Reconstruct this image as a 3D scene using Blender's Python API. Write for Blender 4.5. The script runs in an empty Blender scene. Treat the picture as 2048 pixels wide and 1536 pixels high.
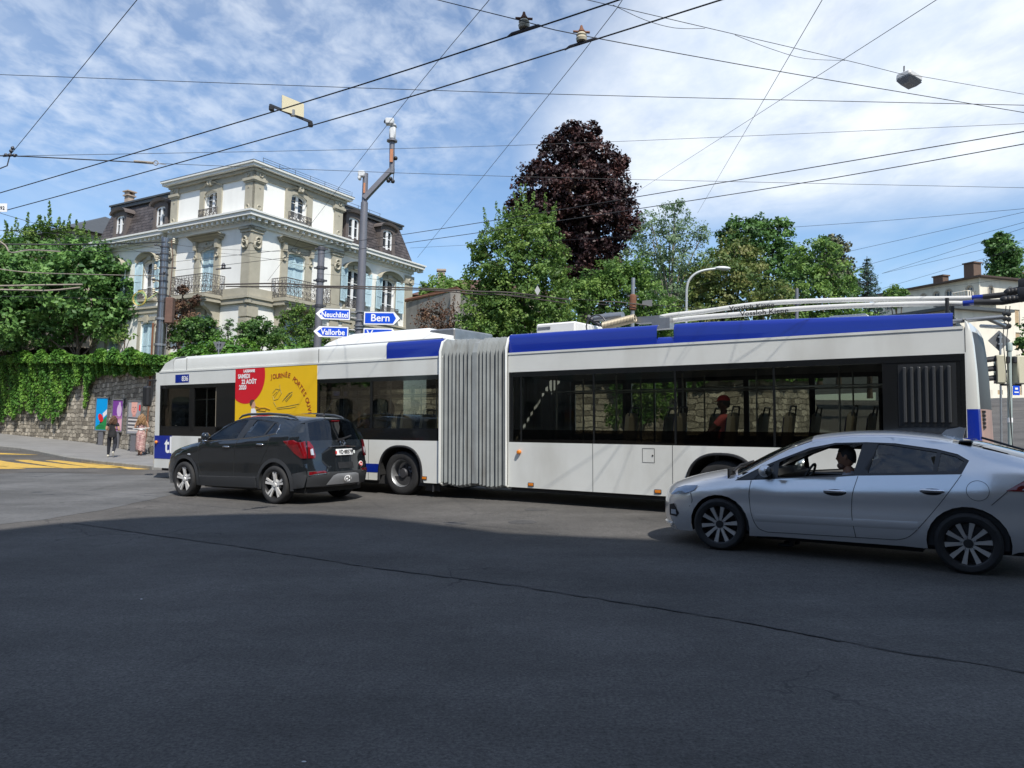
import bpy, math, random
import numpy as np
from mathutils import Vector, Matrix
from mathutils.geometry import delaunay_2d_cdt
random.seed(7); RNG = np.random.default_rng(11)
R = math.radians
SC = bpy.context.scene
COL = SC.collection
# ---------------------------------------------------------------- camera
FOC, V0, CH = 1538.0, 838.0, 1.65            # focal length and ground horizon in photo pixels, eye height
PITCH = math.atan((V0 - 768) / FOC)
cam = bpy.data.cameras.new('camera'); cam.sensor_width = 36; cam.lens = 36 * FOC / 2048
cam.clip_start = 0.05; cam.clip_end = 3000
cam_o = bpy.data.objects.new('camera', cam); COL.objects.link(cam_o)
cam_o.location = (0, 0, CH); cam_o.rotation_euler = (math.pi / 2 + PITCH, 0, 0)
SC.camera = cam_o
SC.view_settings.view_transform = 'Standard'; SC.view_settings.look = 'None'
SC.view_settings.exposure = 0.76; SC.view_settings.gamma = 1
SC.cycles.max_bounces = 8; SC.cycles.transparent_max_bounces = 16
SC.cycles.use_denoising = True
# ---------------------------------------------------------------- sun
SUN_EL, SUN_AZ = R(52), math.atan2(0.38, -0.925)
SUN = Vector((math.sin(SUN_AZ) * math.cos(SUN_EL), math.cos(SUN_AZ) * math.cos(SUN_EL), math.sin(SUN_EL)))
sl = bpy.data.lights.new('sun', 'SUN'); sl.energy = 3.15; sl.angle = R(0.53); sl.color = (1.0, 0.955, 0.88)
so = bpy.data.objects.new('sun', sl); COL.objects.link(so); so.location = (20, -30, 60)
so.rotation_euler = (-SUN).to_track_quat('-Z', 'Y').to_euler()
# ---------------------------------------------------------------- world: sky texture with cloud layers
wd = bpy.data.worlds.new('World'); SC.world = wd; wd.use_nodes = True
def world():
    nt = wd.node_tree; N = nt.nodes; L = nt.links; N.clear()
    def nd(t, **k):
        n = N.new(t)
        for a, b in k.items():
            setattr(n, a, b)
        return n
    def val(n, i, v):
        if hasattr(v, 'is_output') or isinstance(v, bpy.types.NodeSocket): L.new(v, n.inputs[i])
        else: n.inputs[i].default_value = v
    def mt(op, a, b=0.0, c=0.0, cl=False):
        n = nd('ShaderNodeMath', operation=op, use_clamp=cl); val(n, 0, a); val(n, 1, b)
        if len(n.inputs) > 2: val(n, 2, c)
        return n.outputs[0]
    def vm(op, a, b=None):
        n = nd('ShaderNodeVectorMath', operation=op); val(n, 0, a)
        if b is not None: val(n, 1, b)
        return n
    def noise(v, sc, det=4, rough=.55, dist=0.0):
        n = nd('ShaderNodeTexNoise'); L.new(v, n.inputs['Vector']); n.inputs['Scale'].default_value = sc
        n.inputs['Detail'].default_value = det; n.inputs['Roughness'].default_value = rough; n.inputs['Distortion'].default_value = dist
        return n.outputs['Fac']
    def ramp(f, a, b):
        n = nd('ShaderNodeMapRange', interpolation_type='SMOOTHSTEP'); L.new(f, n.inputs[0]); n.inputs[1].default_value = a; n.inputs[2].default_value = b
        return n.outputs[0]
    tc = nd('ShaderNodeTexCoord'); d = vm('NORMALIZE', tc.outputs['Generated']).outputs[0]
    sep = nd('ShaderNodeSeparateXYZ'); L.new(d, sep.inputs[0]); X, Y, Z = sep.outputs
    zz = mt('MAXIMUM', mt('ADD', Z, .10), .05)
    cb = nd('ShaderNodeCombineXYZ'); L.new(mt('DIVIDE', X, zz), cb.inputs[0]); L.new(mt('DIVIDE', Y, zz), cb.inputs[1])
    mp = nd('ShaderNodeMapping'); L.new(cb.outputs[0], mp.inputs[0]); mp.inputs['Rotation'].default_value = (0, 0, R(38)); mp.inputs['Scale'].default_value = (1.0, .72, 1)
    P = mp.outputs[0]
    sky = nd('ShaderNodeTexSky', sky_type='NISHITA', sun_disc=False, sun_elevation=SUN_EL, sun_rotation=SUN_AZ, altitude=500, air_density=1.1, dust_density=.6, ozone_density=1.6)
    # mottled high cloud in small cells
    cells = ramp(noise(P, 12.0, 4, .60, .25), .26, .78)
    band = ramp(noise(P, 1.0, 3, .5, .2), .26, .58)
    high = ramp(Z, .17, .36)
    mott = mt('MULTIPLY', mt('MULTIPLY', mt('ADD', mt('MULTIPLY', cells, .52), .08), band), high)
    # bright cloud bank
    def lobe(u, v, r0, r1):
        x = Vector(((u - 1024) / FOC, 1, (768 - v) / FOC)); x.rotate(Matrix.Rotation(PITCH, 3, 'X')); x.normalize()
        dt = vm('DOT_PRODUCT', d, tuple(x)).outputs['Value']
        return ramp(dt, math.cos(R(r1)), math.cos(R(r0)))
    soft = noise(P, 2.2, 6, .6, .5)
    b1 = mt('MAXIMUM', lobe(1560, 270, 5, 19), mt('MULTIPLY', lobe(1980, 120, 3, 19), 1.0))
    b1 = mt('MAXIMUM', b1, lobe(1960, 300, 4, 13))
    b1 = mt('MAXIMUM', b1, mt('MULTIPLY', lobe(1320, 300, 2, 12), .85))
    bank = mt('MULTIPLY', b1, mt('ADD', mt('MULTIPLY', ramp(soft, .25, .60), .40), .62), cl=True)
    floor_ = ramp(Z, .205, .285)
    bank = mt('MULTIPLY', bank, floor_)
    veil = mt('MULTIPLY', ramp(noise(P, 1.6, 4, .55, .3), .30, .85), .34)
    f = mt('MAXIMUM', mott, bank); f = mt('MAXIMUM', f, veil); f = mt('MINIMUM', mt('MAXIMUM', f, .02), .97)
    tone = nd('ShaderNodeMix', data_type='RGBA'); L.new(ramp(noise(P, 4.0, 6, .6), .30, .68), tone.inputs[0])
    tone.inputs[6].default_value = (5.6, 6.4, 7.6, 1); tone.inputs[7].default_value = (7.6, 8.05, 8.6, 1)
    tint = nd('ShaderNodeMix', data_type='RGBA', blend_type='MULTIPLY'); tint.inputs[0].default_value = 1.0
    L.new(sky.outputs[0], tint.inputs[6]); tint.inputs[7].default_value = (.90, 1.06, 1.20, 1)
    mx = nd('ShaderNodeMix', data_type='RGBA'); L.new(f, mx.inputs[0]); L.new(tint.outputs[2], mx.inputs[6]); L.new(tone.outputs[2], mx.inputs[7])
    bg = nd('ShaderNodeBackground'); bg.inputs[1].default_value = .080; L.new(mx.outputs[2], bg.inputs[0])
    out = nd('ShaderNodeOutputWorld'); L.new(bg.outputs[0], out.inputs[0])
world()
# ---------------------------------------------------------------- photo pixel -> place in the world
_c, _s = math.cos(PITCH), math.sin(PITCH)
CAM = Vector((0, 0, CH))
def ray(u, v):
    y = (768 - v) / FOC
    return Vector(((u - 1024) / FOC, _c - y * _s, _s + y * _c))
def at(u, v, Y):
    d = ray(u, v); return CAM + d * (Y / d.y)
def gz(x, y):
    d = (y - x) / math.sqrt(2) - 34.7
    e = (x - 14) * .75 + (y - 34) * .66
    return .027 * max(0, min(d, 60)) + .065 * max(0, min(e, 60))
def gp(u, v, h=0.0):
    d = ray(u, v); P = None; z = h
    for _ in range(30):
        t = min((z - CH) / d.z if d.z < -1e-4 else 200, 200); P = CAM + d * t; z = z * .4 + (gz(P.x, P.y) + h) * .6
    return P
def wz(u, v, z):
    d = ray(u, v); return CAM + d * ((z - CH) / d.z)
UP = Vector((.0265, .0140, 1)).normalized()       # plumb; the street itself slopes a little
TILT = Vector((0, 0, 1)).rotation_difference(UP).to_matrix().to_4x4()
# ---------------------------------------------------------------- scene graph helpers
WM = {}
def tag(o, label=None, cat=None, group=None, kind=None):
    if label: o['label'] = label
    if cat: o['category'] = cat
    if group: o['group'] = group
    if kind: o['kind'] = kind
    return o
def thing(name, label, cat, M=None, group=None):
    o = bpy.data.objects.new(name, None); COL.objects.link(o); o.empty_display_size = .2
    M = M if M is not None else Matrix()
    if isinstance(M, (tuple, Vector)): M = Matrix.Translation(M)
    o.matrix_world = M; WM[o.name] = M.copy()
    return tag(o, label, cat, group)
def smooth_angle(me, ang):
    me.polygons.foreach_set('use_smooth', np.ones(len(me.polygons), bool))
    me.set_sharp_from_angle(angle=R(ang))
class MB:
    def __init__(s): s.v = []; s.f = []; s.mi = []; s.m = 0; s.X = None
    def add(s, P, F):
        b = len(s.v)
        if s.X is not None: P = [s.X @ Vector(p) for p in P]
        s.v += [tuple(p) for p in P]; s.f += [tuple(b + i for i in f) for f in F]; s.mi += [s.m] * len(F); return s
    def box(s, x0, x1, y0, y1, z0, z1):
        P = [(x, y, z) for x in (x0, x1) for y in (y0, y1) for z in (z0, z1)]
        return s.add(P, [(0, 1, 3, 2), (4, 6, 7, 5), (0, 4, 5, 1), (2, 3, 7, 6), (0, 2, 6, 4), (1, 5, 7, 3)])
    def cb(s, c, sx, sy, sz): return s.box(c[0]-sx/2, c[0]+sx/2, c[1]-sy/2, c[1]+sy/2, c[2]-sz/2, c[2]+sz/2)
    def rbox(s, x0, x1, y0, y1, z0, z1, b):
        """box with bevelled edges"""
        P = []; 
        for x, sx in ((x0, 1), (x1, -1)):
            for y, sy in ((y0, 1), (y1, -1)):
                for z, sz in ((z0, 1), (z1, -1)):
                    P += [(x, y+sy*b, z+sz*b), (x+sx*b, y, z+sz*b), (x+sx*b, y+sy*b, z)]
        I = lambda i, j, k, a: ((i*2+j)*2+k)*3+a
        F = [(I(0,0,0,0),I(0,0,1,0),I(0,1,1,0),I(0,1,0,0)),(I(1,0,0,0),I(1,1,0,0),I(1,1,1,0),I(1,0,1,0)),
             (I(0,0,0,1),I(1,0,0,1),I(1,0,1,1),I(0,0,1,1)),(I(0,1,0,1),I(0,1,1,1),I(1,1,1,1),I(1,1,0,1)),
             (I(0,0,0,2),I(0,1,0,2),I(1,1,0,2),I(1,0,0,2)),(I(0,0,1,2),I(1,0,1,2),I(1,1,1,2),I(0,1,1,2))]
        for i in (0, 1):
            for j in (0, 1): F.append((I(i,j,0,0),I(i,j,1,0),I(i,j,1,1),I(i,j,0,1)))
            for k in (0, 1): F.append((I(i,0,k,0),I(i,1,k,0),I(i,1,k,2),I(i,0,k,2)))
        for j in (0, 1):
            for k in (0, 1): F.append((I(0,j,k,1),I(1,j,k,1),I(1,j,k,2),I(0,j,k,2)))
        for i in (0, 1):
            for j in (0, 1):
                for k in (0, 1): F.append((I(i,j,k,0),I(i,j,k,1),I(i,j,k,2)))
        return s.add(P, F)
    def tube(s, pts, r, n=8, cap=True):
        pts = [Vector(p) for p in pts]; rr = r if isinstance(r, (list, tuple)) else [r] * len(pts)
        P = []; ref = None
        for i, p in enumerate(pts):
            t = (pts[min(i+1, len(pts)-1)] - pts[max(i-1, 0)]).normalized()
            if ref is None: ref = t.orthogonal().normalized()
            a = (ref - t * ref.dot(t)).normalized(); ref = a; b = t.cross(a)
            P += [p + (a * math.cos(2*math.pi*k/n) + b * math.sin(2*math.pi*k/n)) * rr[i] for k in range(n)]
        F = [(i*n+k, i*n+(k+1)%n, (i+1)*n+(k+1)%n, (i+1)*n+k) for i in range(len(pts)-1) for k in range(n)]
        if cap: F += [tuple(range(n-1, -1, -1)), tuple((len(pts)-1)*n+k for k in range(n))]
        return s.add(P, F)
    def ring(s, c, rad, r, ax=(0, 1, 0), n=10, m=4):
        ax = Vector(ax).normalized(); a = ax.orthogonal().normalized(); b = ax.cross(a); c = Vector(c)
        P = []
        for i in range(n):
            d = a*math.cos(2*math.pi*i/n)+b*math.sin(2*math.pi*i/n)
            P += [c + d*(rad + r*math.cos(2*math.pi*k/m)) + ax*r*math.sin(2*math.pi*k/m) for k in range(m)]
        return s.add(P, [(i*m+k, ((i+1) % n)*m+k, ((i+1) % n)*m+(k+1) % m, i*m+(k+1) % m) for i in range(n) for k in range(m)])
    def lathe(s, prof, n=24, ax='z', c=(0, 0, 0)):
        P = []
        for (r, h) in prof:
            for k in range(n):
                a = 2*math.pi*k/n; x, y = r*math.cos(a), r*math.sin(a)
                P.append({'z': (c[0]+x, c[1]+y, c[2]+h), 'y': (c[0]+x, c[1]+h, c[2]+y), 'x': (c[0]+h, c[1]+x, c[2]+y)}[ax])
        return s.add(P, [(i*n+k, i*n+(k+1) % n, (i+1)*n+(k+1) % n, (i+1)*n+k) for i in range(len(prof)-1) for k in range(n)])
    def ell(s, c, rx, ry, rz, n=12, m=8):
        P = []
        for i in range(m+1):
            t = math.pi*i/m
            P += [(c[0]+rx*math.sin(t)*math.cos(2*math.pi*k/n), c[1]+ry*math.sin(t)*math.sin(2*math.pi*k/n), c[2]-rz*math.cos(t)) for k in range(n)]
        return s.add(P, [(i*n+k, i*n+(k+1) % n, (i+1)*n+(k+1) % n, (i+1)*n+k) for i in range(m) for k in range(n)])
    def prism(s, poly, f, d):
        """polygon points mapped by f(a,b) -> xyz, extruded along vector d"""
        A = [Vector(f(*p)) for p in poly]; d = Vector(d); n = len(A)
        return s.add(A + [p + d for p in A], [tuple(range(n)), tuple(range(2*n-1, n-1, -1))] + [(i, i+n, (i+1) % n+n, (i+1) % n) for i in range(n)])
    def skin(s, outer, holes, f, step=None, back=None, reveal=None):
        """flat outline with holes, triangulated and mapped by f(a,b) -> xyz"""
        V = [Vector((p[0], p[1])) for p in outer]; E = [(i, (i+1) % len(outer)) for i in range(len(outer))]
        for h in holes:
            b = len(V); V += [Vector((p[0], p[1])) for p in h]; E += [(b+i, b+(i+1) % len(h)) for i in range(len(h))]
        if step:
            xs = [p[0] for p in outer]; ys = [p[1] for p in outer]; ny = 0
            y = min(ys)
            while y < max(ys):
                x = min(xs) + (step/2 if ny % 2 else 0)
                while x < max(xs):
                    if inside((x, y), outer) and not any(inside((x, y), h) for h in holes): V.append(Vector((x, y)))
                    x += step
                y += step*.87; ny += 1
        o = delaunay_2d_cdt(V, E, [], 0, 1e-5)
        vs, fs = o[0], o[2]; F = []
        for t in fs:
            c = (sum(vs[i].x for i in t)/3, sum(vs[i].y for i in t)/3)
            if inside(c, outer) and not any(inside(c, h) for h in holes): F.append(tuple(t))
        s.add([f(p.x, p.y) for p in vs], F)
        if reveal:
            for h in holes:
                n = len(h); A = [Vector(f(*p)) for p in h]; d = Vector(reveal)
                s.add(A+[a+d for a in A], [(i, (i+1) % n, (i+1) % n+n, i+n) for i in range(n)])
        return s
    def build(s, name, mat, parent=None, smooth=None, world=False, bevel=None):
        me = bpy.data.meshes.new(name); me.from_pydata(s.v, [], s.f)
        for m in (mat if isinstance(mat, (list, tuple)) else [mat]): me.materials.append(m)
        if any(s.mi): me.polygons.foreach_set('material_index', np.array(s.mi, dtype=np.int32))
        me.validate(); 
        import bmesh
        bm = bmesh.new(); bm.from_mesh(me); bmesh.ops.remove_doubles(bm, verts=bm.verts, dist=1e-5)
        bmesh.ops.recalc_face_normals(bm, faces=bm.faces); bm.to_mesh(me); bm.free()
        if smooth: smooth_angle(me, smooth)
        me.update()
        o = bpy.data.objects.new(name, me); COL.objects.link(o)
        if bevel:
            b = o.modifiers.new('bevel', 'BEVEL'); b.width = bevel; b.segments = 2; b.limit_method = 'ANGLE'
        if parent is not None:
            o.parent = parent
            if world: o.matrix_parent_inverse = WM[parent.name].inverted()
        WM[o.name] = (Matrix() if (world or parent is None) else WM[parent.name].copy())
        return o
def inside(p, poly):
    x, y = p; c = False; n = len(poly); j = n-1
    for i in range(n):
        xi, yi = poly[i][0], poly[i][1]; xj, yj = poly[j][0], poly[j][1]
        if (yi > y) != (yj > y) and x < (xj-xi)*(y-yi)/(yj-yi)+xi: c = not c
        j = i
    return c
def lerp(xs, ys): return lambda x: float(np.interp(x, xs, ys))
def spline(pts, n=4, closed=False):
    """Catmull-Rom through 2D/3D points"""
    P = [Vector(p) for p in pts]; out = []; N = len(P)
    for i in range(N if closed else N-1):
        g = (lambda k: P[k % N]) if closed else (lambda k: P[max(0, min(N-1, k))])
        p0, p1, p2, p3 = g(i-1), g(i), g(i+1), g(i+2)
        for k in range(n):
            t = k/n; out.append(.5*((2*p1)+(p2-p0)*t+(2*p0-5*p1+4*p2-p3)*t*t+(3*p1-p0-3*p2+p3)*t**3))
    if not closed: out.append(P[-1])
    return out
def text_mesh(body, size, f, mb=None, align='CENTER', bold=0.0, sx=1.0):
    """letters as thin mesh, mapped by f(a,b,h) -> xyz"""
    cu = bpy.data.curves.new('lettering', 'FONT'); cu.body = body; cu.size = size; cu.align_x = align; cu.resolution_u = 3; cu.offset = bold
    o = bpy.data.objects.new('lettering', cu); COL.objects.link(o); bpy.context.view_layer.update()
    me = bpy.data.meshes.new_from_object(o.evaluated_get(bpy.context.evaluated_depsgraph_get()))
    mb = mb or MB()
    mb.add([f(v.co.x*sx, v.co.y) for v in me.vertices], [tuple(p.vertices) for p in me.polygons])
    bpy.data.objects.remove(o); bpy.data.curves.remove(cu); bpy.data.meshes.remove(me)
    return mb
# ---------------------------------------------------------------- materials
def mat(name, base, rough=.55, metal=0.0, coat=0.0, var=0.0, vs=3.0, bump=0.0, bs=60.0, spec=.5, dirt=None, emit=None):
    m = bpy.data.materials.new(name); m.use_nodes = True; nt = m.node_tree; N = nt.nodes; L = nt.links; b = N['Principled BSDF']
    b.inputs['Base Color'].default_value = (*base, 1); b.inputs['Roughness'].default_value = rough; b.inputs['Metallic'].default_value = metal
    b.inputs['Coat Weight'].default_value = coat; b.inputs['Coat Roughness'].default_value = .04; b.inputs['Specular IOR Level'].default_value = spec
    if emit: b.inputs['Emission Color'].default_value = (*emit[0], 1); b.inputs['Emission Strength'].default_value = emit[1]
    tc = N.new('ShaderNodeTexCoord')
    if var:
        n = N.new('ShaderNodeTexNoise'); L.new(tc.outputs['Object'], n.inputs['Vector']); n.inputs['Scale'].default_value = vs; n.inputs['Detail'].default_value = 6; n.inputs['Roughness'].default_value = .65
        r = N.new('ShaderNodeMapRange'); L.new(n.outputs['Fac'], r.inputs[0]); r.inputs[1].default_value = .25; r.inputs[2].default_value = .75; r.inputs[3].default_value = 1-var; r.inputs[4].default_value = 1+var*.6
        x = N.new('ShaderNodeVectorMath'); x.operation = 'SCALE'; x.inputs[0].default_value = base; L.new(r.outputs[0], x.inputs['Scale'])
        src = x.outputs[0]
        if dirt:
            n2 = N.new('ShaderNodeTexNoise'); mp = N.new('ShaderNodeMapping'); L.new(tc.outputs['Object'], mp.inputs[0]); mp.inputs['Scale'].default_value = dirt[2]
            L.new(mp.outputs[0], n2.inputs['Vector']); n2.inputs['Scale'].default_value = dirt[1]; n2.inputs['Detail'].default_value = 5
            r2 = N.new('ShaderNodeMapRange'); L.new(n2.outputs['Fac'], r2.inputs[0]); r2.inputs[1].default_value = .52; r2.inputs[2].default_value = .78; r2.inputs[4].default_value = dirt[3]
            mx = N.new('ShaderNodeMix'); mx.data_type = 'RGBA'; L.new(r2.outputs[0], mx.inputs[0]); L.new(src, mx.inputs[6]); mx.inputs[7].default_value = (*dirt[0], 1); src = mx.outputs[2]
        L.new(src, b.inputs['Base Color'])
    if bump:
        n = N.new('ShaderNodeTexNoise'); L.new(tc.outputs['Object'], n.inputs['Vector']); n.inputs['Scale'].default_value = bs; n.inputs['Detail'].default_value = 4
        bp = N.new('ShaderNodeBump'); bp.inputs['Strength'].default_value = bump; bp.inputs['Distance'].default_value = .02; L.new(n.outputs['Fac'], bp.inputs['Height']); L.new(bp.outputs[0], b.inputs['Normal'])
    return m
def glass(name, tint=(.25, .28, .27), refl=1.0, rough=.0):
    m = bpy.data.materials.new(name); m.use_nodes = True; nt = m.node_tree; N = nt.nodes; L = nt.links; N.clear()
    o = N.new('ShaderNodeOutputMaterial'); t = N.new('ShaderNodeBsdfTransparent'); t.inputs[0].default_value = (*tint, 1)
    g = N.new('ShaderNodeBsdfGlossy'); g.inputs['Roughness'].default_value = rough; g.inputs[0].default_value = (1, 1, 1, 1)
    fr = N.new('ShaderNodeFresnel'); fr.inputs[0].default_value = 1.5
    mu = N.new('ShaderNodeMath'); mu.operation = 'MULTIPLY'; mu.use_clamp = True; L.new(fr.outputs[0], mu.inputs[0]); mu.inputs[1].default_value = refl
    mx = N.new('ShaderNodeMixShader'); L.new(mu.outputs[0], mx.inputs[0]); L.new(t.outputs[0], mx.inputs[1]); L.new(g.outputs[0], mx.inputs[2]); L.new(mx.outputs[0], o.inputs[0])
    return m
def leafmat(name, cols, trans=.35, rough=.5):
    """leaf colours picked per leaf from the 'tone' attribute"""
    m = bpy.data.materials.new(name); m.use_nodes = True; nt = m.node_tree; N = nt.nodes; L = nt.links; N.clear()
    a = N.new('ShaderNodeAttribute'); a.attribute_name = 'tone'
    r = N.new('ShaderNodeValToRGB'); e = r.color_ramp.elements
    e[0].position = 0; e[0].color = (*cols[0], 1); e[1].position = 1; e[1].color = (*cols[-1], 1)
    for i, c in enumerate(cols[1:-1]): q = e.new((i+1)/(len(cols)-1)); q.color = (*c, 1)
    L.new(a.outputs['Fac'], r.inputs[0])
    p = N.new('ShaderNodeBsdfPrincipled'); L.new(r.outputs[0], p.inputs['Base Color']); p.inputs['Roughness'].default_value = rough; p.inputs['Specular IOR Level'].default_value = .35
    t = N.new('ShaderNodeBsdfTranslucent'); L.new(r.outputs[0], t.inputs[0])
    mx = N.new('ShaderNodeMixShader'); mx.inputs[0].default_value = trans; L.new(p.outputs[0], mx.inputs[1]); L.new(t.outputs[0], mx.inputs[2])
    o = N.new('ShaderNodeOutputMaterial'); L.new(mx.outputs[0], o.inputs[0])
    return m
M_BLACK = mat('black_plastic', (.018, .018, .02), .5, var=.2, vs=8)
M_RUBBER = mat('tyre_rubber', (.022, .022, .023), .8, var=.3, vs=12, bump=.1)
M_STEEL = mat('galvanised_steel', (.36, .37, .38), .42, .75, var=.25, vs=4)
M_DARKSTEEL = mat('dark_steel', (.10, .10, .11), .5, .6, var=.2)
M_CHROME = mat('chrome', (.75, .76, .78), .12, 1.0)
M_WHITE = mat('white_paint', (.72, .72, .70), .4, var=.06, vs=3)
M_WIRE = mat('weathered_wire', (.035, .037, .04), .6, .3)
M_RED = mat('red_paint', (.55, .02, .02), .4, var=.1)
M_BLUE = mat('sign_blue', (.0, .07, .62), .45, var=.06)
M_SIGNBACK = mat('sign_back_aluminium', (.17, .175, .18), .5, .5, var=.15)
# ================================================================ ground, road, pavement
def asphalt(name, base, speck=.5, tint=(1, 1, 1)):
    m = bpy.data.materials.new(name); m.use_nodes = True; nt = m.node_tree; N = nt.nodes; L = nt.links; b = N['Principled BSDF']
    tc = N.new('ShaderNodeTexCoord'); V = tc.outputs['Object']
    def noise(sc, det, ro=.6, v=None):
        n = N.new('ShaderNodeTexNoise'); L.new(v or V, n.inputs['Vector']); n.inputs['Scale'].default_value = sc; n.inputs['Detail'].default_value = det; n.inputs['Roughness'].default_value = ro; return n.outputs['Fac']
    def rng(f, a, c, lo, hi):
        r = N.new('ShaderNodeMapRange'); L.new(f, r.inputs[0]); r.inputs[1].default_value = a; r.inputs[2].default_value = c; r.inputs[3].default_value = lo; r.inputs[4].default_value = hi; return r.outputs[0]
    def mul(a, c):
        n = N.new('ShaderNodeMath'); n.operation = 'MULTIPLY'; L.new(a, n.inputs[0]); L.new(c, n.inputs[1]); return n.outputs[0]
    mp = N.new('ShaderNodeMapping'); L.new(V, mp.inputs[0]); mp.inputs['Rotation'].default_value = (0, 0, R(34)); mp.inputs['Scale'].default_value = (.35, 1.6, 1)
    big = rng(noise(.5, 5), .3, .7, .72, 1.28); lane = rng(noise(.8, 4, .6, mp.outputs[0]), .3, .7, .85, 1.17)
    fine = rng(noise(42, 4, .8), .3, .7, 1-speck*.75, 1+speck*.75); mid = rng(noise(9, 5, .65), .3, .7, .85, 1.15)
    f = mul(mul(big, lane), mul(fine, mid))
    vo = N.new('ShaderNodeTexVoronoi'); L.new(V, vo.inputs['Vector']); vo.inputs['Scale'].default_value = 34
    chip = rng(vo.outputs['Distance'], .05, .12, 1, 0); wn = N.new('ShaderNodeTexWhiteNoise'); L.new(vo.outputs['Position'], wn.inputs[0])
    chip = mul(chip, rng(wn.outputs['Value'], .93, .94, 0, 1))
    sc = N.new('ShaderNodeVectorMath'); sc.operation = 'SCALE'; sc.inputs[0].default_value = tuple(base*t for t in tint); L.new(f, sc.inputs['Scale'])
    mx = N.new('ShaderNodeMix'); mx.data_type = 'RGBA'; L.new(chip, mx.inputs[0]); L.new(sc.outputs[0], mx.inputs[6]); mx.inputs[7].default_value = (.30, .30, .30, 1)
    # fine cracks
    vc = N.new('ShaderNodeTexVoronoi'); vc.feature = 'DISTANCE_TO_EDGE'; vc.inputs['Scale'].default_value = .33
    nz = N.new('ShaderNodeTexNoise'); L.new(V, nz.inputs['Vector']); nz.inputs['Scale'].default_value = 2.2; nz.inputs['Detail'].default_value = 5
    va = N.new('ShaderNodeVectorMath'); va.operation = 'MULTIPLY_ADD'; L.new(nz.outputs['Color'], va.inputs[0]); va.inputs[1].default_value = (.9, .9, 0); L.new(V, va.inputs[2]); L.new(va.outputs[0], vc.inputs['Vector'])
    ck = mul(rng(vc.outputs['Distance'], .002, .006, 1, 0), rng(noise(.22, 2), .52, .60, 0, .75))
    m2 = N.new('ShaderNodeMix'); m2.data_type = 'RGBA'; L.new(ck, m2.inputs[0]); L.new(mx.outputs[2], m2.inputs[6]); m2.inputs[7].default_value = (.022, .022, .023, 1)
    L.new(m2.outputs[2], b.inputs['Base Color']); b.inputs['Roughness'].default_value = .82; b.inputs['Specular IOR Level'].default_value = .35
    bp = N.new('ShaderNodeBump'); bp.inputs['Strength'].default_value = .55; bp.inputs['Distance'].default_value = .022; L.new(noise(75, 3, .7), bp.inputs['Height']); L.new(bp.outputs[0], b.inputs['Normal'])
    return m
M_ASPH = asphalt('asphalt', .090, .85, (1.07, 1.0, .93)); M_ASPH2 = asphalt('fresh_asphalt', .080, .75, (1.06, 1, .93)); M_ASPH3 = asphalt('old_asphalt', .115, .45)
M_PAVE = mat('pavement_asphalt', (.22, .215, .21), .85, var=.22, vs=1.2, bump=.25, bs=60)
M_KERB = mat('granite_kerb', (.24, .235, .22), .8, var=.3, vs=5, bump=.3, bs=30)
M_YELLOW = mat('yellow_road_paint', (.60, .385, .075), .7, var=.22, vs=9, dirt=((.09, .085, .08), 6.0, (1, 1, 1), .75))
def ground():
    xs = np.concatenate([np.arange(-700, -80, 40), np.arange(-80, 80, 2.0), np.arange(80, 720, 40)]); ys = np.concatenate([np.arange(-400, -40, 40), np.arange(-40, 110, 2.0), np.arange(110, 900, 40)])
    mb = MB(); P = [(x, y, gz(x, y)) for y in ys for x in xs]; nx = len(xs)
    mb.add(P, [(j*nx+i, j*nx+i+1, (j+1)*nx+i+1, (j+1)*nx+i) for j in range(len(ys)-1) for i in range(nx-1)])
    tag(mb.build('road', M_ASPH, smooth=30), kind='structure')
ground()
def sheet(name, poly_uv, material, h, step=1.5, wob=0.0, world_pts=None):
    pts = world_pts or [gp(u, v) for u, v in poly_uv]
    pp = []
    for i, a in enumerate(pts):
        b = pts[(i+1) % len(pts)]; n = max(1, int((Vector(b)-Vector(a)).length/.35)) if wob else 1
        for k in range(n):
            t = k/n; pp.append((a[0]+(b[0]-a[0])*t+random.uniform(-wob, wob), a[1]+(b[1]-a[1])*t+random.uniform(-wob, wob)))
    mb = MB(); mb.skin(pp, [], lambda a, b: (a, b, gz(a, b)+h), step)
    return tag(mb.build(name, material, smooth=20), kind='structure')
SEAM = [(150, 1047), (330, 1073), (480, 1094), (750, 1136), (1024, 1171), (1300, 1214), (1500, 1247), (1750, 1296), (2048, 1344), (2300, 1390)]
seam = [gp(*p) for p in SEAM]
far = [gp(2600, 1160), gp(2048, 1030), (3.0, 14.5, 0), (-3, 17.2, 0), (-6.2, 17.5, 0)]
sheet('resurfaced_lane', None, M_ASPH2, .004, 2.0, .025, [tuple(p) for p in seam]+[tuple(p) for p in far])
sheet('worn_road_strip', [(-120, 955), (60, 945), (345, 952), (352, 988), (230, 1016), (90, 1040), (-120, 1060)], M_ASPH3, .004, 2.0, .05)
mb = MB()
for i in range(len(seam)-1):
    a, b = seam[i], seam[i+1]; d = (b-a).normalized(); n = Vector((-d.y, d.x, 0)); L = (b-a).length; q = [a + d*(L*k/max(1, int(L/.12))) for k in range(max(1, int(L/.12))+1)]
    ed = [(p+n*random.uniform(-.012, .012), p-n*random.uniform(.008, .038)) for p in q]
    for k in range(len(ed)-1):
        if random.random() < .82: mb.add([(*ed[k][0].xy, .008), (*ed[k][1].xy, .008), (*ed[k+1][1].xy, .008), (*ed[k+1][0].xy, .008)], [(0, 1, 2, 3)])
tag(mb.build('road_seam', mat('tar_seam', (.055, .054, .053), .9, bump=.3, bs=40)), kind='structure')
for k, (a, b) in enumerate([[((-20, 908), (90, 911)), None], ]): pass
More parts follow.
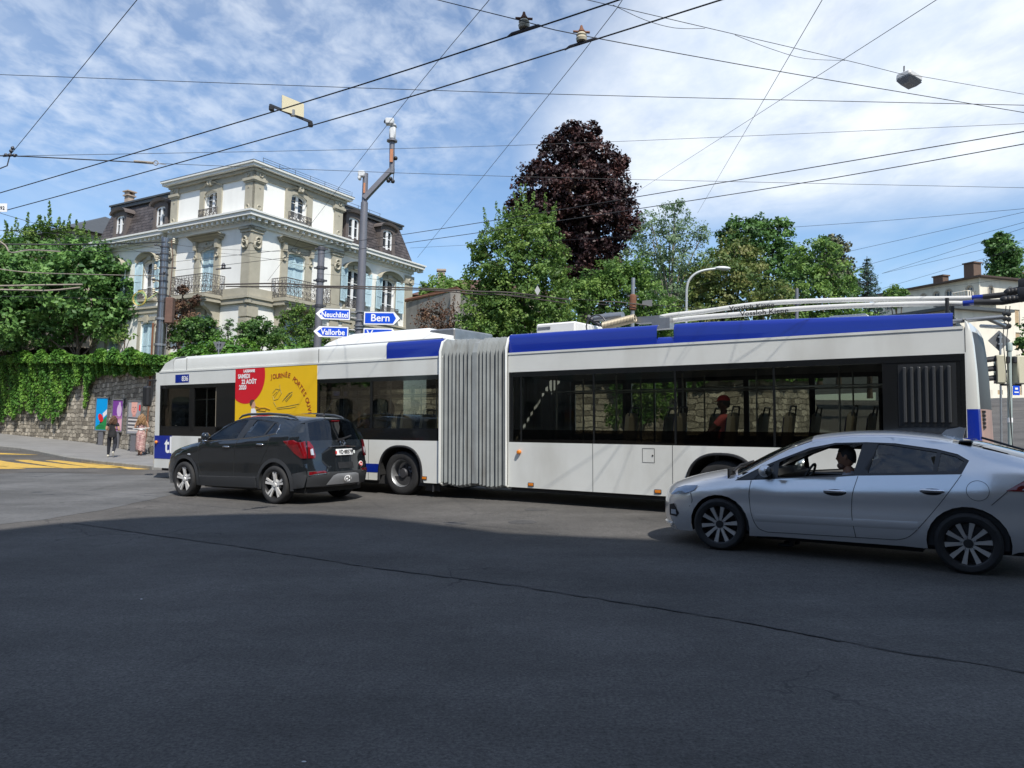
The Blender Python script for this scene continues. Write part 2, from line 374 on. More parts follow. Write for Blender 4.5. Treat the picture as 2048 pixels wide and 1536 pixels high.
STR = [[(-60, 905), (60, 909), (92, 913), (-60, 911)], [(-80, 922), (20, 922), (122, 934), (22, 934), ], [(-80, 934), (-10, 930), (54, 938), (-80, 938)],
       [(30, 920), (62, 920), (192, 936), (122, 936)], [(90, 920), (120, 920), (252, 937), (190, 937)], [(152, 921), (172, 922), (312, 938), (256, 938)]]
STR = [[(-90, 903), (-20, 905), (78, 910), (-10, 909)], [(-120, 921), (0, 921), (120, 936), (40, 936)], [(-120, 932), (-20, 930), (54, 938), (-120, 939)],
       [(28, 920), (60, 920), (192, 936), (128, 937)], [(90, 921), (118, 921), (250, 936), (196, 937)], [(150, 922), (170, 922), (310, 939), (258, 939)]]
for i, s in enumerate(STR):
    tag(sheet('crosswalk_stripe', s, M_YELLOW, .008, None, .012), 'worn yellow painted crosswalk stripe', kind='structure')
WALLP = [(-60, 71), (-45, 59), (-32.6, 49), (-22, 40.5), (-15.4, 33), (-11, 30.8), (-5, 30), (4, 28.5), (9.5, 27.2), (12.5, 31), (15, 42), (17, 70)]
KERBP = [tuple(gp(u, v, .12).xy) for u, v in ((-260, 880), (-100, 886), (0, 892), (40, 896), (76, 902), (110, 909), (142, 915), (200, 922), (305, 932))] + [(-9.5, 25.2), (-5, 24.8), (4, 23.2), (11, 21.3), (14.2, 22), (16.5, 28), (19, 42), (21, 70)]
def pavement():
    pp = KERBP + WALLP[::-1]
    mb = MB(); mb.skin(pp, [], lambda a, b: (a, b, gz(a, b)+.12), 2.0); tag(mb.build('pavement', M_PAVE, smooth=20), kind='structure')
    mb = MB()
    for i in range(len(KERBP)-1):
        a = Vector((*KERBP[i], 0)); b = Vector((*KERBP[i+1], 0)); d = (b-a).normalized(); n = Vector((d.y, -d.x, 0)); L = (b-a).length; k = max(1, round(L/1.0))
        for j in range(k):
            p = a+d*(L*j/k+.006); q = a+d*(L*(j+1)/k-.006); w = .16
            z0, z1 = gz(p.x, p.y), gz(q.x, q.y); P = []
            for (c, z) in ((p, z0), (q, z1)):
                P += [(*(c+n*.02).xy, z-.1), (*(c+n*.02).xy, z+.105), (*(c+n*.0).xy, z+.127), (*(c-n*w).xy, z+.127), (*(c-n*w).xy, z-.1)]
            mb.add(P, [(0, 1, 2, 3, 4), (9, 8, 7, 6, 5), (0, 5, 6, 1), (1, 6, 7, 2), (2, 7, 8, 3)])
    tag(mb.build('kerb', M_KERB), kind='structure')
pavement()
# ================================================================ retaining wall
def stone_mat():
    m = bpy.data.materials.new('rubble_stone'); m.use_nodes = True; nt = m.node_tree; N = nt.nodes; L = nt.links; b = N['Principled BSDF']
    uv = N.new('ShaderNodeUVMap'); uv.uv_map = 'UVMap'
    nz = N.new('ShaderNodeTexNoise'); L.new(uv.outputs[0], nz.inputs['Vector']); nz.inputs['Scale'].default_value = 2.6; nz.inputs['Detail'].default_value = 3
    va = N.new('ShaderNodeVectorMath'); va.operation = 'MULTIPLY_ADD'; L.new(nz.outputs['Color'], va.inputs[0]); va.inputs[1].default_value = (.46, .24, 0); L.new(uv.outputs[0], va.inputs[2])
    br = N.new('ShaderNodeTexBrick'); L.new(va.outputs[0], br.inputs['Vector']); br.inputs['Scale'].default_value = 1; br.inputs['Brick Width'].default_value = .46; br.inputs['Row Height'].default_value = .215
    br.inputs['Mortar Size'].default_value = .022; br.inputs['Mortar Smooth'].default_value = .4; br.inputs['Color1'].default_value = (.20, .175, .135, 1); br.inputs['Color2'].default_value = (.58, .52, .42, 1); br.inputs['Mortar'].default_value = (.15, .13, .10, 1)
    br.offset = .37; br.squash = 1.4; br.squash_frequency = 3
    n2 = N.new('ShaderNodeTexNoise'); L.new(uv.outputs[0], n2.inputs['Vector']); n2.inputs['Scale'].default_value = 1.1; n2.inputs['Detail'].default_value = 8; n2.inputs['Roughness'].default_value = .7
    r = N.new('ShaderNodeMapRange'); L.new(n2.outputs['Fac'], r.inputs[0]); r.inputs[1].default_value = .3; r.inputs[2].default_value = .7; r.inputs[3].default_value = .45; r.inputs[4].default_value = 1.35
    sc = N.new('ShaderNodeVectorMath'); sc.operation = 'SCALE'; L.new(br.outputs['Color'], sc.inputs[0]); L.new(r.outputs[0], sc.inputs['Scale'])
    L.new(sc.outputs[0], b.inputs['Base Color']); b.inputs['Roughness'].default_value = .9
    n3 = N.new('ShaderNodeTexNoise'); L.new(uv.outputs[0], n3.inputs['Vector']); n3.inputs['Scale'].default_value = 9; n3.inputs['Detail'].default_value = 6
    ad = N.new('ShaderNodeMath'); ad.operation = 'MULTIPLY_ADD'; L.new(br.outputs['Fac'], ad.inputs[0]); ad.inputs[1].default_value = -1.2; L.new(n3.outputs['Fac'], ad.inputs[2])
    bp = N.new('ShaderNodeBump'); bp.inputs['Strength'].default_value = .9; bp.inputs['Distance'].default_value = .05; L.new(ad.outputs[0], bp.inputs['Height']); L.new(bp.outputs[0], b.inputs['Normal'])
    return m
M_STONE = stone_mat()
def wall_len(pts): return np.cumsum([0]+[math.hypot(b[0]-a[0], b[1]-a[1]) for a, b in zip(pts, pts[1:])])
def wall_top(x, y):
    return gz(x, y) + lerp([-60, -33, -22, -15, -5, 4, 9.5, 17], [5.2, 4.75, 4.5, 4.1, 3.95, 3.95, 3.7, 3.7])(x)
def retaining_wall():
    pts = WALLP; S = wall_len(pts); V = []; UV = []; F = []; rows = 12
    n = int(S[-1]/.5); ss = np.linspace(0, S[-1], n)
    xs = np.interp(ss, S, [p[0] for p in pts]); ys = np.interp(ss, S, [p[1] for p in pts])
    for i in range(n):
        dx, dy = xs[min(i+1, n-1)]-xs[max(i-1, 0)], ys[min(i+1, n-1)]-ys[max(i-1, 0)]; q = math.hypot(dx, dy); nx, ny = dy/q, -dx/q
        z0, z1 = gz(xs[i], ys[i]), wall_top(xs[i], ys[i])
        for k in range(rows+1):
            t = k/rows; o = -.35*t + random.uniform(-.02, .02); V.append((xs[i]-nx*-o, ys[i]-ny*-o, z0-.1+(z1-z0+.1)*t)); UV.append((ss[i], z0+(z1-z0)*t))
        V.append((xs[i]-nx*.9, ys[i]-ny*.9, z1)); UV.append((ss[i], z1+.5))
    m = rows+2
    F = [(i*m+k, (i+1)*m+k, (i+1)*m+k+1, i*m+k+1) for i in range(n-1) for k in range(m-1)]
    me = bpy.data.meshes.new('retaining_wall'); me.from_pydata(V, [], F); me.materials.append(M_STONE)
    ul = me.uv_layers.new(name='UVMap'); ul.data.foreach_set('uv', np.array([UV[l.vertex_index] for l in me.loops], dtype=np.float32).ravel()); me.update()
    o = bpy.data.objects.new('retaining_wall', me); COL.objects.link(o)
    tag(o, 'tall rubble stone retaining wall beside the pavement, draped with ivy', 'wall')
retaining_wall()
def terrace():
    inner = [(x, y) for x, y in WALLP]; S = wall_len(inner); mb = MB()
    poly = [(p[0]+(-.4 if i < 4 else 0), p[1]+.55) for i, p in enumerate(WALLP[:9])] + [(12.0, 31.5), (14.4, 42), (16.4, 70), (30, 130), (-30, 160), (-130, 140), (-75, 78)]
    cx = lambda a, b: wall_top(a, min(b, 40)) - .12 + max(0, b-33-max(0, -a-12)*.6)*.06
    mb.skin(poly, [], lambda a, b: (a, b, cx(a, b)), 4.0)
    tag(mb.build('terrace', mat('garden_soil', (.06, .075, .03), .9, var=.4, vs=.8, bump=.5, bs=8), smooth=40), kind='structure')
terrace()
# ================================================================ mansion
def frame(o, rx, ly):
    x = Vector(rx).normalized(); z = x.cross(Vector(ly)).normalized(); y = z.cross(x)
    return Matrix(((x.x, y.x, z.x, o.x), (x.y, y.y, z.y, o.y), (x.z, y.z, z.z, o.z), (0, 0, 0, 1)))
M_RENDER = mat('white_render', (.84, .835, .79), .85, var=.05, vs=.8, bump=.08, bs=30, dirt=((.52, .50, .45), 1.2, (1, 1, .25), .22))
M_MOLASSE = mat('green_grey_sandstone', (.41, .38, .30), .85, var=.16, vs=2.5, bump=.2, bs=14)
M_CORN = mat('white_cornice', (.72, .72, .68), .7, var=.06, vs=2)
M_SHUT = mat('pale_blue_shutter', (.50, .66, .72), .6, var=.06, vs=4)
M_IRON = mat('wrought_iron', (.05, .05, .052), .6, .4)
M_IRONR = mat('old_wrought_iron', (.13, .12, .115), .7, .3, var=.3)
M_FRAME = mat('white_window_frame', (.78, .79, .79), .5)
M_ZINC = mat('dark_zinc', (.11, .115, .115), .5, .5, var=.2)
M_DORM = mat('brown_grey_dormer', (.12, .10, .092), .7, var=.15)
M_PANE = mat('window_pane', (.025, .032, .04), .04, 0, spec=.9)
M_ROOM = mat('dark_room', (.02, .02, .022), .9)
def slate():
    m = bpy.data.materials.new('slate'); m.use_nodes = True; nt = m.node_tree; N = nt.nodes; L = nt.links; b = N['Principled BSDF']
    tc = N.new('ShaderNodeTexCoord'); s = N.new('ShaderNodeSeparateXYZ'); L.new(tc.outputs['Object'], s.inputs[0])
    a = N.new('ShaderNodeMath'); L.new(s.outputs[0], a.inputs[0]); L.new(s.outputs[1], a.inputs[1]); c = N.new('ShaderNodeCombineXYZ'); L.new(a.outputs[0], c.inputs[0]); L.new(s.outputs[2], c.inputs[1])
    br = N.new('ShaderNodeTexBrick'); L.new(c.outputs[0], br.inputs['Vector']); br.inputs['Scale'].default_value = 1; br.inputs['Brick Width'].default_value = .42; br.inputs['Row Height'].default_value = .20
    br.inputs['Mortar Size'].default_value = .016; br.inputs['Mortar Smooth'].default_value = .3; br.inputs['Color1'].default_value = (.050, .040, .038, 1); br.inputs['Color2'].default_value = (.098, .083, .080, 1); br.inputs['Mortar'].default_value = (.012, .011, .011, 1)
    n = N.new('ShaderNodeTexNoise'); L.new(tc.outputs['Object'], n.inputs['Vector']); n.inputs['Scale'].default_value = 3; n.inputs['Detail'].default_value = 5
    r = N.new('ShaderNodeMapRange'); L.new(n.outputs['Fac'], r.inputs[0]); r.inputs[3].default_value = .6; r.inputs[4].default_value = 1.5
    sc = N.new('ShaderNodeVectorMath'); sc.operation = 'SCALE'; L.new(br.outputs['Color'], sc.inputs[0]); L.new(r.outputs[0], sc.inputs['Scale']); L.new(sc.outputs[0], b.inputs['Base Color'])
    b.inputs['Roughness'].default_value = .55
    bp = N.new('ShaderNodeBump'); bp.invert = True; bp.inputs['Strength'].default_value = .7; bp.inputs['Distance'].default_value = .02; L.new(br.outputs['Fac'], bp.inputs['Height']); L.new(bp.outputs[0], b.inputs['Normal'])
    return m
M_SLATE = slate()
M_TILE = mat('brown_roof_tile', (.125, .068, .05), .8, var=.35, vs=6, bump=.4, bs=18)
def arch(x0, x1, z0, z1, rise=.2, n=8):
    if rise <= 0: return [(x0, z0), (x1, z0), (x1, z1), (x0, z1)]
    w = (x1-x0)/2; cx = (x0+x1)/2
    return [(x0, z0), (x1, z0)] + [(cx+w*math.cos(math.pi*k/n), z1-rise+rise*math.sin(math.pi*k/n)) for k in range(n+1)]
def mansion():
    O = at(497, 590, 40.0); Mx = frame(O, ray(2000, 890), ray(-1139, 794))
    H = thing('mansion', 'white mansion with sandstone corner pillars, slate mansard wings and blue shutters', 'house', Mx)
    A = lambda a, z, d=0.0: (a, -d, z)            # right front: a along x, d outwards
    B = lambda a, z, d=0.0: (-d, a, z)            # left front
    E = .30
    Aw = lambda a, z, d=0.0: (a, E-d, z); Bw = lambda a, z, d=0.0: (E-d, a, z)
    RT = dict(f=A, n=Vector((0, 1, 0))); LT = dict(f=B, n=Vector((1, 0, 0))); RW = dict(f=Aw, n=Vector((0, 1, 0))); LW = dict(f=Bw, n=Vector((1, 0, 0)))
    # (front, x0, x1, z0, z1, rise, kind)
    W = [(RT, 2.45, 3.70, .12, 2.80, .16, 'shut'), (RT, 2.45, 3.70, -3.1, -.85, .16, 'shut'), (RT, 2.50, 3.62, 4.75, 6.15, .2, 'sash'),
         (RW, 7.34, 8.66, .45, 2.90, .22, 'open'), (RW, 10.44, 11.76, .45, 2.90, .22, 'open'), (RW, 7.4, 8.6, -3.1, -.85, .16, 'shut'), (RW, 10.5, 11.7, -3.1, -.85, .16, 'shut'),
         (LT, 2.92, 4.12, .12, 2.80, .16, 'shut'), (LT, 2.92, 4.12, -3.1, -.85, .16, 'shut'), (LT, 2.98, 4.06, 4.75, 6.05, .2, 'sash'),
         (LW, 8.75, 9.95, .45, 2.75, .22, 'open'), (LW, 12.2, 13.4, .45, 2.75, .22, 'open'), (LW, 8.75, 9.95, -3.1, -.95, .16, 'shut'), (LW, 12.2, 13.4, -3.1, -.95, .16, 'shut')]
    mb = MB()
    def fr(T, a0, a1, z0, z1):
        hs = [arch(*w[1:6]) for w in W if w[0] is T and z0 < w[3] < z1]
        mb.skin([(a0, z0), (a1, z0), (a1, z1), (a0, z1)], hs, lambda a, z: T['f'](a, z), None, reveal=T['n']*.28)
    fr(RT, 0, 6.5, -4.6, 4.0); fr(LT, 0, 7.15, -4.6, 4.0); fr(RW, 6.5, 13.4, -4.6, 4.0); fr(LW, 7.15, 15.2, -4.6, 4.0); fr(RT, 0, 6.5, 4.3, 6.75); fr(LT, 0, 7.15, 4.3, 6.75)
    mb.add([(6.5, 0, -4.6), (6.5, .6, -4.6), (6.5, .6, 6.75), (6.5, 0, 6.75)], [(0, 1, 2, 3)]); mb.add([(0, 7.15, -4.6), (.6, 7.15, -4.6), (.6, 7.15, 6.75), (0, 7.15, 6.75)], [(0, 1, 2, 3)])
    mb.box(13.38, 13.4, .31, 9, -4.6, 4.0); mb.box(.31, 9, 15.18, 15.2, -4.6, 4.0); mb.box(6.5, 6.52, .6, 7.15, 4, 6.75); mb.box(.6, 6.5, 7.13, 7.15, 4, 6.75)
    mb.build('wall', M_RENDER, H)
    mb = MB(); mb.box(.55, 6.2, .55, 6.9, -4.5, 6.5); mb.box(6.1, 13.1, .8, 6.5, -4.5, 3.9); mb.box(.8, 6, 6.8, 14.9, -4.5, 3.9); mb.build('interior', M_ROOM, H)
    # sandstone work
    st = MB()
    def block(T, a0, a1, z0, z1, d0, d1):
        P = [T['f'](a, z, d) for a in (a0, a1) for d in (d0, d1) for z in (z0, z1)]
        st.add(P, [(0, 1, 3, 2), (4, 6, 7, 5), (0, 4, 5, 1), (2, 3, 7, 6), (0, 2, 6, 4), (1, 5, 7, 3)])
    def ring(T, a, z, r, d): st.ring(T['f'](a, z, d), r, r*.38, T['n'], 10, 4)
    for T, a0, a1 in ((RT, -.12, .58), (LT, -.12, .60), (RT, 5.74, 6.42), (LT, 6.45, 7.1)):
        k = -.12 if a0 < 0 else 0
        block(T, a0, a1, .44, 3.05, 0, .10); block(T, a0-.03, a1+.03, 2.75, 3.35, .0, .13); block(T, a0-.09, a1+.10, 3.35, 3.50, 0, .19); block(T, a0-.14, a1+.15, 3.50, 3.62, 0, .26)
        m = (max(a0, 0)+a1)/2 + .02; ring(T, m, 2.95, .15, .18); ring(T, m, 2.72, .2, .15)
        for z in np.arange(-3.6, -.6, .62): block(T, a0+.02, a1-.02, z, z+.54, 0, .13)
        block(T, a0+.05, a1-.05, -4.6, -.5, 0, .07)
        block(T, a0+.03, a1, 4.42, 6.05, 0, .09); block(T, a0-.05, a1+.08, 6.05, 6.12, 0, .15); block(T, a0-.1, a1+.13, 6.12, 6.26, 0, .2); ring(T, m, 4.72, .12, .1); block(T, m-.05, m+.05, 5.75, 5.85, .08, .12)
        block(T, a0-.02, a1+.05, 6.26, 6.62, 0, .14); ring(T, m, 6.45, .1, .17)
    for T, L in ((RT, 6.5), (LT, 7.15)):
        block(T, -.16, L, -.02, .42, 0, .11); block(T, -.3, L, -.16, -.02, 0, .24); block(T, -.24, L, -.42, -.16, 0, .17)
        block(T, -.02, L, 4.34, 4.56, 0, .06); block(T, -.08, L+.05, 6.28, 6.60, 0, .07); block(T, -.14, L+.1, 6.60, 6.74, 0, .2)
    block(RW, 12.72, 13.45, -4.6, 3.0, 0, .09); block(RW, 12.66, 13.52, 2.9, 3.45, 0, .15); ring(RW, 13.08, 3.1, .14, .16)
    block(LW, 14.55, 15.25, -4.6, 3.2, 0, .09)
    for T, a0, a1 in ((RW, 6.5, 13.45), (LW, 7.15, 15.25)): block(T, a0, a1, -.42, -.16, 0, .13); block(T, a0, a1, -.16, -.04, 0, .2)
    def strip(T, pts, w, d):      # moulding along a polyline on a front
        for (p, q) in zip(pts, pts[1:]):
            P = []
            for (a, z) in (p, q):
                P += [T['f'](a, z, 0), T['f'](a, z+w, 0), T['f'](a, z+w, d), T['f'](a, z, d*.55)]
            st.add(P, [(0, 1, 2, 3), (4, 7, 6, 5), (0, 4, 5, 1), (1, 5, 6, 2), (2, 6, 7, 3), (3, 7, 4, 0)])
    for T, x0, x1, z0, z1, rise, kind in W:
        if z0 < -1:
            for s_ in (x0-.28, x1+.02): block(T, s_, s_+.26, z0, z1+.1, 0, .06)
            block(T, x0-.3, x1+.3, z1+.1, z1+.32, 0, .08); block(T, (x0+x1)/2-.16, (x0+x1)/2+.16, z1-.02, z1+.42, .05, .16); continue
        if kind == 'sash':
            block(T, x0-.42, x0-.03, 4.5, 6.28, 0, .08); block(T, x1+.03, x1+.42, 4.5, 6.28, 0, .08); c = (x0+x1)/2
            st.skin([(x0-.03, 5.75), (x1+.03, 5.75), (x1+.03, 6.5), (x0-.03, 6.5)], [arch(x0, x1, 5.75, z1, rise)[0:0] or arch(x0+.001, x1-.001, 5.751, z1, rise)], lambda a, z: T['f'](a, z, .07), None, reveal=T['n']*.07)
            strip(T, [(x0-.35, 6.22), (x0-.1, 6.25), (c-.35, 6.42), (c+.35, 6.42), (x1+.1, 6.25), (x1+.35, 6.22)], .09, .17); block(T, c-.17, c+.17, 6.3, 6.62, 0, .22); ring(T, c, 6.46, .13, .22)
        elif kind == 'shut':
            block(T, x0-.48, x0-.02, .1, 3.0, 0, .11); block(T, x1+.02, x1+.48, .1, 3.0, 0, .11); c = (x0+x1)/2
            st.skin([(x0-.5, 2.2), (x1+.5, 2.2), (x1+.5, 3.25), (x0-.5, 3.25)], [arch(x0+.001, x1-.001, 2.201, z1, rise)], lambda a, z: T['f'](a, z, .09), None, reveal=T['n']*.09)
            strip(T, [(x0-.62, 3.22), (x1+.62, 3.22)], .10, .34); strip(T, [(x0-.72, 3.32), (x1+.72, 3.32)], .10, .46); strip(T, [(x0-.78, 3.42), (x1+.78, 3.42)], .07, .52)
            for q in (x0-.34, x1+.34): block(T, q-.11, q+.11, 2.75, 3.22, 0, .28); block(T, q-.08, q+.08, 2.3, 2.75, 0, .17); ring(T, q, 2.35, .1, .17)
            ring(T, c, 2.98, .15, .13); block(T, c-.45, c+.45, 2.88, 3.0, .05, .14)
        else:
            block(T, x0-.26, x0-.01, .3, 2.7, 0, .07); block(T, x1+.01, x1+.26, .3, 2.7, 0, .07); c = (x0+x1)/2; hw = (x1-x0)/2
            hd = lambda k, o: [(c+(hw+.3+o)*math.cos(math.pi*t/12), z1-.16+k*math.sin(math.pi*t/12)) for t in range(12, -1, -1)]
            st.skin([(x0-.26, 2.2), (x1+.26, 2.2)]+[(a, b) for a, b in hd(.42, 0)[::-1]], [arch(x0+.001, x1-.001, 2.201, z1, rise)], lambda a, z: T['f'](a, z, .06), None, reveal=T['n']*.06)
            strip(T, hd(.40, .05), .12, .30); strip(T, hd(.52, .12), .09, .42)
            block(T, c-.2, c+.2, z1+.0, z1+.32, .04, .16); block(T, x0-.3, x1+.3, .28, .44, 0, .3)
    st.build('stone_trim', M_MOLASSE, H)
    # cornices
    mb = MB()
    def corn(z0, z1, d, x1, y1, e0, brackets):
        mb.box(-d, x1, -d, e0, z0, z1); mb.box(-d, e0, e0, y1, z0, z1)
        mb.box(-d-.07, x1+.05, -d-.07, e0, z1, z1+.10); mb.box(-d-.07, e0, e0, y1+.05, z1, z1+.10)
    def cornw(z0, z1, d):
        for q in ((6.75, 13.4+d, E-d, E+.5, 0), (E-d, E+.5, 7.35, 15.2+d, 1)):
            mb.box(q[0], q[1], q[2], q[3], z0, z1)
            o = .07; mb.box(q[0]-(o if q[4] else 0), q[1]+(0 if q[4] else o), q[2]-(0 if q[4] else o), q[3]+(o if q[4] else 0), z1, z1+.10)
    corn(4.08, 4.28, .62, 6.75, 7.35, .5, 1); cornw(4.0, 4.2, .62)
    mb.box(-.14, 6.6, -.14, .4, 3.70, 4.0); mb.box(-.14, .4, .4, 7.2, 3.70, 4.0); mb.box(6.6, 13.5, E-.1, .6, 3.64, 3.95); mb.box(E-.1, .6, 7.2, 15.3, 3.64, 3.95)
    for a in np.arange(-.45, 6.7, .43): mb.box(a, a+.17, -.52, -.14, 3.9, 4.08); mb.box(-.52, -.14, a, a+.17, 3.9, 4.08)
    for a in np.arange(6.95, 13.9, .43): mb.box(a, a+.17, E-.5, E-.1, 3.82, 4.0)
    for a in np.arange(7.5, 15.7, .43): mb.box(E-.5, E-.1, a, a+.17, 3.82, 4.0)
    mb.build('cornice', M_CORN, H)
    mb = MB(); mb.box(-.40, 6.87, -.40, 7.57, 6.78, 6.92); mb.box(-.48, 6.95, -.48, 7.65, 6.92, 7.03); mb.build('eave', M_CORN, H)
    mb = MB(); mb.add([(-.50, -.50, 7.04), (6.97, -.50, 7.04), (6.97, 7.67, 7.04), (-.50, 7.67, 7.04), (2.6, 2.6, 7.75), (4.2, 2.6, 7.75), (4.2, 4.6, 7.75), (2.6, 4.6, 7.75)], [(0, 1, 5, 4), (1, 2, 6, 5), (2, 3, 7, 6), (3, 0, 4, 7), (4, 5, 6, 7)])
    for s in (0.35, .62): mb.tube([(.2, -.38, 7.04+s*.45), (6.7, -.38, 7.04+s*.45)], .012, 4)
    for a in np.arange(.2, 6.9, 1.1): mb.tube([(a, -.38, 7.0), (a, -.38, 7.34)], .012, 4)
    mb.build('roof', M_ZINC, H)
    # mansard roofs
    mb = MB(); b, t = 4.31, 6.62
    mb.add([(6.6, E-.05, b), (13.48, E-.05, b), (12.72, .95, t), (6.6, .95, t), (13.48, 8, b), (12.72, 8, t)], [(0, 1, 2, 3), (1, 4, 5, 2)])
    mb.build('mansard_roof', M_SLATE, H); mb = MB()
    mb.add([(E-.05, 7.2, b), (E-.05, 15.28, b), (.95, 14.7, t), (.95, 7.2, t), (8, 15.28, b), (8, 14.7, t)], [(0, 3, 2, 1), (1, 2, 5, 4)])
    rf = mb.build('mansard_roof', M_SLATE, H)
    mb = MB(); mb.box(6.52, 12.85, .78, 8, t, t+.2); mb.box(.78, 6.5, 7.16, 14.85, t, t+.2); mb.box(6.52, 12.92, .7, 8, t+.2, t+.3); mb.box(.7, 6.5, 7.16, 14.92, t+.2, t+.3)
    mb.box(6.52, 13.5, E-.1, E+.02, b-.02, b+.06)
    for s in (.12, .3): mb.tube([(6.8, 1.0, t+.3+s), (10.9, 1.0, t+.3+s)], .012, 4)
    for a in np.arange(6.8, 11, 1.0): mb.tube([(a, 1.0, t+.2), (a, 1.0, t+.62)], .012, 4)
    mb.build('roof_edge', M_ZINC, H)
    # chimneys
    for (cx, cy, w) in ((1.6, 14.2, .42),):
        mb = MB(); mb.box(cx-w/2, cx+w/2, cy-w/2, cy+w/2, 6.6, 7.65); mb.box(cx-w*.7, cx+w*.7, cy-w*.7, cy+w*.7, 7.65, 7.72)
        for q in (-.18, .18): mb.box(cx+q-.05, cx+q+.05, cy-.2, cy+.2, 7.72, 7.92)
        mb.box(cx-w*.75, cx+w*.75, cy-w*.75, cy+w*.75, 7.92, 7.99); mb.build('chimney', mat('chimney_render', (.42, .33, .26), .85, var=.2), H)
    # windows
    def window(T, x0, x1, z0, z1, rise, par, dp=.20):
        f, n = T['f'], T['n']; m = (x0+x1)/2; fm = MB(); d = -dp
        def bar(a0, a1, c0, c1, e=.05):
            P = [f(a, z, q) for a in (a0, a1) for q in (d, d+e) for z in (c0, c1)]
            fm.add(P, [(0, 1, 3, 2), (4, 6, 7, 5), (0, 4, 5, 1), (2, 3, 7, 6), (0, 2, 6, 4), (1, 5, 7, 3)])
        bar(x0, x0+.10, z0, z1-rise*.6); bar(x1-.10, x1, z0, z1-rise*.6); bar(m-.09, m+.09, z0, z1, .06); bar(x0, x1, z0, z0+.12)
        for k in (1, 2): z = z0+(z1-z0)*k/3; bar(x0+.1, x1-.1, z-.018, z+.018, .03)
        fm.skin(arch(x0, x1, z1-rise-.14, z1, rise), [arch(x0+.1, x1-.1, z1-rise-.139, z1-.1, rise)], lambda a, z: f(a, z, d+.05))
        w = fm.build('window', M_FRAME, par)
        pm = MB(); pm.skin(arch(x0, x1, z0, z1, rise), [], lambda a, z: f(a, z, d-.01)); return w, pm.build('pane', M_PANE, w)
    def shutter(T, a0, a1, z0, z1, d, swing=0.0, hinge=None, rise=0):
        mb = MB(); f = T['f']
        def q(a, z, e):
            if hinge is None: return f(a, z, d+e)
            o = a-hinge; return f(hinge+o*math.cos(swing)-math.copysign(e, o)*0, z, d+e+abs(o)*math.sin(swing))
        def bar(p0, p1, c0, c1, e0, e1):
            P = [q(a, z, e) for a in (p0, p1) for e in (e0, e1) for z in (c0, c1)]; mb.add(P, [(0, 1, 3, 2), (4, 6, 7, 5), (0, 4, 5, 1), (2, 3, 7, 6), (0, 2, 6, 4), (1, 5, 7, 3)])
        t = .06; bar(a0, a0+t, z0, z1, 0, .05); bar(a1-t, a1, z0, z1, 0, .05)
        for z in (z0, z0+(z1-z0)*.38, z1-t*1.4): bar(a0+t, a1-t, z, z+t*1.4, 0, .05)
        for z in np.arange(z0+.08, z1-.08, .062): mb.add([q(a0+t, z, .035), q(a1-t, z, .035), q(a1-t, z+.055, .012), q(a0+t, z+.055, .012)], [(0, 1, 2, 3)])
        mb.build('shutter', M_SHUT, H)
    def railing(T, a0, a1, z0, z1, d, nm='railing', close=False, m=M_IRONR):
        mb = MB(); f = T['f']; r = .014
        def run(P, Q):
            P, Q = Vector(P), Vector(Q); L = (Q-P).length; u = (Q-P)/L; up = Vector((0, 0, z1-z0)); n = u.cross(Vector((0, 0, 1)))
            mb.tube([P, Q], .018, 4); mb.tube([P+up, Q+up], .026, 4); mb.tube([P+up*.86, Q+up*.86], .012, 4); mb.tube([P+up*.12, Q+up*.12], .012, 4); k = max(2, round(L/.30))
            for i in range(k+1): mb.tube([P+u*(L*i/k), P+u*(L*i/k)+up], r, 4)
            for i in range(k):
                c = P+u*(L*(i+.5)/k); h = z1-z0; g = L/k
                mb.ring(c+up*.36, g*.42, .014, n, 9, 3); mb.ring(c+up*.66, g*.33, .013, n, 8, 3); mb.ring(c+u*g*.1+up*.36, g*.2, .012, n, 7, 3); mb.ring(c+up*.93, g*.16, .01, n, 6, 3); mb.ring(c-u*g*.12+up*.2, g*.22, .012, n, 7, 3); mb.ring(c+u*g*.2+up*.8, g*.2, .011, n, 6, 3)
                mb.tube([c-u*g*.4+up*.15, c+u*g*.1+up*.5, c+u*g*.4+up*.84], .011, 3)
        if close: run(f(a0, z0, .02), f(a0, z0, d)); run(f(a1, z0, d), f(a1, z0, .02))
        run(f(a0, z0, d), f(a1, z0, d)); return mb.build(nm, m, H)
    for T, x0, x1, z0, z1, rise, kind in W:
        if kind != 'shut': window(T, x0, x1, z0, z1, rise, H)
        if kind == 'shut':
            m = (x0+x1)/2; shutter(T, x0+.02, m-.01, z0+.02, z1-.12, -.14); shutter(T, m+.01, x1-.02, z0+.02, z1-.12, -.14)
            mb = MB(); mb.skin(arch(x0, x1, z1-.3, z1, rise), [], lambda a, z: T['f'](a, z, -.15)); mb.skin([(x0, z0), (x1, z0), (x1, z1-.3), (x0, z1-.3)], [], lambda a, z: T['f'](a, z, -.16)); mb.build('shutter_lining', M_SHUT, H)
        if kind == 'open':
            w = (x1-x0)/2; shutter(T, x0-w-.02, x0-.02, z0+.35, z1-.06, .08, .18, x0-.02); shutter(T, x1+.02, x1+w+.02, z0+.35, z1-.06, .08, .18, x1+.02); railing(T, x0-.2, x1+.2, .44, 1.0, .2)
        if kind == 'sash': railing(T, x0-.28, x1+.28, 4.52, 5.0, .2)
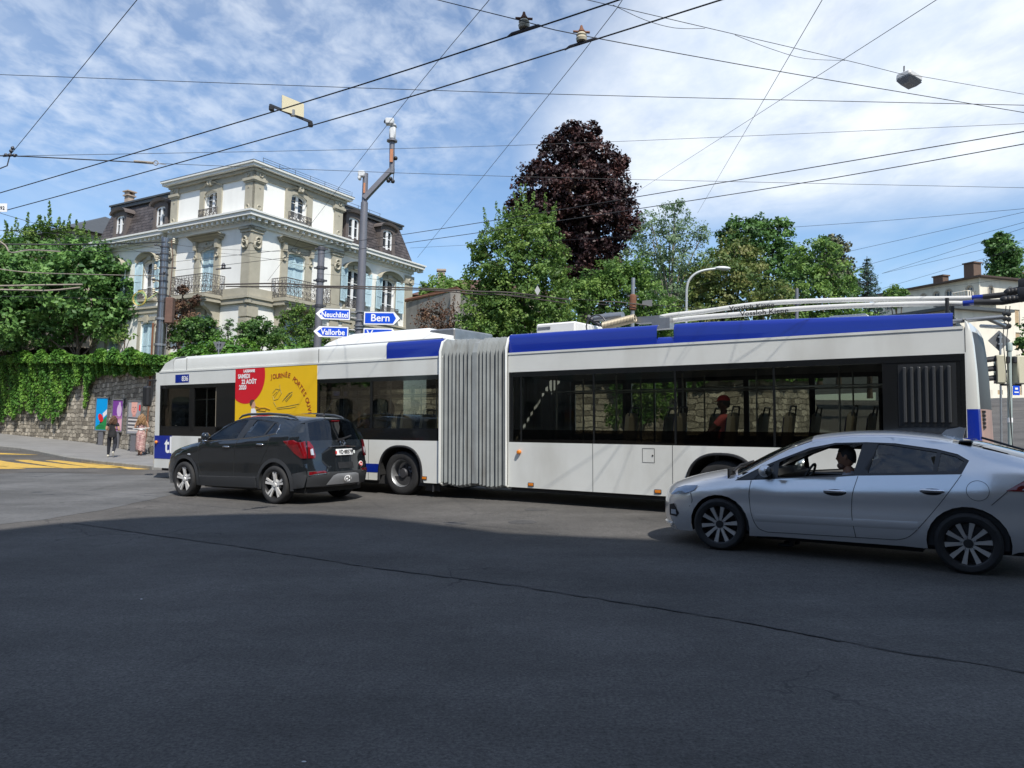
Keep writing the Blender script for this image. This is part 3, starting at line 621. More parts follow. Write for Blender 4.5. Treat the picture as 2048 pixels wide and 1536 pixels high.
    # dormers
    for ax, c, z0, z1 in (('x', 7.82, 4.36, 6.12), ('x', 10.92, 4.36, 6.08), ('y', 8.72, 4.34, 5.98), ('y', 12.92, 4.32, 5.94)):
        T = RW if ax == 'x' else LW; f, n = T['f'], T['n']; hw = .46; fz = -.02; mb = MB()
        mb.skin([(c-hw-.24, z0-.1), (c+hw+.24, z0-.1), (c+hw+.24, z1+.1)]+[(c+(hw+.24)*math.cos(math.pi*k/10), z1+.1+.2*math.sin(math.pi*k/10)) for k in range(1, 10)]+[(c-hw-.24, z1+.1)], [arch(c-hw, c+hw, z0, z1, .16)], lambda a, z: f(a, z, fz), None, reveal=n*.16)
        for sgn in (-1, 1):
            a = c+sgn*(hw+.24); mb.add([f(a, z0-.1, fz), f(a, z1+.14, fz), f(a, z1+.14, fz-1.1), f(a, z0-.1, fz-1.1)], [(0, 1, 2, 3)])
        for k in range(10):
            P = []
            for kk in (k, k+1):
                an = math.pi*kk/10; ca, sa = math.cos(an), math.sin(an)
                for (w, h, d) in ((.36, .24, .16), (.40, .34, .22), (.40, .38, -1.1), (.3, .24, -1.1)): P.append(f(c+(hw+w)*ca, z1+.02+h*sa*1.15+(.05 if h > .3 else 0), fz+d))
            mb.add(P, [(0, 4, 5, 1), (1, 5, 6, 2), (2, 6, 7, 3), (3, 7, 4, 0)])
        dm = mb.build('dormer', M_DORM, H)
        window(dict(f=lambda a, z, d=0, f=f: f(a, z, d+fz), n=n), c-hw, c+hw, z0, z1, .16, dm, .14)
    # balconies
    for T, a0, a1 in ((RT, 1.42, 4.72), (LT, 1.95, 5.08)):
        mb = MB(); f = T['f']
        def bl(x0, x1, z0, z1, d0, d1):
            P = [f(a, z, d) for a in (x0, x1) for d in (d0, d1) for z in (z0, z1)]; mb.add(P, [(0, 1, 3, 2), (4, 6, 7, 5), (0, 4, 5, 1), (2, 3, 7, 6), (0, 2, 6, 4), (1, 5, 7, 3)])
        bl(a0, a1, -.12, .06, .2, 1.22); bl(a0+.06, a1-.06, -.24, -.12, .2, 1.14); bl(a0+.02, a1-.02, -.34, -.24, .2, 1.06)
        for c in (a0+.45, a1-.45):
            mb.prism([(0, -.34), (1.0, -.34), (.98, -.55), (.7, -.72), (.45, -.95), (.38, -1.35), (.2, -1.55), (0, -1.6)], lambda d, z: f(c-.14, z, d+.02), Vector(f(.28, 0, 0))-Vector(f(0, 0, 0)))
        bo = mb.build('balcony', M_MOLASSE, H); r_ = railing(T, a0+.04, a1-.04, .08, 1.12, 1.16, 'balcony_railing', True); r_.parent = bo
    # downpipe at the joint
    mb = MB(); mb.tube([(6.62, .18, 3.7), (6.62, .18, -4)], .07, 8); mb.box(6.5, 6.75, .02, .28, 3.4, 3.75); mb.build('downpipe', mat('copper_pipe', (.10, .06, .045), .5, .4), H)
mansion()
# ================================================================ other buildings
M_CREAM = mat('cream_render', (.74, .68, .56), .85, var=.10, vs=.7, bump=.06, bs=20, dirt=((.38, .34, .27), .9, (1, 1, .2), .4))
M_BEIGE = mat('beige_render', (.48, .42, .34), .85, var=.12, vs=.8)
def arched_house():
    an = math.atan2(.40, 1); O = at(1966, 838, 104.0); O.z = 4.2; Mx = Matrix.Translation(O) @ Matrix.Rotation(an, 4, 'Z')   # x along the right front, y along the left front
    H = thing('apartment_house', 'cream apartment house with arched top windows, balconies and brown tiled roof', 'house', Mx)
    top = 16.9; A = lambda a, z, d=0: (a, -d, z); B = lambda a, z, d=0: (-d, a, z); ca, sa = math.cos(an), math.sin(an)
    yu = lambda u: (lambda k: (O.x-k*O.y)/(k*ca+sa))((u-1024)/FOC); xu = lambda u: (lambda k: (k*O.y-O.x)/(ca-k*sa))((u-1024)/FOC)
    wr = [(x-.48, x+.48, z, z+1.55, rs) for x in (xu(1988), xu(2027), xu(2027)+3, xu(2027)+6) for z, rs in ((top-2.75, .46),)] + [(x-.5, x+.5, z, z+2.3, 0) for x in (xu(2001), xu(2040), xu(2040)+3) for z in (.8, 4.0, 7.2, 10.4)]
    wl = [(y-.45, y+.45, top-2.6, top-1.15, .42) for y in [yu(u) for u in (1945, 1903, 1878, 1852, 1827, 1803, 1781)]]; wl += [(y-.55, y+.55, z, z+1.7, 0) for y in [yu(u) for u in (1930, 1890, 1850, 1810)] for z in (1.0, 4.4, 7.8, 11.0)]
    LL = yu(1752); mb = MB()
    mb.skin([(0, 0), (22, 0), (22, top), (0, top)], [arch(*w) for w in wr], lambda a, z: A(a, z), None, reveal=Vector((0, .22, 0)))
    mb.skin([(0, 0), (LL, 0), (LL, top), (0, top)], [arch(*w) for w in wl], lambda a, z: B(a, z), None, reveal=Vector((.22, 0, 0)))
    mb.box(21.98, 22, .02, 10, 0, top); mb.box(.02, 10, LL-.02, LL, 0, top); mb.build('wall', M_CREAM, H)
    mb = MB(); mb.box(.5, 21.5, .5, LL-.5, .1, top-.2); mb.build('interior', M_ROOM, H); mbl = mat('ochre_blind', (.46, .33, .19), .7, var=.1)
    for T, ws in ((A, wr), (B, wl)):
        for (x0, x1, z0, z1, rs) in ws:
            fm = MB(); fm.skin(arch(x0, x1, z0, z1, rs), [arch(x0+.08, (x0+x1)/2-.05, z0+.08, z1-.1-rs*.3, rs*.4), arch((x0+x1)/2+.05, x1-.08, z0+.08, z1-.1-rs*.3, rs*.4)], lambda a, z: T(a, z, -.14))
            w = fm.build('window', M_FRAME if not rs else M_BEIGE, H); pm = MB(); pm.skin(arch(x0, x1, z0, z1, rs), [], lambda a, z: T(a, z, -.17)); pm.build('pane', M_PANE, w)
            if rs: sm = MB(); sm.skin(arch(x0-.18, x1+.18, z0-.15, z1+.18, rs+.14), [arch(x0, x1, z0, z1, rs)], lambda a, z: T(a, z, .03)); sm.build('window_surround', M_BEIGE, w)
            elif T is A:
                sm = MB()
                for k in range(int((z1-z0)/.12)): sm.add([A(x0+.05, z0+k*.12, -.1), A(x1-.05, z0+k*.12, -.1), A(x1-.05, z0+k*.12+.11, -.13), A(x0+.05, z0+k*.12+.11, -.13)], [(0, 1, 2, 3)])
                sm.build('roller_blind', mbl, w)
    mb = MB(); e = .9; h = 1.3
    mb.add([(-e, -e, top), (22+e, -e, top), (22+e, LL+e, top), (-e, LL+e, top), (6, 6, top+h), (16, 6, top+h), (16, LL-6, top+h), (6, LL-6, top+h)], [(0, 1, 5, 4), (1, 2, 6, 5), (2, 3, 7, 6), (3, 0, 4, 7), (4, 5, 6, 7)]); rf = mb.build('roof', M_TILE, H)
    mb = MB(); mb.box(-e-.05, 22+e, -e-.05, 0, top-.2, top-.01); mb.box(-e-.05, 0, 0, LL+e, top-.2, top-.01); mb.build('gutter', mat('brown_gutter', (.09, .055, .04), .5, .3), H)
    for (x, y, w, l, hh) in ((2.2, 2.6, 1.5, 1.5, 2.3), (2.0, yu(1868), 1.2, 1.6, 1.3)):
        mb = MB(); mb.box(x-w/2, x+w/2, y-l/2, y+l/2, top+.1, top+hh); mb.box(x-w*.6, x+w*.6, y-l*.6, y+l*.6, top+hh, top+hh+.18); mb.build('chimney', mat('brown_chimney', (.13, .085, .06), .85, var=.2), rf)
    for z, y0, y1 in ((top-2.95, yu(1957), yu(1925)), (top-6.1, yu(1953), yu(1914))):
        mb = MB(); mb.box(-1.5, .0, y0, y1, z-.2, z); bal = mb.build('balcony', M_CREAM, H); mb = MB()
        for (p, q) in (((-1.45, y0+.05), (-1.45, y1-.05)), ((-1.45, y0+.05), (-.05, y0+.05)), ((-1.45, y1-.05), (-.05, y1-.05))):
            n = max(2, int((abs(q[0]-p[0])+abs(q[1]-p[1]))/.4))
            for i in range(n+1): x, y = p[0]+(q[0]-p[0])*i/n, p[1]+(q[1]-p[1])*i/n; mb.cb((x, y, z+.45), .16, .16, .9)
            mb.tube([(*p, z+.95), (*q, z+.95)], .08, 6)
        mb.build('railing', M_CREAM, bal)
    mb = MB(); mb.box(-2.0, 3.2, -1.8, -.02, top-3.65, top-3.45); mb.box(-2.0, -.02, -.02, 5.5, top-3.65, top-3.45); mb.build('canopy', M_ZINC, H)
    mb = MB(); mb.tube([(-.09, -.09, top-.2), (-.09, -.09, 0)], .09, 6); mb.build('downpipe', M_CREAM, H)
arched_house()
def low_wing():
    O = at(1850, 838, 66.0); O.z = 4.1; Mx = Matrix.Translation(O) @ Matrix.Rotation(math.atan2(.40, 1), 4, 'Z')
    H = thing('annex', 'long low cream annex with a row of small windows behind the trolley poles', 'house', Mx)
    mb = MB(); B = lambda a, z, d=0: (-d, a, z); ws = [(y, y+1.2, 4.6, 5.6, 0) for y in np.arange(-2.2, 14, 2.4)]
    mb.skin([(-3, 0), (18, 0), (18, 6.6), (-3, 6.6)], [arch(*w) for w in ws], lambda a, z: B(a, z), None, reveal=Vector((.2, 0, 0))); mb.box(.02, 6, -3, -2.98, 0, 6.6); mb.build('wall', M_CREAM, H)
    for w in ws: pm = MB(); pm.skin(arch(*w), [], lambda a, z: B(a, z, -.15)); pm.build('window', M_PANE, H)
    mb = MB(); mb.box(-.7, 6.5, -3.6, 18.6, 6.6, 6.85); mb.build('roof', M_ZINC, H)
low_wing()
def simple_house(label, O, rot, sx, sy, h, ridge, wm, rm, wins, chim=None, name='house'):
    Mx = Matrix.Translation(O) @ Matrix.Rotation(rot, 4, 'Z'); H = thing(name, label, 'house', Mx); mb = MB()
    hs = [arch(x, x+.9, h-2.2, h-.8, 0) for x in wins]
    mb.skin([(0, 0), (sx, 0), (sx, h), (0, h)], hs, lambda a, z: (a, 0, z), None, reveal=Vector((0, .2, 0)))
    mb.box(0, .02, .02, sy, 0, h); mb.box(sx-.02, sx, .02, sy, 0, h); mb.box(.02, sx-.02, sy-.02, sy, 0, h); mb.build('wall', wm, H)
    for x in wins: pm = MB(); pm.skin(arch(x, x+.9, h-2.2, h-.8, 0), [], lambda a, z: (a, .18, z)); pm.build('window', M_PANE, H)
    e = .5; mb = MB(); mb.add([(-e, -e, h), (sx+e, -e, h), (sx+e, sy+e, h), (-e, sy+e, h), (sy*.4, sy/2, h+ridge), (sx-sy*.4, sy/2, h+ridge)], [(0, 1, 5, 4), (1, 2, 5), (2, 3, 4, 5), (3, 0, 4), (0, 3, 2, 1)]); rf = mb.build('roof', rm, H)
    if chim:
        for (x, y, hh) in chim: mb = MB(); mb.box(x-.3, x+.3, y-.3, y+.3, h, hh); mb.box(x-.4, x+.4, y-.4, y+.4, hh, hh+.15); mb.build('chimney', mat('pale_chimney', (.40, .33, .27), .85), rf)
p = at(905, 600, 62); p.z = 6
simple_house('long house with a low brown tiled roof behind the mansion', at(830, 838, 62)+Vector((0, 0, 4)), R(6), 12, 9, 6.0, 2.2, M_BEIGE, M_TILE, (1.5, 4.5, 7.5), [(2.1, 3.0, 8.6)])
simple_house('red roofed house glimpsed at the far left behind the mansion', at(120, 838, 66)+Vector((0, 0, 5)), R(-25), 16, 10, 10.4, 3.6, M_BEIGE, mat('red_roof_tile', (.30, .11, .06), .8, var=.35, vs=4, bump=.4, bs=14), (2, 5, 8, 11), [(6.5, 3.0, 12.4)])
simple_house('grey roofed house at the left edge behind the leafy trees', at(-70, 838, 60)+Vector((0, 0, 5)), R(-30), 14, 9, 8.2, 2.4, M_BEIGE, M_ZINC, (2, 6, 10), None)
simple_house('brown roofed house behind the cream apartment house', at(2022, 838, 150)+Vector((0, 0, 6)), R(14), 34, 12, 21.0, 3.5, M_BEIGE, M_TILE, (2, 6), None)
def garden_wall():
    a, b = at(812, 600, 43.0), at(912, 600, 39.0); H = thing('garden_wall', 'weathered grey concrete garden wall right of the mansion', 'wall', Matrix())
    c = at(990, 600, 47.0); zt = at(880, 588, 40).z; mb = MB(); Mc = mat('stained_concrete', (.30, .28, .25), .9, var=.3, vs=1.4, bump=.2, bs=20, dirt=((.10, .09, .08), 2.2, (1, 1, .3), .7))
    def seg(p, q, t):
        p, q = Vector((p.x, p.y, 0)), Vector((q.x, q.y, 0)); d = (q-p).normalized(); n = Vector((-d.y, d.x, 0))*t; L = (q-p).length
        for k in range(4):
            u, v = p+d*(L*k/4+.01), p+d*(L*(k+1)/4-.01); mb.add([(*w.xy, z) for z in (3.5, zt) for w in (u, v, v+n, u+n)], [(0, 1, 2, 3), (4, 7, 6, 5), (0, 4, 5, 1), (1, 5, 6, 2), (2, 6, 7, 3), (3, 7, 4, 0)])
    seg(a, b, .3); seg(b, c, .3); mb.build('wall', Mc, H, world=True)
    mb = MB(); mb.tube([(a.x, a.y, zt+.12), (b.x, b.y, zt+.12), (c.x, c.y, zt+.12)], .11, 6); mb.build('coping', mat('rusty_coping', (.20, .09, .05), .8, var=.3), H, world=True)
garden_wall()
def shade_building():
    """town house across the street, behind the photographer; unseen, its roofline shaped to throw the shade over the crossing"""
    k = math.tan(SUN_EL); h = Vector((SUN.x, SUN.y, 0)).normalized(); Yf = -7.0
    E = [gp(*q) for q in ((-900, 1150), (-300, 1082), (0, 1060), (110, 1047), (300, 1034), (480, 1028), (620, 1027), (760, 1036), (850, 1046), (1010, 1066), (1200, 1075), (1330, 1080))] + [Vector((3.2, 10.6, 0)), Vector((5.5, 10.3, 0)), Vector((9, 10.6, 0)), Vector((16, 11, 0))]
    P = []  # roofline traced back along the sun from the wanted shade edge
    for q in E:
        t = (Yf-q.y)/h.y; P.append((q.x+h.x*t, t*k))
    H = thing('unseen_town_house', 'unseen town house with tall windows across the street, roofline shaped to throw shade', 'house', Matrix()); mb = MB()
    x0, x1 = P[0][0], P[-1][0]; out = [(x0, -.2), (x1, -.2)] + P[::-1]
    ws = [arch(x, x+1.5, z, z+2.5, .5) for x in np.arange(math.ceil(x0)+1.5, x1-2, 3.6) for z in np.arange(1.0, 22, 3.9)]
    ws = [w for w in ws if inside((w[0][0]-.4, max(p[1] for p in w)+.6), out) and inside((w[1][0]+.4, max(p[1] for p in w)+.6), out)]
    mb.skin(out, ws, lambda a, z: (a, Yf, z), None, reveal=Vector((0, -.3, 0)))
    n = len(P); mb.add([(p[0], Yf, p[1]) for p in P]+[(p[0], Yf-.9, p[1]) for p in P], [(i, i+1, i+1+n, i+n) for i in range(n-1)])
    mb.skin(out, [], lambda a, z: (a, Yf-.9, z)); mb.box(x0-.02, x0, Yf-.9, Yf, 0, P[0][1]); mb.box(x1, x1+.02, Yf-.9, Yf, 0, P[-1][1])
    mb.build('wall', mat('ochre_render', (.20, .17, .135), .85, var=.2), H, world=True)
    mb = MB()
    for w in ws: mb.skin(w, [], lambda a, z: (a, Yf-.26, z))
    o = mb.build('window', M_PANE, H, world=True)
shade_building()
for (lab, x, y, rot, sx, sy, h, rg, col) in (('tall grey stone apartment block out of view at left, added to darken window reflections', -42, 30, R(-96), 24, 12, 15, 3, (.20, .18, .15)), ('brown apartment block left beyond the crossing, unseen, added to darken window reflections', -44, 4, R(-92), 22, 12, 16, 3, (.16, .13, .10)), ('pale apartment block at the far left corner, unseen, added to darken window reflections', -36, -20, R(-60), 24, 12, 17, 3, (.22, .19, .15)), ('long brown apartment block across the street, unseen, added to fill the bus window reflections', -6, -15, R(0), 34, 10, 8.5, 2, (.13, .105, .085))):
    mw = mat('street_house_wall', col, .85, var=.15)  # unseen blocks added so the bus windows reflect something dark
    Mx = Matrix.Translation((x, y, gz(x, y))) @ Matrix.Rotation(rot+math.pi, 4, 'Z'); H = thing('unseen_town_house', lab, 'house', Mx); mb = MB(); ws = [arch(a, a+1.3, z, z+2.2, .3) for a in np.arange(1.2, sx-2, 2.8) for z in np.arange(1.0, h-3, 3.7)]
    mb.skin([(0, -.5), (sx, -.5), (sx, h), (0, h)], ws, lambda a, z: (a, 0, z), None, reveal=Vector((0, .25, 0))); mb.box(0, .02, .02, sy, -.5, h); mb.box(sx-.02, sx, .02, sy, -.5, h); mb.build('wall', mw, H); mb = MB()
    for w in ws: mb.skin(w, [], lambda a, z: (a, .2, z))
    mb.build('window', M_PANE, H); mb = MB(); mb.add([(-.6, -.6, h), (sx+.6, -.6, h), (sx+.6, sy, h), (-.6, sy, h), (sy*.4, sy/2, h+rg), (sx-sy*.4, sy/2, h+rg)], [(0, 1, 5, 4), (1, 2, 5), (2, 3, 4, 5), (3, 0, 4)]); mb.build('roof', M_TILE, H)
# ================================================================ vegetation
def unit(n):
    v = RNG.normal(size=(n, 3)); return v/np.linalg.norm(v, axis=1)[:, None]
def leaf_mesh(name, C, N, S, tone, material, parent, ratio=.62, fold=.18):
    """C centres, N facing directions, S lengths -> one mesh of folded leaves"""
    n = len(C); T = unit(n); T -= N*(T*N).sum(1)[:, None]; T /= np.linalg.norm(T, axis=1)[:, None]+1e-9; B = np.cross(N, T)
    S = S[:, None]; w = S*ratio*.5
    V = np.stack([C-T*S*.5, C+B*w+N*S*fold*.5, C+T*S*.5, C-B*w+N*S*fold*.5], 1).reshape(-1, 3)
    me = bpy.data.meshes.new(name); me.vertices.add(4*n); me.vertices.foreach_set('co', V.astype(np.float32).ravel())
    idx = np.arange(4*n, dtype=np.int32).reshape(n, 4)[:, [0, 1, 2, 0, 2, 3]].ravel()
    me.loops.add(6*n); me.loops.foreach_set('vertex_index', idx); me.polygons.add(2*n)
    me.polygons.foreach_set('loop_start', np.arange(0, 6*n, 3, dtype=np.int32)); me.polygons.foreach_set('loop_total', np.full(2*n, 3, dtype=np.int32))
    at_ = me.attributes.new('tone', 'FLOAT', 'FACE'); at_.data.foreach_set('value', np.repeat(np.clip(tone, 0, 1), 2).astype(np.float32))
    me.materials.append(material); me.update(calc_edges=True)
    o = bpy.data.objects.new(name, me); COL.objects.link(o)
    if parent is not None: o.parent = parent; o.matrix_parent_inverse = WM[parent.name].inverted()
    return o
def clumps(blobs, leaf, cr, dens=1.0, per=34, droop=0.0, core=.5, up=.45, gap=0.0):
    Cs, Ns, Ss, Ts = [], [], [], []
    for (c, r) in blobs:
        c = np.array(c); k = min(cr, r*.5); n = max(4, int(dens*3.2*(r/k)**2)); d = unit(n); rad = r*(RNG.uniform(.55, 1.05, n)**.6)
        q = c + d*rad[:, None]*np.array([1, 1, .95]); keep = RNG.random(n) > gap; q, d = q[keep], d[keep]; n = len(q)
        tn = RNG.normal(.52, .27, n); kk = k*RNG.uniform(.6, 1.25, n)
        m = RNG.poisson(per, n); I = np.repeat(np.arange(n), m); M = len(I)
        off = unit(M)*(RNG.random(M)**.45)[:, None]*kk[I][:, None]*np.array([1.15, 1.15, .75])
        off[:, 2] -= droop*np.abs(RNG.normal(0, 1, M))*kk[I]
        Cs.append(q[I]+off); nn = d[I]*.55+np.array([0, 0, up])+unit(M)*.75; Ns.append(nn/np.linalg.norm(nn, axis=1)[:, None])
        Ss.append(leaf*RNG.uniform(.6, 1.3, M)); Ts.append(tn[I]+RNG.normal(0, .13, M))
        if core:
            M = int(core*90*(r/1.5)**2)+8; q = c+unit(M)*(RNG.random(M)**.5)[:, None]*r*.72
            Cs.append(q); Ns.append(unit(M)); Ss.append(np.full(M, max(leaf*1.6, r*.2))); Ts.append(RNG.normal(.3, .15, M))  # inner leaves toned darker: shade inside the crown put into the colour
    return np.concatenate(Cs), np.concatenate(Ns), np.concatenate(Ss), np.concatenate(Ts)
M_BARK = mat('bark', (.10, .075, .055), .9, var=.35, vs=5, bump=.6, bs=18)
M_BARKP = mat('grey_bark', (.22, .20, .17), .9, var=.3, vs=5, bump=.5, bs=18)
L_MAPLE = leafmat('maple_leaf', [(0.049, 0.118, 0.036), (0.112, 0.237, 0.063), (0.224, 0.396, 0.107)], .35)
L_DARK = leafmat('dark_green_leaf', [(0.037, 0.089, 0.025), (0.079, 0.168, 0.044), (0.145, 0.277, 0.063)], .3)
L_HORN = leafmat('hornbeam_leaf', [(0.055, 0.112, 0.023), (0.116, 0.216, 0.048), (0.234, 0.338, 0.078)], .35)
L_PURP = leafmat('purple_leaf', [(.016, .008, .010), (.040, .018, .018), (.095, .042, .036)], .12)
L_GREY = leafmat('silvery_leaf', [(0.102, 0.170, 0.085), (0.187, 0.281, 0.145), (0.289, 0.392, 0.222)], .4)
L_MID = leafmat('fresh_green_leaf', [(0.055, 0.128, 0.033), (0.135, 0.246, 0.055), (0.247, 0.376, 0.089)], .38)
L_RUST = leafmat('browning_leaf', [(0.066, 0.123, 0.030), (0.153, 0.201, 0.054), (0.245, 0.246, 0.084)], .32)
L_FIR = leafmat('fir_needle', [(0.031, 0.068, 0.048), (0.060, 0.119, 0.085), (0.102, 0.170, 0.127)], .12)
L_PINE = leafmat('pine_needle', [(0.060, 0.085, 0.052), (0.119, 0.137, 0.077), (0.204, 0.196, 0.119)], .12)
L_IVY = leafmat('ivy_leaf', [(0.039, 0.122, 0.020), (0.108, 0.254, 0.040), (0.234, 0.412, 0.069)], .32)
L_REDB = leafmat('reddish_leaf', [(0.060, 0.037, 0.028), (0.137, 0.077, 0.052), (0.239, 0.145, 0.085)], .25)
L_LIME = leafmat('bamboo_leaf', [(0.119, 0.222, 0.052), (0.222, 0.358, 0.085), (0.341, 0.400, 0.154)], .42)
def ground_at(x, y): return wall_top(x, min(y, 40)) - .15 if y > 31 else gz(x, y)
def tree(name, label, cat, Y, px, material, leaf=.20, cr=.45, dens=1.0, per=34, trunk=None, bark=None, depth=.5, base=None, droop=0, core=.5, gap=0.0, up=.45, group=None, spires=0, limbs=True, grow=1.08):
    k = Y/FOC; blobs = []
    for i, (u, v, r) in enumerate(px):
        c = at(u, v, Y); c.y += random.uniform(-depth, depth)*r*k; f = c.y/Y; c = at(u, v, c.y); blobs.append((c, r*k*grow))
    cx = trunk if trunk else sum(b[0].x for b in blobs)/len(blobs)/k*1.0
    top = max(blobs, key=lambda b: b[0].z)[0]; bx = at(trunk, 838, Y).x if trunk else sum(b[0].x for b in blobs)/len(blobs)
    zb = base if base is not None else ground_at(bx, Y); root = Vector((bx, Y, zb))
    H = thing(name, label, cat, root, group)
    mb = MB(); h = max(top.z-zb, .5); tr = max(.04, h*(.012 if bark else .018)); mid = Vector((bx+(top.x-bx)*.3, Y, zb+h*.45)); tp = Vector((top.x, top.y, zb+h*.9))
    pts = spline([root-Vector((0, 0, .3)), root+Vector((random.uniform(-.1, .1), 0, h*.2)), mid, tp], 4); mb.tube(pts, [tr*(1.25-1.05*i/(len(pts)-1)) for i in range(len(pts))], 8)
    if limbs:
        for (c, r) in blobs:
            t = min(1, max(0, (c.z-r*.6-zb)/h)); j = int(t*.75*(len(pts)-1)); a = pts[j]
            if (c-a).length > .4:
                b = a+(c-a)*.5+Vector((0, 0, (c-a).length*.08)); mb.tube(spline([a, b, c], 3), [tr*.45*(1-.8*i/6)+.008 for i in range(7)], 5)
                for _ in range(3): e = c+Vector(unit(1)[0])*r*.8; mb.tube([b+(c-b)*.6, e], [tr*.16+.006, .006], 4)
    mb.build('trunk', bark or M_BARK, H, smooth=60, world=True)
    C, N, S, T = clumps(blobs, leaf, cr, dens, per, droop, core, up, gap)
    if spires:
        ex = []
        for _ in range(spires):
            c, r = random.choice(blobs); d = Vector((random.uniform(-1, 1), random.uniform(-1, 1), random.uniform(.5, 1.3))).normalized(); b = c+d*r*.85; L = random.uniform(.5, 1.4)*min(1.2, r); m = int(L*55)
            t = RNG.random(m)[:, None]; ex.append(np.array(b)+t*np.array([d.x*.25, d.y*.25, 1.0])*L+unit(m)*(.16*(1-t*.8)))
        ex = np.concatenate(ex); n2 = unit(len(ex)); C = np.concatenate([C, ex]); N = np.concatenate([N, n2]); S = np.concatenate([S, leaf*RNG.uniform(.5, 1.0, len(ex))]); T = np.concatenate([T, RNG.normal(.65, .15, len(ex))])
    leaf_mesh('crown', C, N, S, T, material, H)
    return H
tree('tree', 'broad leafy green tree overhanging the ivy wall at the left edge', 'tree', 46.5, [(60, 535, 56), (140, 520, 48), (205, 535, 46), (240, 575, 50), (150, 575, 75), (60, 590, 75), (10, 640, 58), (95, 640, 58), (195, 625, 52), (-50, 560, 80), (262, 615, 30), (250, 545, 34), (30, 560, 50), (235, 660, 24), (130, 660, 30)], L_MAPLE, .30, .5, 1.1, 36, trunk=150)
tree('tree', 'olive green tree with upright shoots behind the leafy tree at left', 'tree', 49, [(100, 492, 42), (40, 497, 40), (150, 497, 34), (75, 476, 26), (0, 508, 38), (190, 510, 22)], L_HORN, .22, .4, 1.0, 30, spires=34)
tree('tree', 'dark evergreen tree at the lower left above the ivy wall', 'tree', 55, [(-30, 640, 60), (30, 640, 45), (-60, 560, 60), (90, 690, 26), (15, 690, 36)], L_DARK, .25, .5, 1.0, 30)
tree('tree', 'big dense hornbeam with upright shoots behind the bus bellows', 'tree', 34, [(1045, 640, 88), (1050, 575, 85), (1000, 520, 50), (1075, 500, 55), (1045, 452, 36), (965, 560, 34), (1110, 590, 44), (1020, 470, 34), (1090, 455, 20), (985, 610, 52), (1110, 640, 45), (965, 500, 22), (960, 640, 40)], L_HORN, .15, .32, 1.25, 40, trunk=1040, spires=80, core=.9)
tree('tree', 'tall dark purple leaved maple rising above the hornbeam', 'tree', 52, [(1150, 292, 42), (1108, 322, 40), (1200, 318, 40), (1085, 372, 48), (1160, 380, 62), (1222, 372, 42), (1055, 402, 28), (1105, 440, 65), (1192, 450, 62), (1246, 432, 32), (1160, 512, 56), (1215, 510, 34), (1120, 285, 24), (1183, 268, 20), (1145, 262, 18), (1243, 325, 18), (1120, 500, 40), (1085, 440, 45), (1262, 460, 18), (1030, 425, 22), (1200, 405, 50), (1160, 330, 45), (1185, 555, 46), (1140, 560, 34), (1225, 550, 30)], L_PURP, .26, .46, 1.25, 46, trunk=1172, gap=.06, core=.8)
tree('tree', 'airy silvery green tree right of the purple maple', 'tree', 46, [(1338, 440, 38), (1305, 480, 40), (1270, 560, 34), (1320, 620, 46), (1385, 610, 44), (1340, 490, 36), (1375, 475, 38), (1330, 530, 52), (1395, 530, 38), (1290, 540, 36), (1350, 580, 50), (1350, 415, 16), (1405, 470, 16), (1300, 440, 18), (1270, 500, 22)], L_GREY, .15, .36, .95, 30, bark=M_BARKP, core=.22, gap=.14)
tree('tree', 'bright green bushy tree at the foot of the purple maple', 'tree', 39, [(1180, 570, 36), (1230, 560, 40), (1275, 545, 34), (1195, 600, 46), (1255, 580, 50), (1310, 640, 46), (1340, 660, 40), (1305, 610, 46), (1160, 640, 44), (1235, 640, 44), (1150, 585, 26), (1285, 655, 40), (1215, 550, 28)], L_MID, .16, .34, 1.15, 36, core=.8)
tree('tree', 'round dark green tree standing highest of the right hand trees', 'tree', 62, [(1500, 475, 36), (1550, 480, 32), (1462, 482, 26), (1582, 525, 34), (1530, 535, 48), (1475, 452, 20), (1520, 450, 20), (1560, 455, 18), (1470, 530, 40), (1600, 560, 34)], L_DARK, .30, .5, 1.2, 34, core=.8)
tree('tree', 'full green tree filling the gap behind the airy silvery tree', 'tree', 58, [(1290, 575, 38), (1345, 560, 36), (1400, 560, 38), (1425, 525, 24), (1370, 605, 40), (1310, 615, 36), (1415, 605, 36), (1260, 560, 26)], L_MID, .22, .42, 1.1, 32, core=.8)
tree('tree', 'browning chestnut tree behind the street lamp', 'tree', 45, [(1375, 640, 40), (1410, 650, 40), (1470, 495, 34), (1450, 550, 46), (1500, 585, 54), (1420, 595, 42), (1548, 600, 40), (1440, 630, 44), (1515, 635, 44), (1495, 520, 32), (1405, 560, 26)], L_RUST, .20, .38, 1.1, 34, core=.7)
tree('tree', 'green leafy tree at the right end of the row above the bus roof', 'tree', 51, [(1560, 640, 40), (1600, 655, 40), (1680, 640, 38), (1635, 515, 38), (1608, 575, 46), (1668, 560, 40), (1700, 610, 34), (1640, 615, 46), (1655, 500, 22), (1580, 620, 34), (1720, 632, 22), (1600, 520, 22)], L_MID, .22, .42, 1.15, 34, core=.8)
tree('tree', 'grey green cedar with flat layered branches behind the green tree', 'tree', 64, [(1668, 484, 15), (1678, 502, 18), (1660, 520, 22), (1685, 530, 19), (1692, 556, 22), (1672, 560, 26), (1708, 578, 15), (1650, 545, 26), (1645, 490, 10)], L_PINE, .30, .45, 1.25, 30, core=.8)
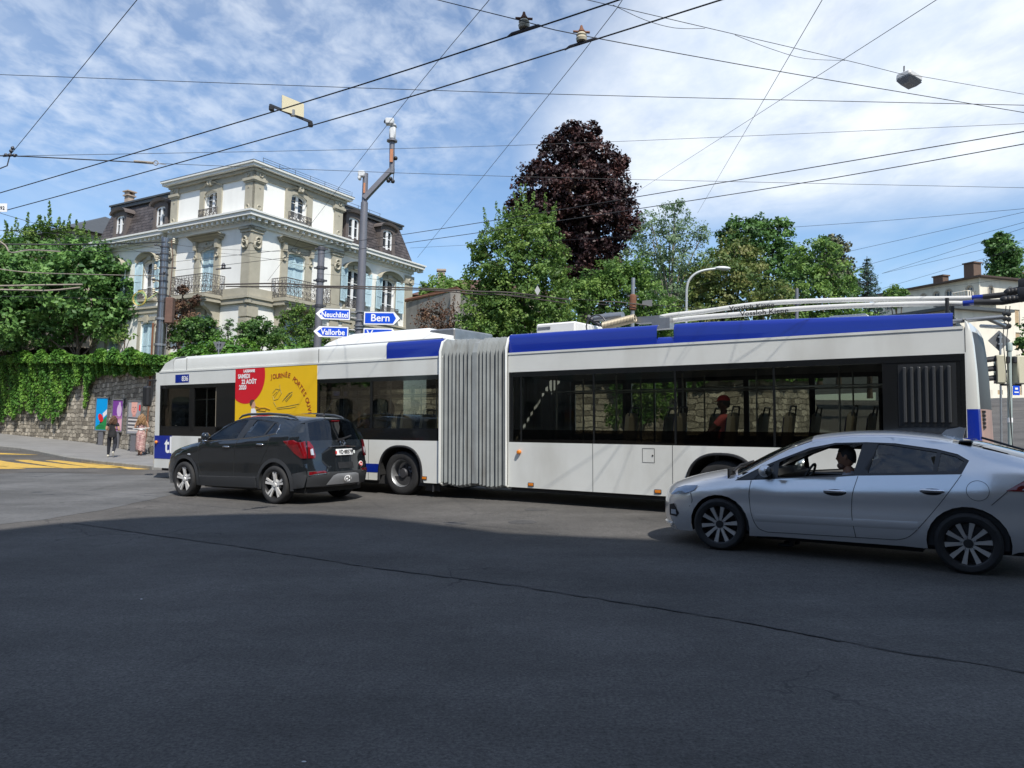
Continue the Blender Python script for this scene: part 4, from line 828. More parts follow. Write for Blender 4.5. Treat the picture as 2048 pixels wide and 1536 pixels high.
tree('tree', 'slim distant poplar above the roof of the cream house at right', 'tree', 150, [(2008, 545, 26), (2030, 560, 26), (1990, 550, 18), (2005, 486, 18), (2012, 510, 24), (1985, 500, 12), (2032, 512, 14), (1996, 525, 20), (2025, 530, 18), (2000, 474, 10), (1978, 485, 7)], L_DARK, .60, .95, 1.2, 30, base=4, core=.8)
tree('tree', 'small light green tree peeping over the roof left of the cream house', 'tree', 92, [(1792, 582, 12), (1778, 588, 10), (1806, 590, 10), (1790, 600, 14)], L_MID, .35, .5, 1, 26, base=3)
tree('tree', 'dark leafy branch hanging in at the right edge beside the traffic light', 'tree', 24, [(2060, 690, 22), (2085, 660, 34), (2040, 684, 9), (2075, 720, 30)], L_DARK, .13, .2, 1, 30, base=.5)
tree('shrub', 'light bamboo bush on the terrace right of the mansion', 'shrub', 46, [(880, 570, 26), (855, 580, 16), (910, 575, 18), (885, 590, 28), (925, 582, 12)], L_LIME, .20, .36, 1.1, 32, droop=.25)
tree('shrub', 'reddish brown shrub in front of the grey garden wall', 'shrub', 36, [(860, 645, 26), (890, 640, 24), (840, 655, 18), (915, 650, 22), (880, 620, 14), (850, 625, 10)], L_REDB, .12, .26, .8, 26, gap=.2, core=.25, spires=24)
tree('shrub', 'green creeper covered shrub right of the reddish shrub', 'shrub', 32.5, [(960, 662, 26), (1000, 665, 24), (930, 670, 20), (1030, 668, 22)], L_MID, .13, .25, 1.1, 34)
tree('shrub', 'round clipped dark green laurel bush below the mansion corner', 'shrub', 34.5, [(515, 664, 28), (497, 668, 24), (540, 668, 22), (518, 650, 16)], L_DARK, .12, .2, 1.4, 40, core=1)
tree('shrub', 'glossy dark green shrub beside the tall cable mast', 'shrub', 34.5, [(385, 660, 26), (410, 655, 22), (365, 670, 22), (400, 680, 26), (425, 672, 18)], L_DARK, .14, .22, 1.1, 34)
tree('shrub', 'brown leaved climbing shrub on the mansion front under the left balcony', 'shrub', 36.5, [(350, 610, 16), (362, 630, 20), (345, 650, 24), (372, 615, 14), (378, 640, 20), (352, 680, 24), (390, 600, 10), (338, 630, 12), (365, 580, 9)], L_REDB, .13, .24, .95, 28, gap=.12, core=.4)
tree('shrub', 'tall olive rose bush under the right balcony of the mansion', 'shrub', 37, [(592, 638, 20), (580, 655, 20), (610, 655, 22), (600, 622, 12), (565, 640, 10), (622, 640, 12), (570, 670, 18), (615, 672, 20)], L_REDB if False else L_HORN, .13, .24, .9, 28, gap=.15, core=.4, spires=18)
tree('shrub', 'thin pale green sapling in front of the white mansion wall', 'shrub', 35.5, [(455, 660, 11), (448, 675, 14), (470, 678, 13), (458, 645, 8), (440, 686, 10)], L_GREY, .11, .2, .6, 20, gap=.3, core=.1)
tree('shrub', 'sparse yellow flowering bush beside the leafy tree at left', 'shrub', 40, [(245, 668, 11), (262, 672, 10), (230, 676, 10), (252, 655, 6)], L_LIME, .12, .22, .5, 18, gap=.3, core=.1)
tree('shrub', 'low mixed shrub between the laurel bush and the direction signs', 'shrub', 33.5, [(560, 690, 20), (590, 692, 20), (535, 692, 18), (620, 690, 18), (640, 680, 14)], L_MID, .12, .2, 1.2, 34)
tree('shrub', 'leafy green shrub behind the upturned triangle sign', 'shrub', 33.5, [(440, 690, 18), (470, 692, 18), (415, 695, 16), (495, 694, 16)], L_IVY, .12, .2, 1.2, 34)
tree('shrub', 'green street bush behind the bus beside the side road', 'shrub', 26, [(1255, 800, 26), (1290, 790, 30), (1310, 820, 26), (1270, 770, 22), (1235, 830, 22)], L_MID, .12, .2, 1.1, 34, base=.15)
for (x, y, lab) in ((-33, 12, 'dark street tree at the left outside the picture, reflected in the bus windows'), (-34, 21, 'leafy street tree at the left outside the picture, reflected in the bus windows')):
    uvs = [(x+dx, y+dy, z, r) for dx, dy, z, r in ((0, 0, 5.5, 2.2), (1.2, .8, 6.6, 1.7), (-1.1, .6, 6.9, 1.8), (.3, -1.0, 7.6, 1.8), (0, 1.4, 4.6, 1.6), (-.6, -1.4, 5.0, 1.6))]
    H = thing('tree', lab, 'tree', Vector((x, y, gz(x, y)))); mb = MB(); mb.tube([(x, y, -.1), (x, y, 3), (x, y, 6)], [.22, .18, .06], 8); mb.build('trunk', M_BARK, H, world=True); leaf_mesh('crown', *clumps([((a, b, c), r) for a, b, c, r in uvs], .26, .5, .9, 26), L_DARK, H)
def fir():
    Y = 58; top = at(1734, 512, Y); zb = 3.2; root = Vector((top.x, Y, zb)); H = thing('fir_tree', 'slender blue green fir with drooping branches left of the cream house', 'tree', root)
    mb = MB(); mb.tube([root, top], [.22, .02], 7); h = top.z-zb; Cs = []; T = []
    for i in range(46):
        t = (i/46)**.9; z = top.z-.25-h*.72*t; L = .25+2.6*t*random.uniform(.75, 1.15)
        for j in range(7):
            a = random.uniform(0, 6.28); d = Vector((math.cos(a), math.sin(a), 0)); e = Vector((top.x, Y, z))+d*L+Vector((0, 0, -L*.10+.12*L)); b = Vector((top.x, Y, z)); mb.tube([b, b+(e-b)*.6+Vector((0, 0, -.12*L)), e], [.03, .018, .006], 4)
            m = int(L*34); q = RNG.random(m)**.7; p = np.array(b)+(np.array(e)-np.array(b))*q[:, None]; p[:, 2] -= .35*L*q*(1-q)+np.abs(RNG.normal(0, .11, m)); p[:, :2] += RNG.normal(0, .07, (m, 2)); Cs.append(p); T.append(RNG.normal(.5, .2, m))
    mb.build('trunk', M_BARK, H, world=True); C = np.concatenate(Cs); leaf_mesh('crown', C, unit(len(C)), RNG.uniform(.10, .24, len(C)), np.concatenate(T), L_FIR, H, .35)
fir()
def ivy():
    us = [-150, 0, 12, 22, 34, 42, 55, 65, 75, 87, 97, 112, 122, 136, 145, 158, 166, 172, 178, 187, 205, 230, 250, 275, 300, 330, 500, 640, 900, 1100, 1170, 1210, 1235, 1260, 1300, 1340, 1420, 1600]
    vs = [825, 842, 846, 828, 842, 828, 818, 830, 818, 844, 832, 848, 836, 808, 768, 772, 772, 826, 770, 757, 748, 752, 744, 754, 748, 742, 746, 740, 742, 738, 742, 770, 800, 850, 842, 800, 760, 760]
    S = wall_len(WALLP); C = []; N = []; A = []; T = []
    n = 95000
    ss = RNG.uniform(8, S[8]+8, n); X = np.interp(ss, S, [p[0] for p in WALLP]); Yv = np.interp(ss, S, [p[1] for p in WALLP]); X1 = np.interp(ss+.1, S, [p[0] for p in WALLP]); Y1 = np.interp(ss+.1, S, [p[1] for p in WALLP])
    for i in range(n):
        x, y = X[i], Yv[i]; dx, dy = X1[i]-x, Y1[i]-y; q = math.hypot(dx, dy)+1e-9; nx, ny = dy/q, -dx/q
        u = 1024+FOC*x/y; zt = wall_top(x, y); zb = CH+(838-np.interp(u, us, vs))/FOC*y; r = RNG.random()
        hump = .30+.40*(.5+.5*math.sin(ss[i]*1.7+math.sin(ss[i]*.6)*2))
        if r < .26:        # cushion over the wall head
            a = RNG.uniform(-.2, 2.3); o = RNG.uniform(.5, 1.0); off = .05+math.cos(a)*hump*o*.45; z = zt-.05+math.sin(a)*hump*o; d = (nx*math.cos(a), ny*math.cos(a), math.sin(a)+.2)
        else:
            f = RNG.random()**1.05; z = zt+.15-(zt+.15-zb)*f
            if math.sin(ss[i]*5.3+z*.6+math.sin(ss[i]*1.3)*2)+.6*math.sin(ss[i]*11.7) < -1.6+f*f*1.25: continue
            out = (.22+.16*math.sin(ss[i]*4.1+z*1.3))*(1-.45*f)
            off = .10+out*RNG.random()**.5-.35*max(0, (z-gz(x, y))/max(zt-gz(x, y), .1))+.06; d = (nx, ny, .35)
        C.append((x+nx*off, y+ny*off, z)); N.append(d); T.append(.50+.24*math.sin(ss[i]*2.3+z*1.9)+RNG.normal(0, .16)); A.append(RNG.uniform(.11, .24))
    C = np.array(C); N = np.array(N)+unit(len(C))*.75; N /= np.linalg.norm(N, axis=1)[:, None]
    o = leaf_mesh('ivy', C, N, np.array(A), np.array(T), L_IVY, None, .8); tag(o, 'thick green ivy spilling over the stone retaining wall in long trails', 'ivy')
ivy()
def weeds():
    for (u, v, lab) in ((283, 898, 'tuft of weeds at the wall foot behind the woman in the patterned dress'), (258, 897, 'tuft of weeds at the foot of the portrait poster post')):
        p = gp(u, v, .12); m = 160; C = np.array(p)+np.c_[RNG.normal(0, .16, m), RNG.normal(0, .12, m), np.abs(RNG.normal(0, .18, m))+.02]; tag(leaf_mesh('weeds', C, unit(m), RNG.uniform(.05, .14, m), RNG.random(m), L_IVY, None, .4), lab, 'weeds')
weeds()
# ================================================================ wheels shared by the vehicles
M_RIM = mat('machined_alloy', (.62, .60, .57), .3, .55, var=.1); M_RIMD = mat('dark_alloy', (.05, .05, .052), .4, .6); M_RIMS = mat('silver_alloy', (.75, .74, .72), .3, .35, var=.06)
def wheel(parent, X, dia, w, rim, style, steer=0.0):
    """outer face towards -y; X places the wheel centre"""
    X = X @ Matrix.Rotation(steer, 4, 'Z'); r = dia/2; mb = MB(); mb.X = X
    mb.m = 0; mb.lathe([(rim*1.0, -w/2+.012), (rim*1.02, -w/2), (rim*.985, -w/2+.004), (rim*.93, -w/2+.03), (rim*.92, w*.3), (rim*.5, w*.32), (.01, w*.32)], 40, 'y')
    def spoke(a, r0, r1, w0, w1, y0, y1, th, m):
        mb.m = m; ca, sa = math.cos(a), math.sin(a); P = []
        for (q, ww, y) in ((r0, w0, y0), ((r0+r1)/2, (w0+w1)*.47, (y0*.4+y1*.6)), (r1, w1, y1)):
            for (s, d) in ((-1, 0), (1, 0), (1, th), (-1, th)): P.append((q*ca-s*ww*sa, y+d, q*sa+s*ww*ca))
        F = [(0, 3, 2, 1), (8, 9, 10, 11)]
        for b in (0, 4): F += [(b+i, b+(i+1) % 4, b+4+(i+1) % 4, b+4+i) for i in range(4)]
        mb.add(P, F)
    if style == 'ten':
        for k in range(10): spoke(2*math.pi*(k+.2)/10, rim*.16, rim*.955, .014, .026, -w/2+.03, -w/2+.012, .03, 1)
        mb.m = 0; mb.lathe([(.0, -w/2+.014), (.045, -w/2+.016), (.05, -w/2+.035), (.09, -w/2+.03), (.095, -w/2+.1)], 20, 'y')
        for k in range(5): a = 2*math.pi*k/5+.5; mb.m = 2; mb.lathe([(0, -w/2+.018), (.011, -w/2+.018), (.012, -w/2+.05)], 8, 'y', (.072*math.cos(a), 0, .072*math.sin(a)))
    if style == 'five':
        for k in range(5):
            a = 2*math.pi*k/5+math.pi/2
            for s in (-.15, .15): spoke(a+s, rim*.12, rim*.955, .015, .023, -w/2+.035, -w/2+.014, .03, 1)
            spoke(a, rim*.12, rim*.6, .03, .012, -w/2+.045, -w/2+.04, .03, 0)
            mb.m = 2; b = a+.63; mb.lathe([(0, -w/2+.026), (.011, -w/2+.026), (.012, -w/2+.06)], 8, 'y', (.07*math.cos(b), 0, .07*math.sin(b)))
        mb.m = 1; mb.lathe([(0, -w/2+.014), (.04, -w/2+.016), (.05, -w/2+.04), (.11, -w/2+.045), (.115, -w/2+.1)], 20, 'y')
    if style == 'bus':
        mb.m = 1; mb.lathe([(rim*.99, -w/2-.005), (rim*.95, -w/2+.01), (rim*.90, -w/2+.06), (rim*.80, -w/2+.17), (rim*.62, -w/2+.20), (rim*.58, -w/2+.19)], 40, 'y')
        mb.m = 0; mb.lathe([(rim*.60, -w/2+.2), (rim*.57, -w/2+.16), (rim*.40, -w/2+.13), (rim*.34, -w/2+.05), (rim*.30, -w/2+.03), (0, -w/2+.025)], 30, 'y')
        for k in range(10): a = 2*math.pi*k/10; mb.m = 2; mb.lathe([(0, -w/2+.10), (.02, -w/2+.105), (.022, -w/2+.17)], 6, 'y', (rim*.50*math.cos(a), 0, rim*.50*math.sin(a)))
    mats = {'ten': [M_RIMD, M_RIM, M_CHROME], 'five': [M_RIMD, M_RIMS, M_CHROME], 'bus': [M_DARKSTEEL, M_STEEL, M_DARKSTEEL]}[style]
    o = mb.build('wheel', mats, parent, 30, world=True)
    mb = MB(); mb.X = X; mb.lathe([(rim*.99, -w/2+.006), (rim*1.06, -w/2-.006), (rim+(r-rim)*.6, -w/2-.012), (r*.965, -w/2+.004), (r*.99, -w/2+.022), (r, -w/2+.05), (r, w/2-.05), (r*.97, w/2-.01), (rim, w/2)], 48, 'y')
    for q in (-.25, 0, .25): mb.lathe([(r+.001, w*q-.006), (r-.008, w*q), (r+.001, w*q+.006)], 48, 'y')
    t = mb.build('tyre', M_RUBBER, o, 40); t.matrix_parent_inverse = Matrix(); return o
# ================================================================ articulated trolleybus
def seg(pix, ang, sgn):
    a = R(ang); P = gp(*pix, .30); P.z = 0; x = Vector((sgn*math.cos(a), -sgn*math.sin(a), 0)); y = Vector((math.sin(a), math.cos(a), 0))
    return Matrix(((x.x, y.x, 0, P.x), (x.y, y.y, 0, P.y), (x.z, y.z, 1, 0), (0, 0, 0, 1)))
FX = seg((883, 967.6), 32.5, -1); RX = seg((1016, 973.4), 34.5, 1)
def plane_px(X, u, v, off=0.0):
    """photo pixel -> (along, height) on the plane `off` metres inside the side wall"""
    y = X.col[1].xyz; o = X.translation+y*off; d = ray(u, v); P = CAM+d*((o-CAM).dot(y)/d.dot(y)); q = P-X.translation
    return q.dot(X.col[0].xyz), q.z
bf = lambda u, v, o=0.0: plane_px(FX, u, v, o)
br = lambda u, v, o=0.0: plane_px(RX, u, v, o)
M_BUSW = mat('bus_white_paint', (.70, .71, .68), .32, coat=.5, var=.05, vs=1.5, dirt=((.34, .32, .27), .9, (1, 1, .35), .50))
M_BUSB = mat('bus_blue_paint', (.004, .022, .27), .28, coat=.6, var=.05, vs=2)
M_BAND = mat('black_window_band', (.010, .011, .012), .15, coat=.5)
M_BGLASS = glass('tinted_bus_glass', (.80, .81, .76), .85); M_BGLASSD = glass('dark_bus_glass', (.24, .22, .18), .75); M_BGLASSF = glass('far_bus_glass', (.28, .29, .265), .6)
M_GASK = mat('dark_gap', (.02, .02, .02), .8); M_INT = mat('bus_interior_grey', (.05, .05, .052), .7, var=.1); M_FLOOR = mat('bus_floor', (.03, .03, .032), .8)
M_BELL = mat('bellows_rubber', (.25, .27, .275), .65, var=.22, vs=2.0, dirt=((.10, .085, .07), 2.4, (2, 2, .3), .75))
M_ADY = mat('yellow_ad_film', (.82, .50, .012), .4, var=.04); M_ADR = mat('red_ad_film', (.62, .012, .025), .4); M_TXTW = mat('white_lettering', (.85, .85, .85), .5); M_TXTR = mat('dark_red_lettering', (.36, .05, .02), .5); M_TXTK = mat('black_lettering', (.02, .02, .02), .5)
M_AMBER = mat('amber_lens', (.65, .20, .02), .25, coat=.5); M_SEATB = mat('seat_shell_beige', (.42, .35, .25), .6, var=.1); M_SEATP = mat('purple_seat_fabric', (.07, .045, .14), .8, var=.4, vs=20); M_RAIL = mat('handrail', (.5, .5, .48), .3, .7)
M_POLE = mat('trolley_pole_white', (.66, .66, .64), .35, var=.06); M_POD = mat('roof_pod_white', (.78, .78, .76), .4, var=.04)
def trolleybus():
    H = thing('trolleybus', 'long articulated white trolleybus with blue roof panels, grey bellows and a yellow poster', 'bus', RX.copy())
    W = 2.55; ZB, Z1, Z2, Z3 = .30, 1.19, 2.585, 2.965
    def B(name, mb, m, X, par=None, sm=None):
        o = mb.build(name, m, par or H, sm, world=True)
        if par is not None: o.matrix_parent_inverse = WM[par.name].inverted()
        return o
    def new(X): mb = MB(); mb.X = X; return mb
    def archcut(c, hw, top): return [(c-hw-.06, ZB)]+[(c-hw*math.copysign(abs(math.cos(math.pi*k/24))**.8, math.cos(math.pi*k/24)), ZB+.12+(top-ZB-.12)*math.sin(math.pi*k/24)**.8) for k in range(25)]+[(c+hw+.06, ZB)]
    fl = bf(303, 933)[0]; rl = br(1936, 900)[0]
    def flank(X, t0, t1, arches, hole, y, name, extra=()):
        out = [(t0, ZB)]
        for c, hw, tp in sorted(arches): out += archcut(c, hw, tp)
        out += [(t1, ZB), (t1, Z3-.02), (t0, Z3-.02)]
        mb = new(X); mb.skin(out, [hole]+list(extra) if hole else list(extra), lambda a, z: (a, y, z), None, reveal=(0, .03 if y < 1 else -.03, 0)); return B(name, mb, M_BUSW, X)
    fw = [(1.13, .60, 1.06), (6.85, .60, 1.06)]; rw = [(4.36, .62, 1.06)]
    fh0, fh1 = bf(884, 800)[0], bf(318, 800)[0]; rh0, rh1 = .02, br(1932, 800)[0]
    flank(FX, -.02, fl-.12, fw, [(fh0, Z1), (fh1-.04, Z1), (fh1-.04, Z2), (fh0, Z2)], 0, 'side_panel')
    flank(RX, 0, rl, rw, [(rh0, Z1), (rh1, Z1), (rh1, Z2), (rh0, Z2)], 0, 'side_panel')
    doors = lambda L: [[(x, .42), (x+.52, .42), (x+.52, 2.42), (x, 2.42)] for x in L]; wins = lambda L: [[(a, 1.32), (b, 1.32), (b, 2.42), (a, 2.42)] for a, b in L]
    fd_ = doors((.55, 1.1, 4.3, 4.85, 8.3, 8.85)); fw_ = wins(((-.0+.08, .45), (1.75, 2.85), (2.95, 4.1), (5.5, 6.6), (6.7, 8.1)))
    rd_ = doors((1.5, 2.05)); rw_ = wins(((.1, 1.3), (2.75, 3.95), (4.05, 5.2), (5.3, 6.4), (6.5, 7.2)))
    flank(FX, -.02, fl-.12, [(6.85, .60, 1.06)], None, W, 'far_side_panel', fd_+fw_); flank(RX, 0, rl, rw, None, W, 'far_side_panel', rd_+rw_)
    for X, hs in ((FX, fd_+fw_), (RX, rd_+rw_)):
        L0, L1 = (.0, fl-.3) if X is FX else (.0, rl); mb = new(X); mb.skin([(L0, .42), (L1, .42), (L1, 2.52), (L0, 2.52)], [[(a+(.004 if k in (0, 3) else -.004), max(z, .43)) for k, (a, z) in enumerate(h)] for h in hs if h[0][0] > L0+.05 and h[1][0] < L1-.05], lambda a, z: (a, W-.035, z)); B('inner_lining', mb, M_GASK, X)
        mb = new(X)
        for h in hs: mb.skin(h, [], lambda a, z: (a, W-.02, z))
        B('far_window', mb, M_BGLASSF, X)
    # window band, near side: frame strips plus panes
    def band(X, t0, t1, cuts, zb, opaque, frame=.035):
        mb = new(X); L = [t0]+cuts+[t1]
        mb.box(t0, t1, .0, .035, Z2-.10, Z2); 
        for c in cuts: mb.box(c-frame, c+frame, .004, .04, Z1, Z2-.1)
        mb.box(t0, t0+.10, .002, .04, Z1, Z2-.1); mb.box(t1-.06, t1, .002, .04, Z1, Z2-.1)
        for a, b in opaque: mb.box(a, b, .006, .04, Z1, Z2-.1)
        if zb > Z1: mb.box(t0+.1, t1-.06, .006, .04, Z1, zb)
        B('window_band', mb, M_BAND, X)
        for a, b in zip(L, L[1:]):
            if any(abs(a-p) < .05 for p, q in opaque): continue
            mb = new(X); mb.box(a, b, .012, .018, max(Z1+.25, zb), Z2-.1); B('window', mb, M_BGLASS, X)
            if zb <= Z1: mb = new(X); mb.box(a, b, .012, .018, Z1, Z1+.25); B('lower_window', mb, M_BGLASSD, X)
    ft = lambda u, v=800: bf(u, v)[0]; rt = lambda u, v=800: br(u, v)[0]
    band(FX, fh0, fh1-.04, [ft(742), ft(636), ft(470), ft(380)], Z1+.26, [(ft(470), ft(432)), (ft(388), ft(378))])
    band(RX, rh0, rh1, [rt(1042), rt(1187), rt(1350), rt(1548), rt(1768)], Z1, [(rt(1768), rh1)], .018)
    # louvred vent in the rear quarter
    a0, a1 = rt(1803), rt(1907); z0, z1 = br(1850, 846)[1], br(1850, 733)[1]; mb = new(RX); mb.box(a0-.04, a1+.04, -.004, .03, z0-.05, z1+.04); o = B('louvre', mb, mat('louvre_black', (.014, .015, .016), .45), RX)
    for k in range(7):
        c = a0+(a1-a0)*(k+.5)/7; mb = new(RX); mb.rbox(c-.024, c+.024, -.05, .0, z0, z1, .012); s_ = mb.build('slat', mat('louvre_grey', (.035, .037, .04), .45), o); s_.matrix_parent_inverse = Matrix()
    # upper panels: shroud above the cantrail
    zt = lerp([0, 4, 7.75], [3.355, 3.325, 3.19]); rb = br(1905, 640)[0]; c0, c1 = rt(1312, 650), rt(1346, 650)
    def shroud(X, t0, t1, ztop, m, name, notch=None, slope=None):
        mb = new(X); n = max(2, int((t1-t0)/.5)); xs = list(np.linspace(t0, t1, n+1)); 
        if notch: xs = sorted(xs+list(notch))
        for y0, y1 in ((.03, .10), (W-.03, W-.10)):
            mb = new(X)
            for i in range(len(xs)-1):
                a, b = xs[i], xs[i+1]; mid = (a+b)/2; za, zb_ = ztop(a), ztop(b)
                if notch and notch[0] < mid < notch[1]: za = zb_ = Z3+.14
                f = lambda x, z: [(x, y0, Z3), (x, y0, z-.09), (x, y0+(y1-y0)*.35, z-.03), (x, y1, z), (x, y1+(y1-y0), z-.01)]
                mb.add(f(a, za)+f(b, zb_), [(k, k+5, k+6, k+1) for k in range(4)])
            B(name, mb, m, X, sm=50)
    tb = ft(771, 700)
    shroud(FX, tb, ft(345, 716), lambda t: 3.355, M_BUSW, 'roof_panel'); shroud(FX, 0, tb-.004, lambda t: 3.352, M_BUSB, 'blue_roof_panel'); shroud(RX, 0, rb, zt, M_BUSB, 'blue_roof_panel', (c0, c1))
    mb = new(RX); mb.box(0, rl-.02, -.012, .05, Z3-.028, Z3+.012); mb.box(0, rl-.02, W-.05, W+.012, Z3-.028, Z3+.012); B('rain_gutter', mb, M_BUSW, RX); mb = new(FX); mb.box(-.02, fl-.3, -.012, .05, Z3-.028, Z3+.012); mb.box(-.02, fl-.3, W-.05, W+.012, Z3-.028, Z3+.012); B('rain_gutter', mb, M_BUSW, FX)
    mb = new(FX); mb.box(0, fl-.25, .06, W-.06, Z3-.06, Z3-.03); B('roof', mb, M_BUSW, FX); mb = new(RX); mb.box(0, rl-.05, .06, W-.06, Z3-.06, Z3-.03); B('roof', mb, M_BUSW, RX)
    # front end
    mb = new(FX); ring = []
    tl = ft(345, 716)
    for (z, t, m) in ((ZB, fl, 0), (.95, fl+.0, 0), (Z1, fl-.02, 1), (1.9, fl-.08, 1), (Z2, fl-.14, 1), (Z2+.02, fl-.14, 0), (Z3, fl-.22, 0), (3.2, fl-.48, 0), (3.33, tl-.02, 0), (3.36, tl-.5, 0)):
        k = .16; b = min(t-.12, fl-.12) if z < Z3 else min(tl-.02, t-.08)
        ring.append([(b, 0 if z < Z3 else .03, z), (t-.035, .03, z), (t, .14, z), (t+.05, W*.3, z), (t+.06, W*.5, z), (t+.05, W*.7, z), (t, W-.14, z), (t-.035, W-.03, z), (b, W if z < Z3 else W-.03, z)])
    for i in range(len(ring)-1):
        for j in range(8): mb.m = 1 if Z1 <= ring[i][0][2] < Z2 and 0 < j < 7 else 0; mb.add([ring[i][j], ring[i][j+1], ring[i+1][j+1], ring[i+1][j]], [(0, 1, 2, 3)])
    B('front_end', mb, [M_BUSW, M_BAND], FX, sm=35)
    mb = new(FX); x0, x1 = ft(345), fl-.125; za, zb_ = bf(320, 917)[1], bf(320, 871)[1]; mb.box(x0, x1, -.006, .0, za, zb_); o = B('blue_panel', mb, M_BUSB, FX)
    mb = text_mesh('tl', .62, lambda a, z: FX @ Vector((x0+.30-a, -.012, zb_-.46+z)), bold=.012, align='LEFT'); l_ = mb.build('lettering', M_TXTW, o, world=True); l_.matrix_parent_inverse = Matrix()
    mb = new(FX); mb.ell((fl-.24, -.03, bf(307, 884)[1]), .05, .04, .05); B('side_marker', mb, M_AMBER, FX, sm=50)
    mb = new(FX); a0, a1 = ft(378, 755), ft(351, 755); z0, z1 = bf(365, 765)[1], bf(365, 749)[1]; mb.box(a0, a1, -.006, 0, z0, z1); o = B('number_plate', mb, M_BUSB, FX)
    mb = text_mesh('836', .19, lambda a, z: FX @ Vector((a0+.02-a, -.011, z0+.04+z)), align='RIGHT', bold=.004); l_ = mb.build('lettering', M_TXTW, o, world=True); l_.matrix_parent_inverse = Matrix()
    # mirror on its bracket at the nose
    mb = new(FX); q = bf(308, 790); mb.rbox(q[0]-.16, q[0]+.10, -.30, -.14, q[1]-.32, q[1]+.24, .04); mb.tube([(q[0]-.12, .1, q[1]+.42), (q[0]-.03, -.2, q[1]+.40), (q[0]-.03, -.22, q[1]+.2)], .025, 6); B('wing_mirror', mb, M_BLACK, FX)
    # poster over window and cantrail
    pa, pb = ft(634, 780), ft(471, 780); zlo = Z1+.05; zhi = Z3-.03; mb = new(FX); mb.box(pa, pb, -.005, .002, zlo, zhi); ad = B('yellow_poster', mb, M_ADY, FX)
    def adpart(name, poly, m, h=.008):
        mb = new(FX); mb.skin(poly, [], lambda a, z: (a, -h, z)); o = mb.build(name, m, ad, world=True); o.matrix_parent_inverse = Matrix(); return o
    cc = bf(492, 751); rr = abs(bf(530, 751)[0]-cc[0])*1.02
    circ = [(min(cc[0]+rr*math.cos(t), pb-.001), min(cc[1]+rr*math.sin(t)*.98, zhi-.001)) for t in np.linspace(0, 2*math.pi, 48, endpoint=False)]
    cl = []
    for p in circ:
        if not cl or (abs(p[0]-cl[-1][0])+abs(p[1]-cl[-1][1])) > .004: cl.append(p)
    cl2 = [(min(p[0], pb-.001), min(p[1], zhi-.001)) for p in cl]; tr = (pb-.001, zhi-.001)
    k = max(range(len(cl2)), key=lambda i: cl2[i][0]+cl2[i][1]); cl2[k] = tr
    adpart('red_disc', cl2, M_ADR)
    wl = MB()
    for (s, u, v, sz) in (('LAUSANNE', 488, 745, .095), ('SAMEDI', 477, 757, .15), ('22 AOÛT', 484, 768, .155), ('2020', 479, 779, .155)):
        q = bf(u, v); text_mesh(s, sz, lambda a, z: FX @ Vector((q[0]-a, -.014, q[1]+z)), wl, 'LEFT', .006, .9)
    l_ = wl.build('white_lettering', M_TXTW, ad, world=True); l_.matrix_parent_inverse = Matrix()
    wl = MB(); path = [bf(u, v) for u, v in ((543, 758), (552, 757), (562, 756), (572, 754), (580, 756), (588, 763), (596, 772), (602, 781), (607, 790), (611, 799), (614, 808), (616, 818), (617, 828), (618, 838))]
    sp = spline([(p[0], p[1]) for p in path], 8); D = [0]
    for a, b in zip(sp, sp[1:]): D.append(D[-1]+(b-a).length)
    s_ = 'JOURNÉE PORTES OUVERTES'; pos = .02; step = D[-1]/18.6
    for ch in s_:
        i = min(range(len(D)), key=lambda i: abs(D[i]-pos)); p = sp[i]; d = (sp[min(i+2, len(sp)-1)]-sp[max(i-2, 0)]).normalized(); nrm = Vector((d.y, -d.x)) if True else None
        up_ = Vector((-d.y, d.x)); up_ = up_ if up_.dot(Vector((0, 1))) > 0 or abs(up_.y) < .2 and up_.x < 0 else -up_
        if pos > D[-1]-.02: break
        if ch != ' ': text_mesh(ch, .165, lambda a, z: FX @ Vector((p.x+d.x*a+up_.x*z, -.012, p.y+d.y*a+up_.y*z)), wl, 'CENTER', .002)
        pos += step*(.6 if ch == ' ' else 1.0)
    l_ = wl.build('curved_lettering', M_TXTR, ad, world=True); l_.matrix_parent_inverse = Matrix()
    # figure with a horn and a few sketch strokes on the poster
    px = lambda L, h=.01: [bf(*p) for p in L]; Z4 = lambda L: [(300+x/3.413, 640+y/3.413) for x, y in L]
    adpart('figure_hair', px(Z4([(682, 560), (690, 545), (708, 542), (716, 552), (704, 560), (698, 580), (690, 590), (683, 578)])), mat('print_brown', (.10, .05, .03), .6), .0095)
    adpart('figure_skin', px(Z4([(698, 562), (714, 553), (720, 570), (724, 590), (716, 602), (702, 606), (692, 592)])), mat('print_skin', (.60, .34, .22), .6), .0085)
    adpart('figure_shirt', px(Z4([(692, 606), (716, 602), (726, 620), (732, 660), (690, 660)])), M_TXTW, .0085)
    mb = new(FX)
    def stroke(L, w=.008): mb.tube([(p[0], -.008, p[1]) for p in px(Z4(L))], w, 4)
    stroke([(722, 588), (750, 600), (790, 600), (822, 612)], .014); stroke([(740, 592), (742, 618), (790, 622), (800, 602)], .012); stroke([(728, 612), (760, 600)], .02)
    o = mb.build('horn', mat('print_brass', (.42, .22, .03), .5), ad, world=True); o.matrix_parent_inverse = Matrix(); mb = new(FX)
    for L in ([(838, 500), (862, 470), (892, 476), (900, 500), (876, 540), (848, 548), (840, 520), (868, 490)], [(850, 530), (890, 470), (888, 440)], [(905, 555), (950, 500), (975, 490), (970, 515), (930, 560)], [(915, 545), (965, 495)], [(925, 552), (972, 504)], [(865, 600), (930, 590), (1020, 572)], [(870, 608), (960, 600), (1000, 590)], [(846, 560), (862, 590)]): stroke(L, .006)
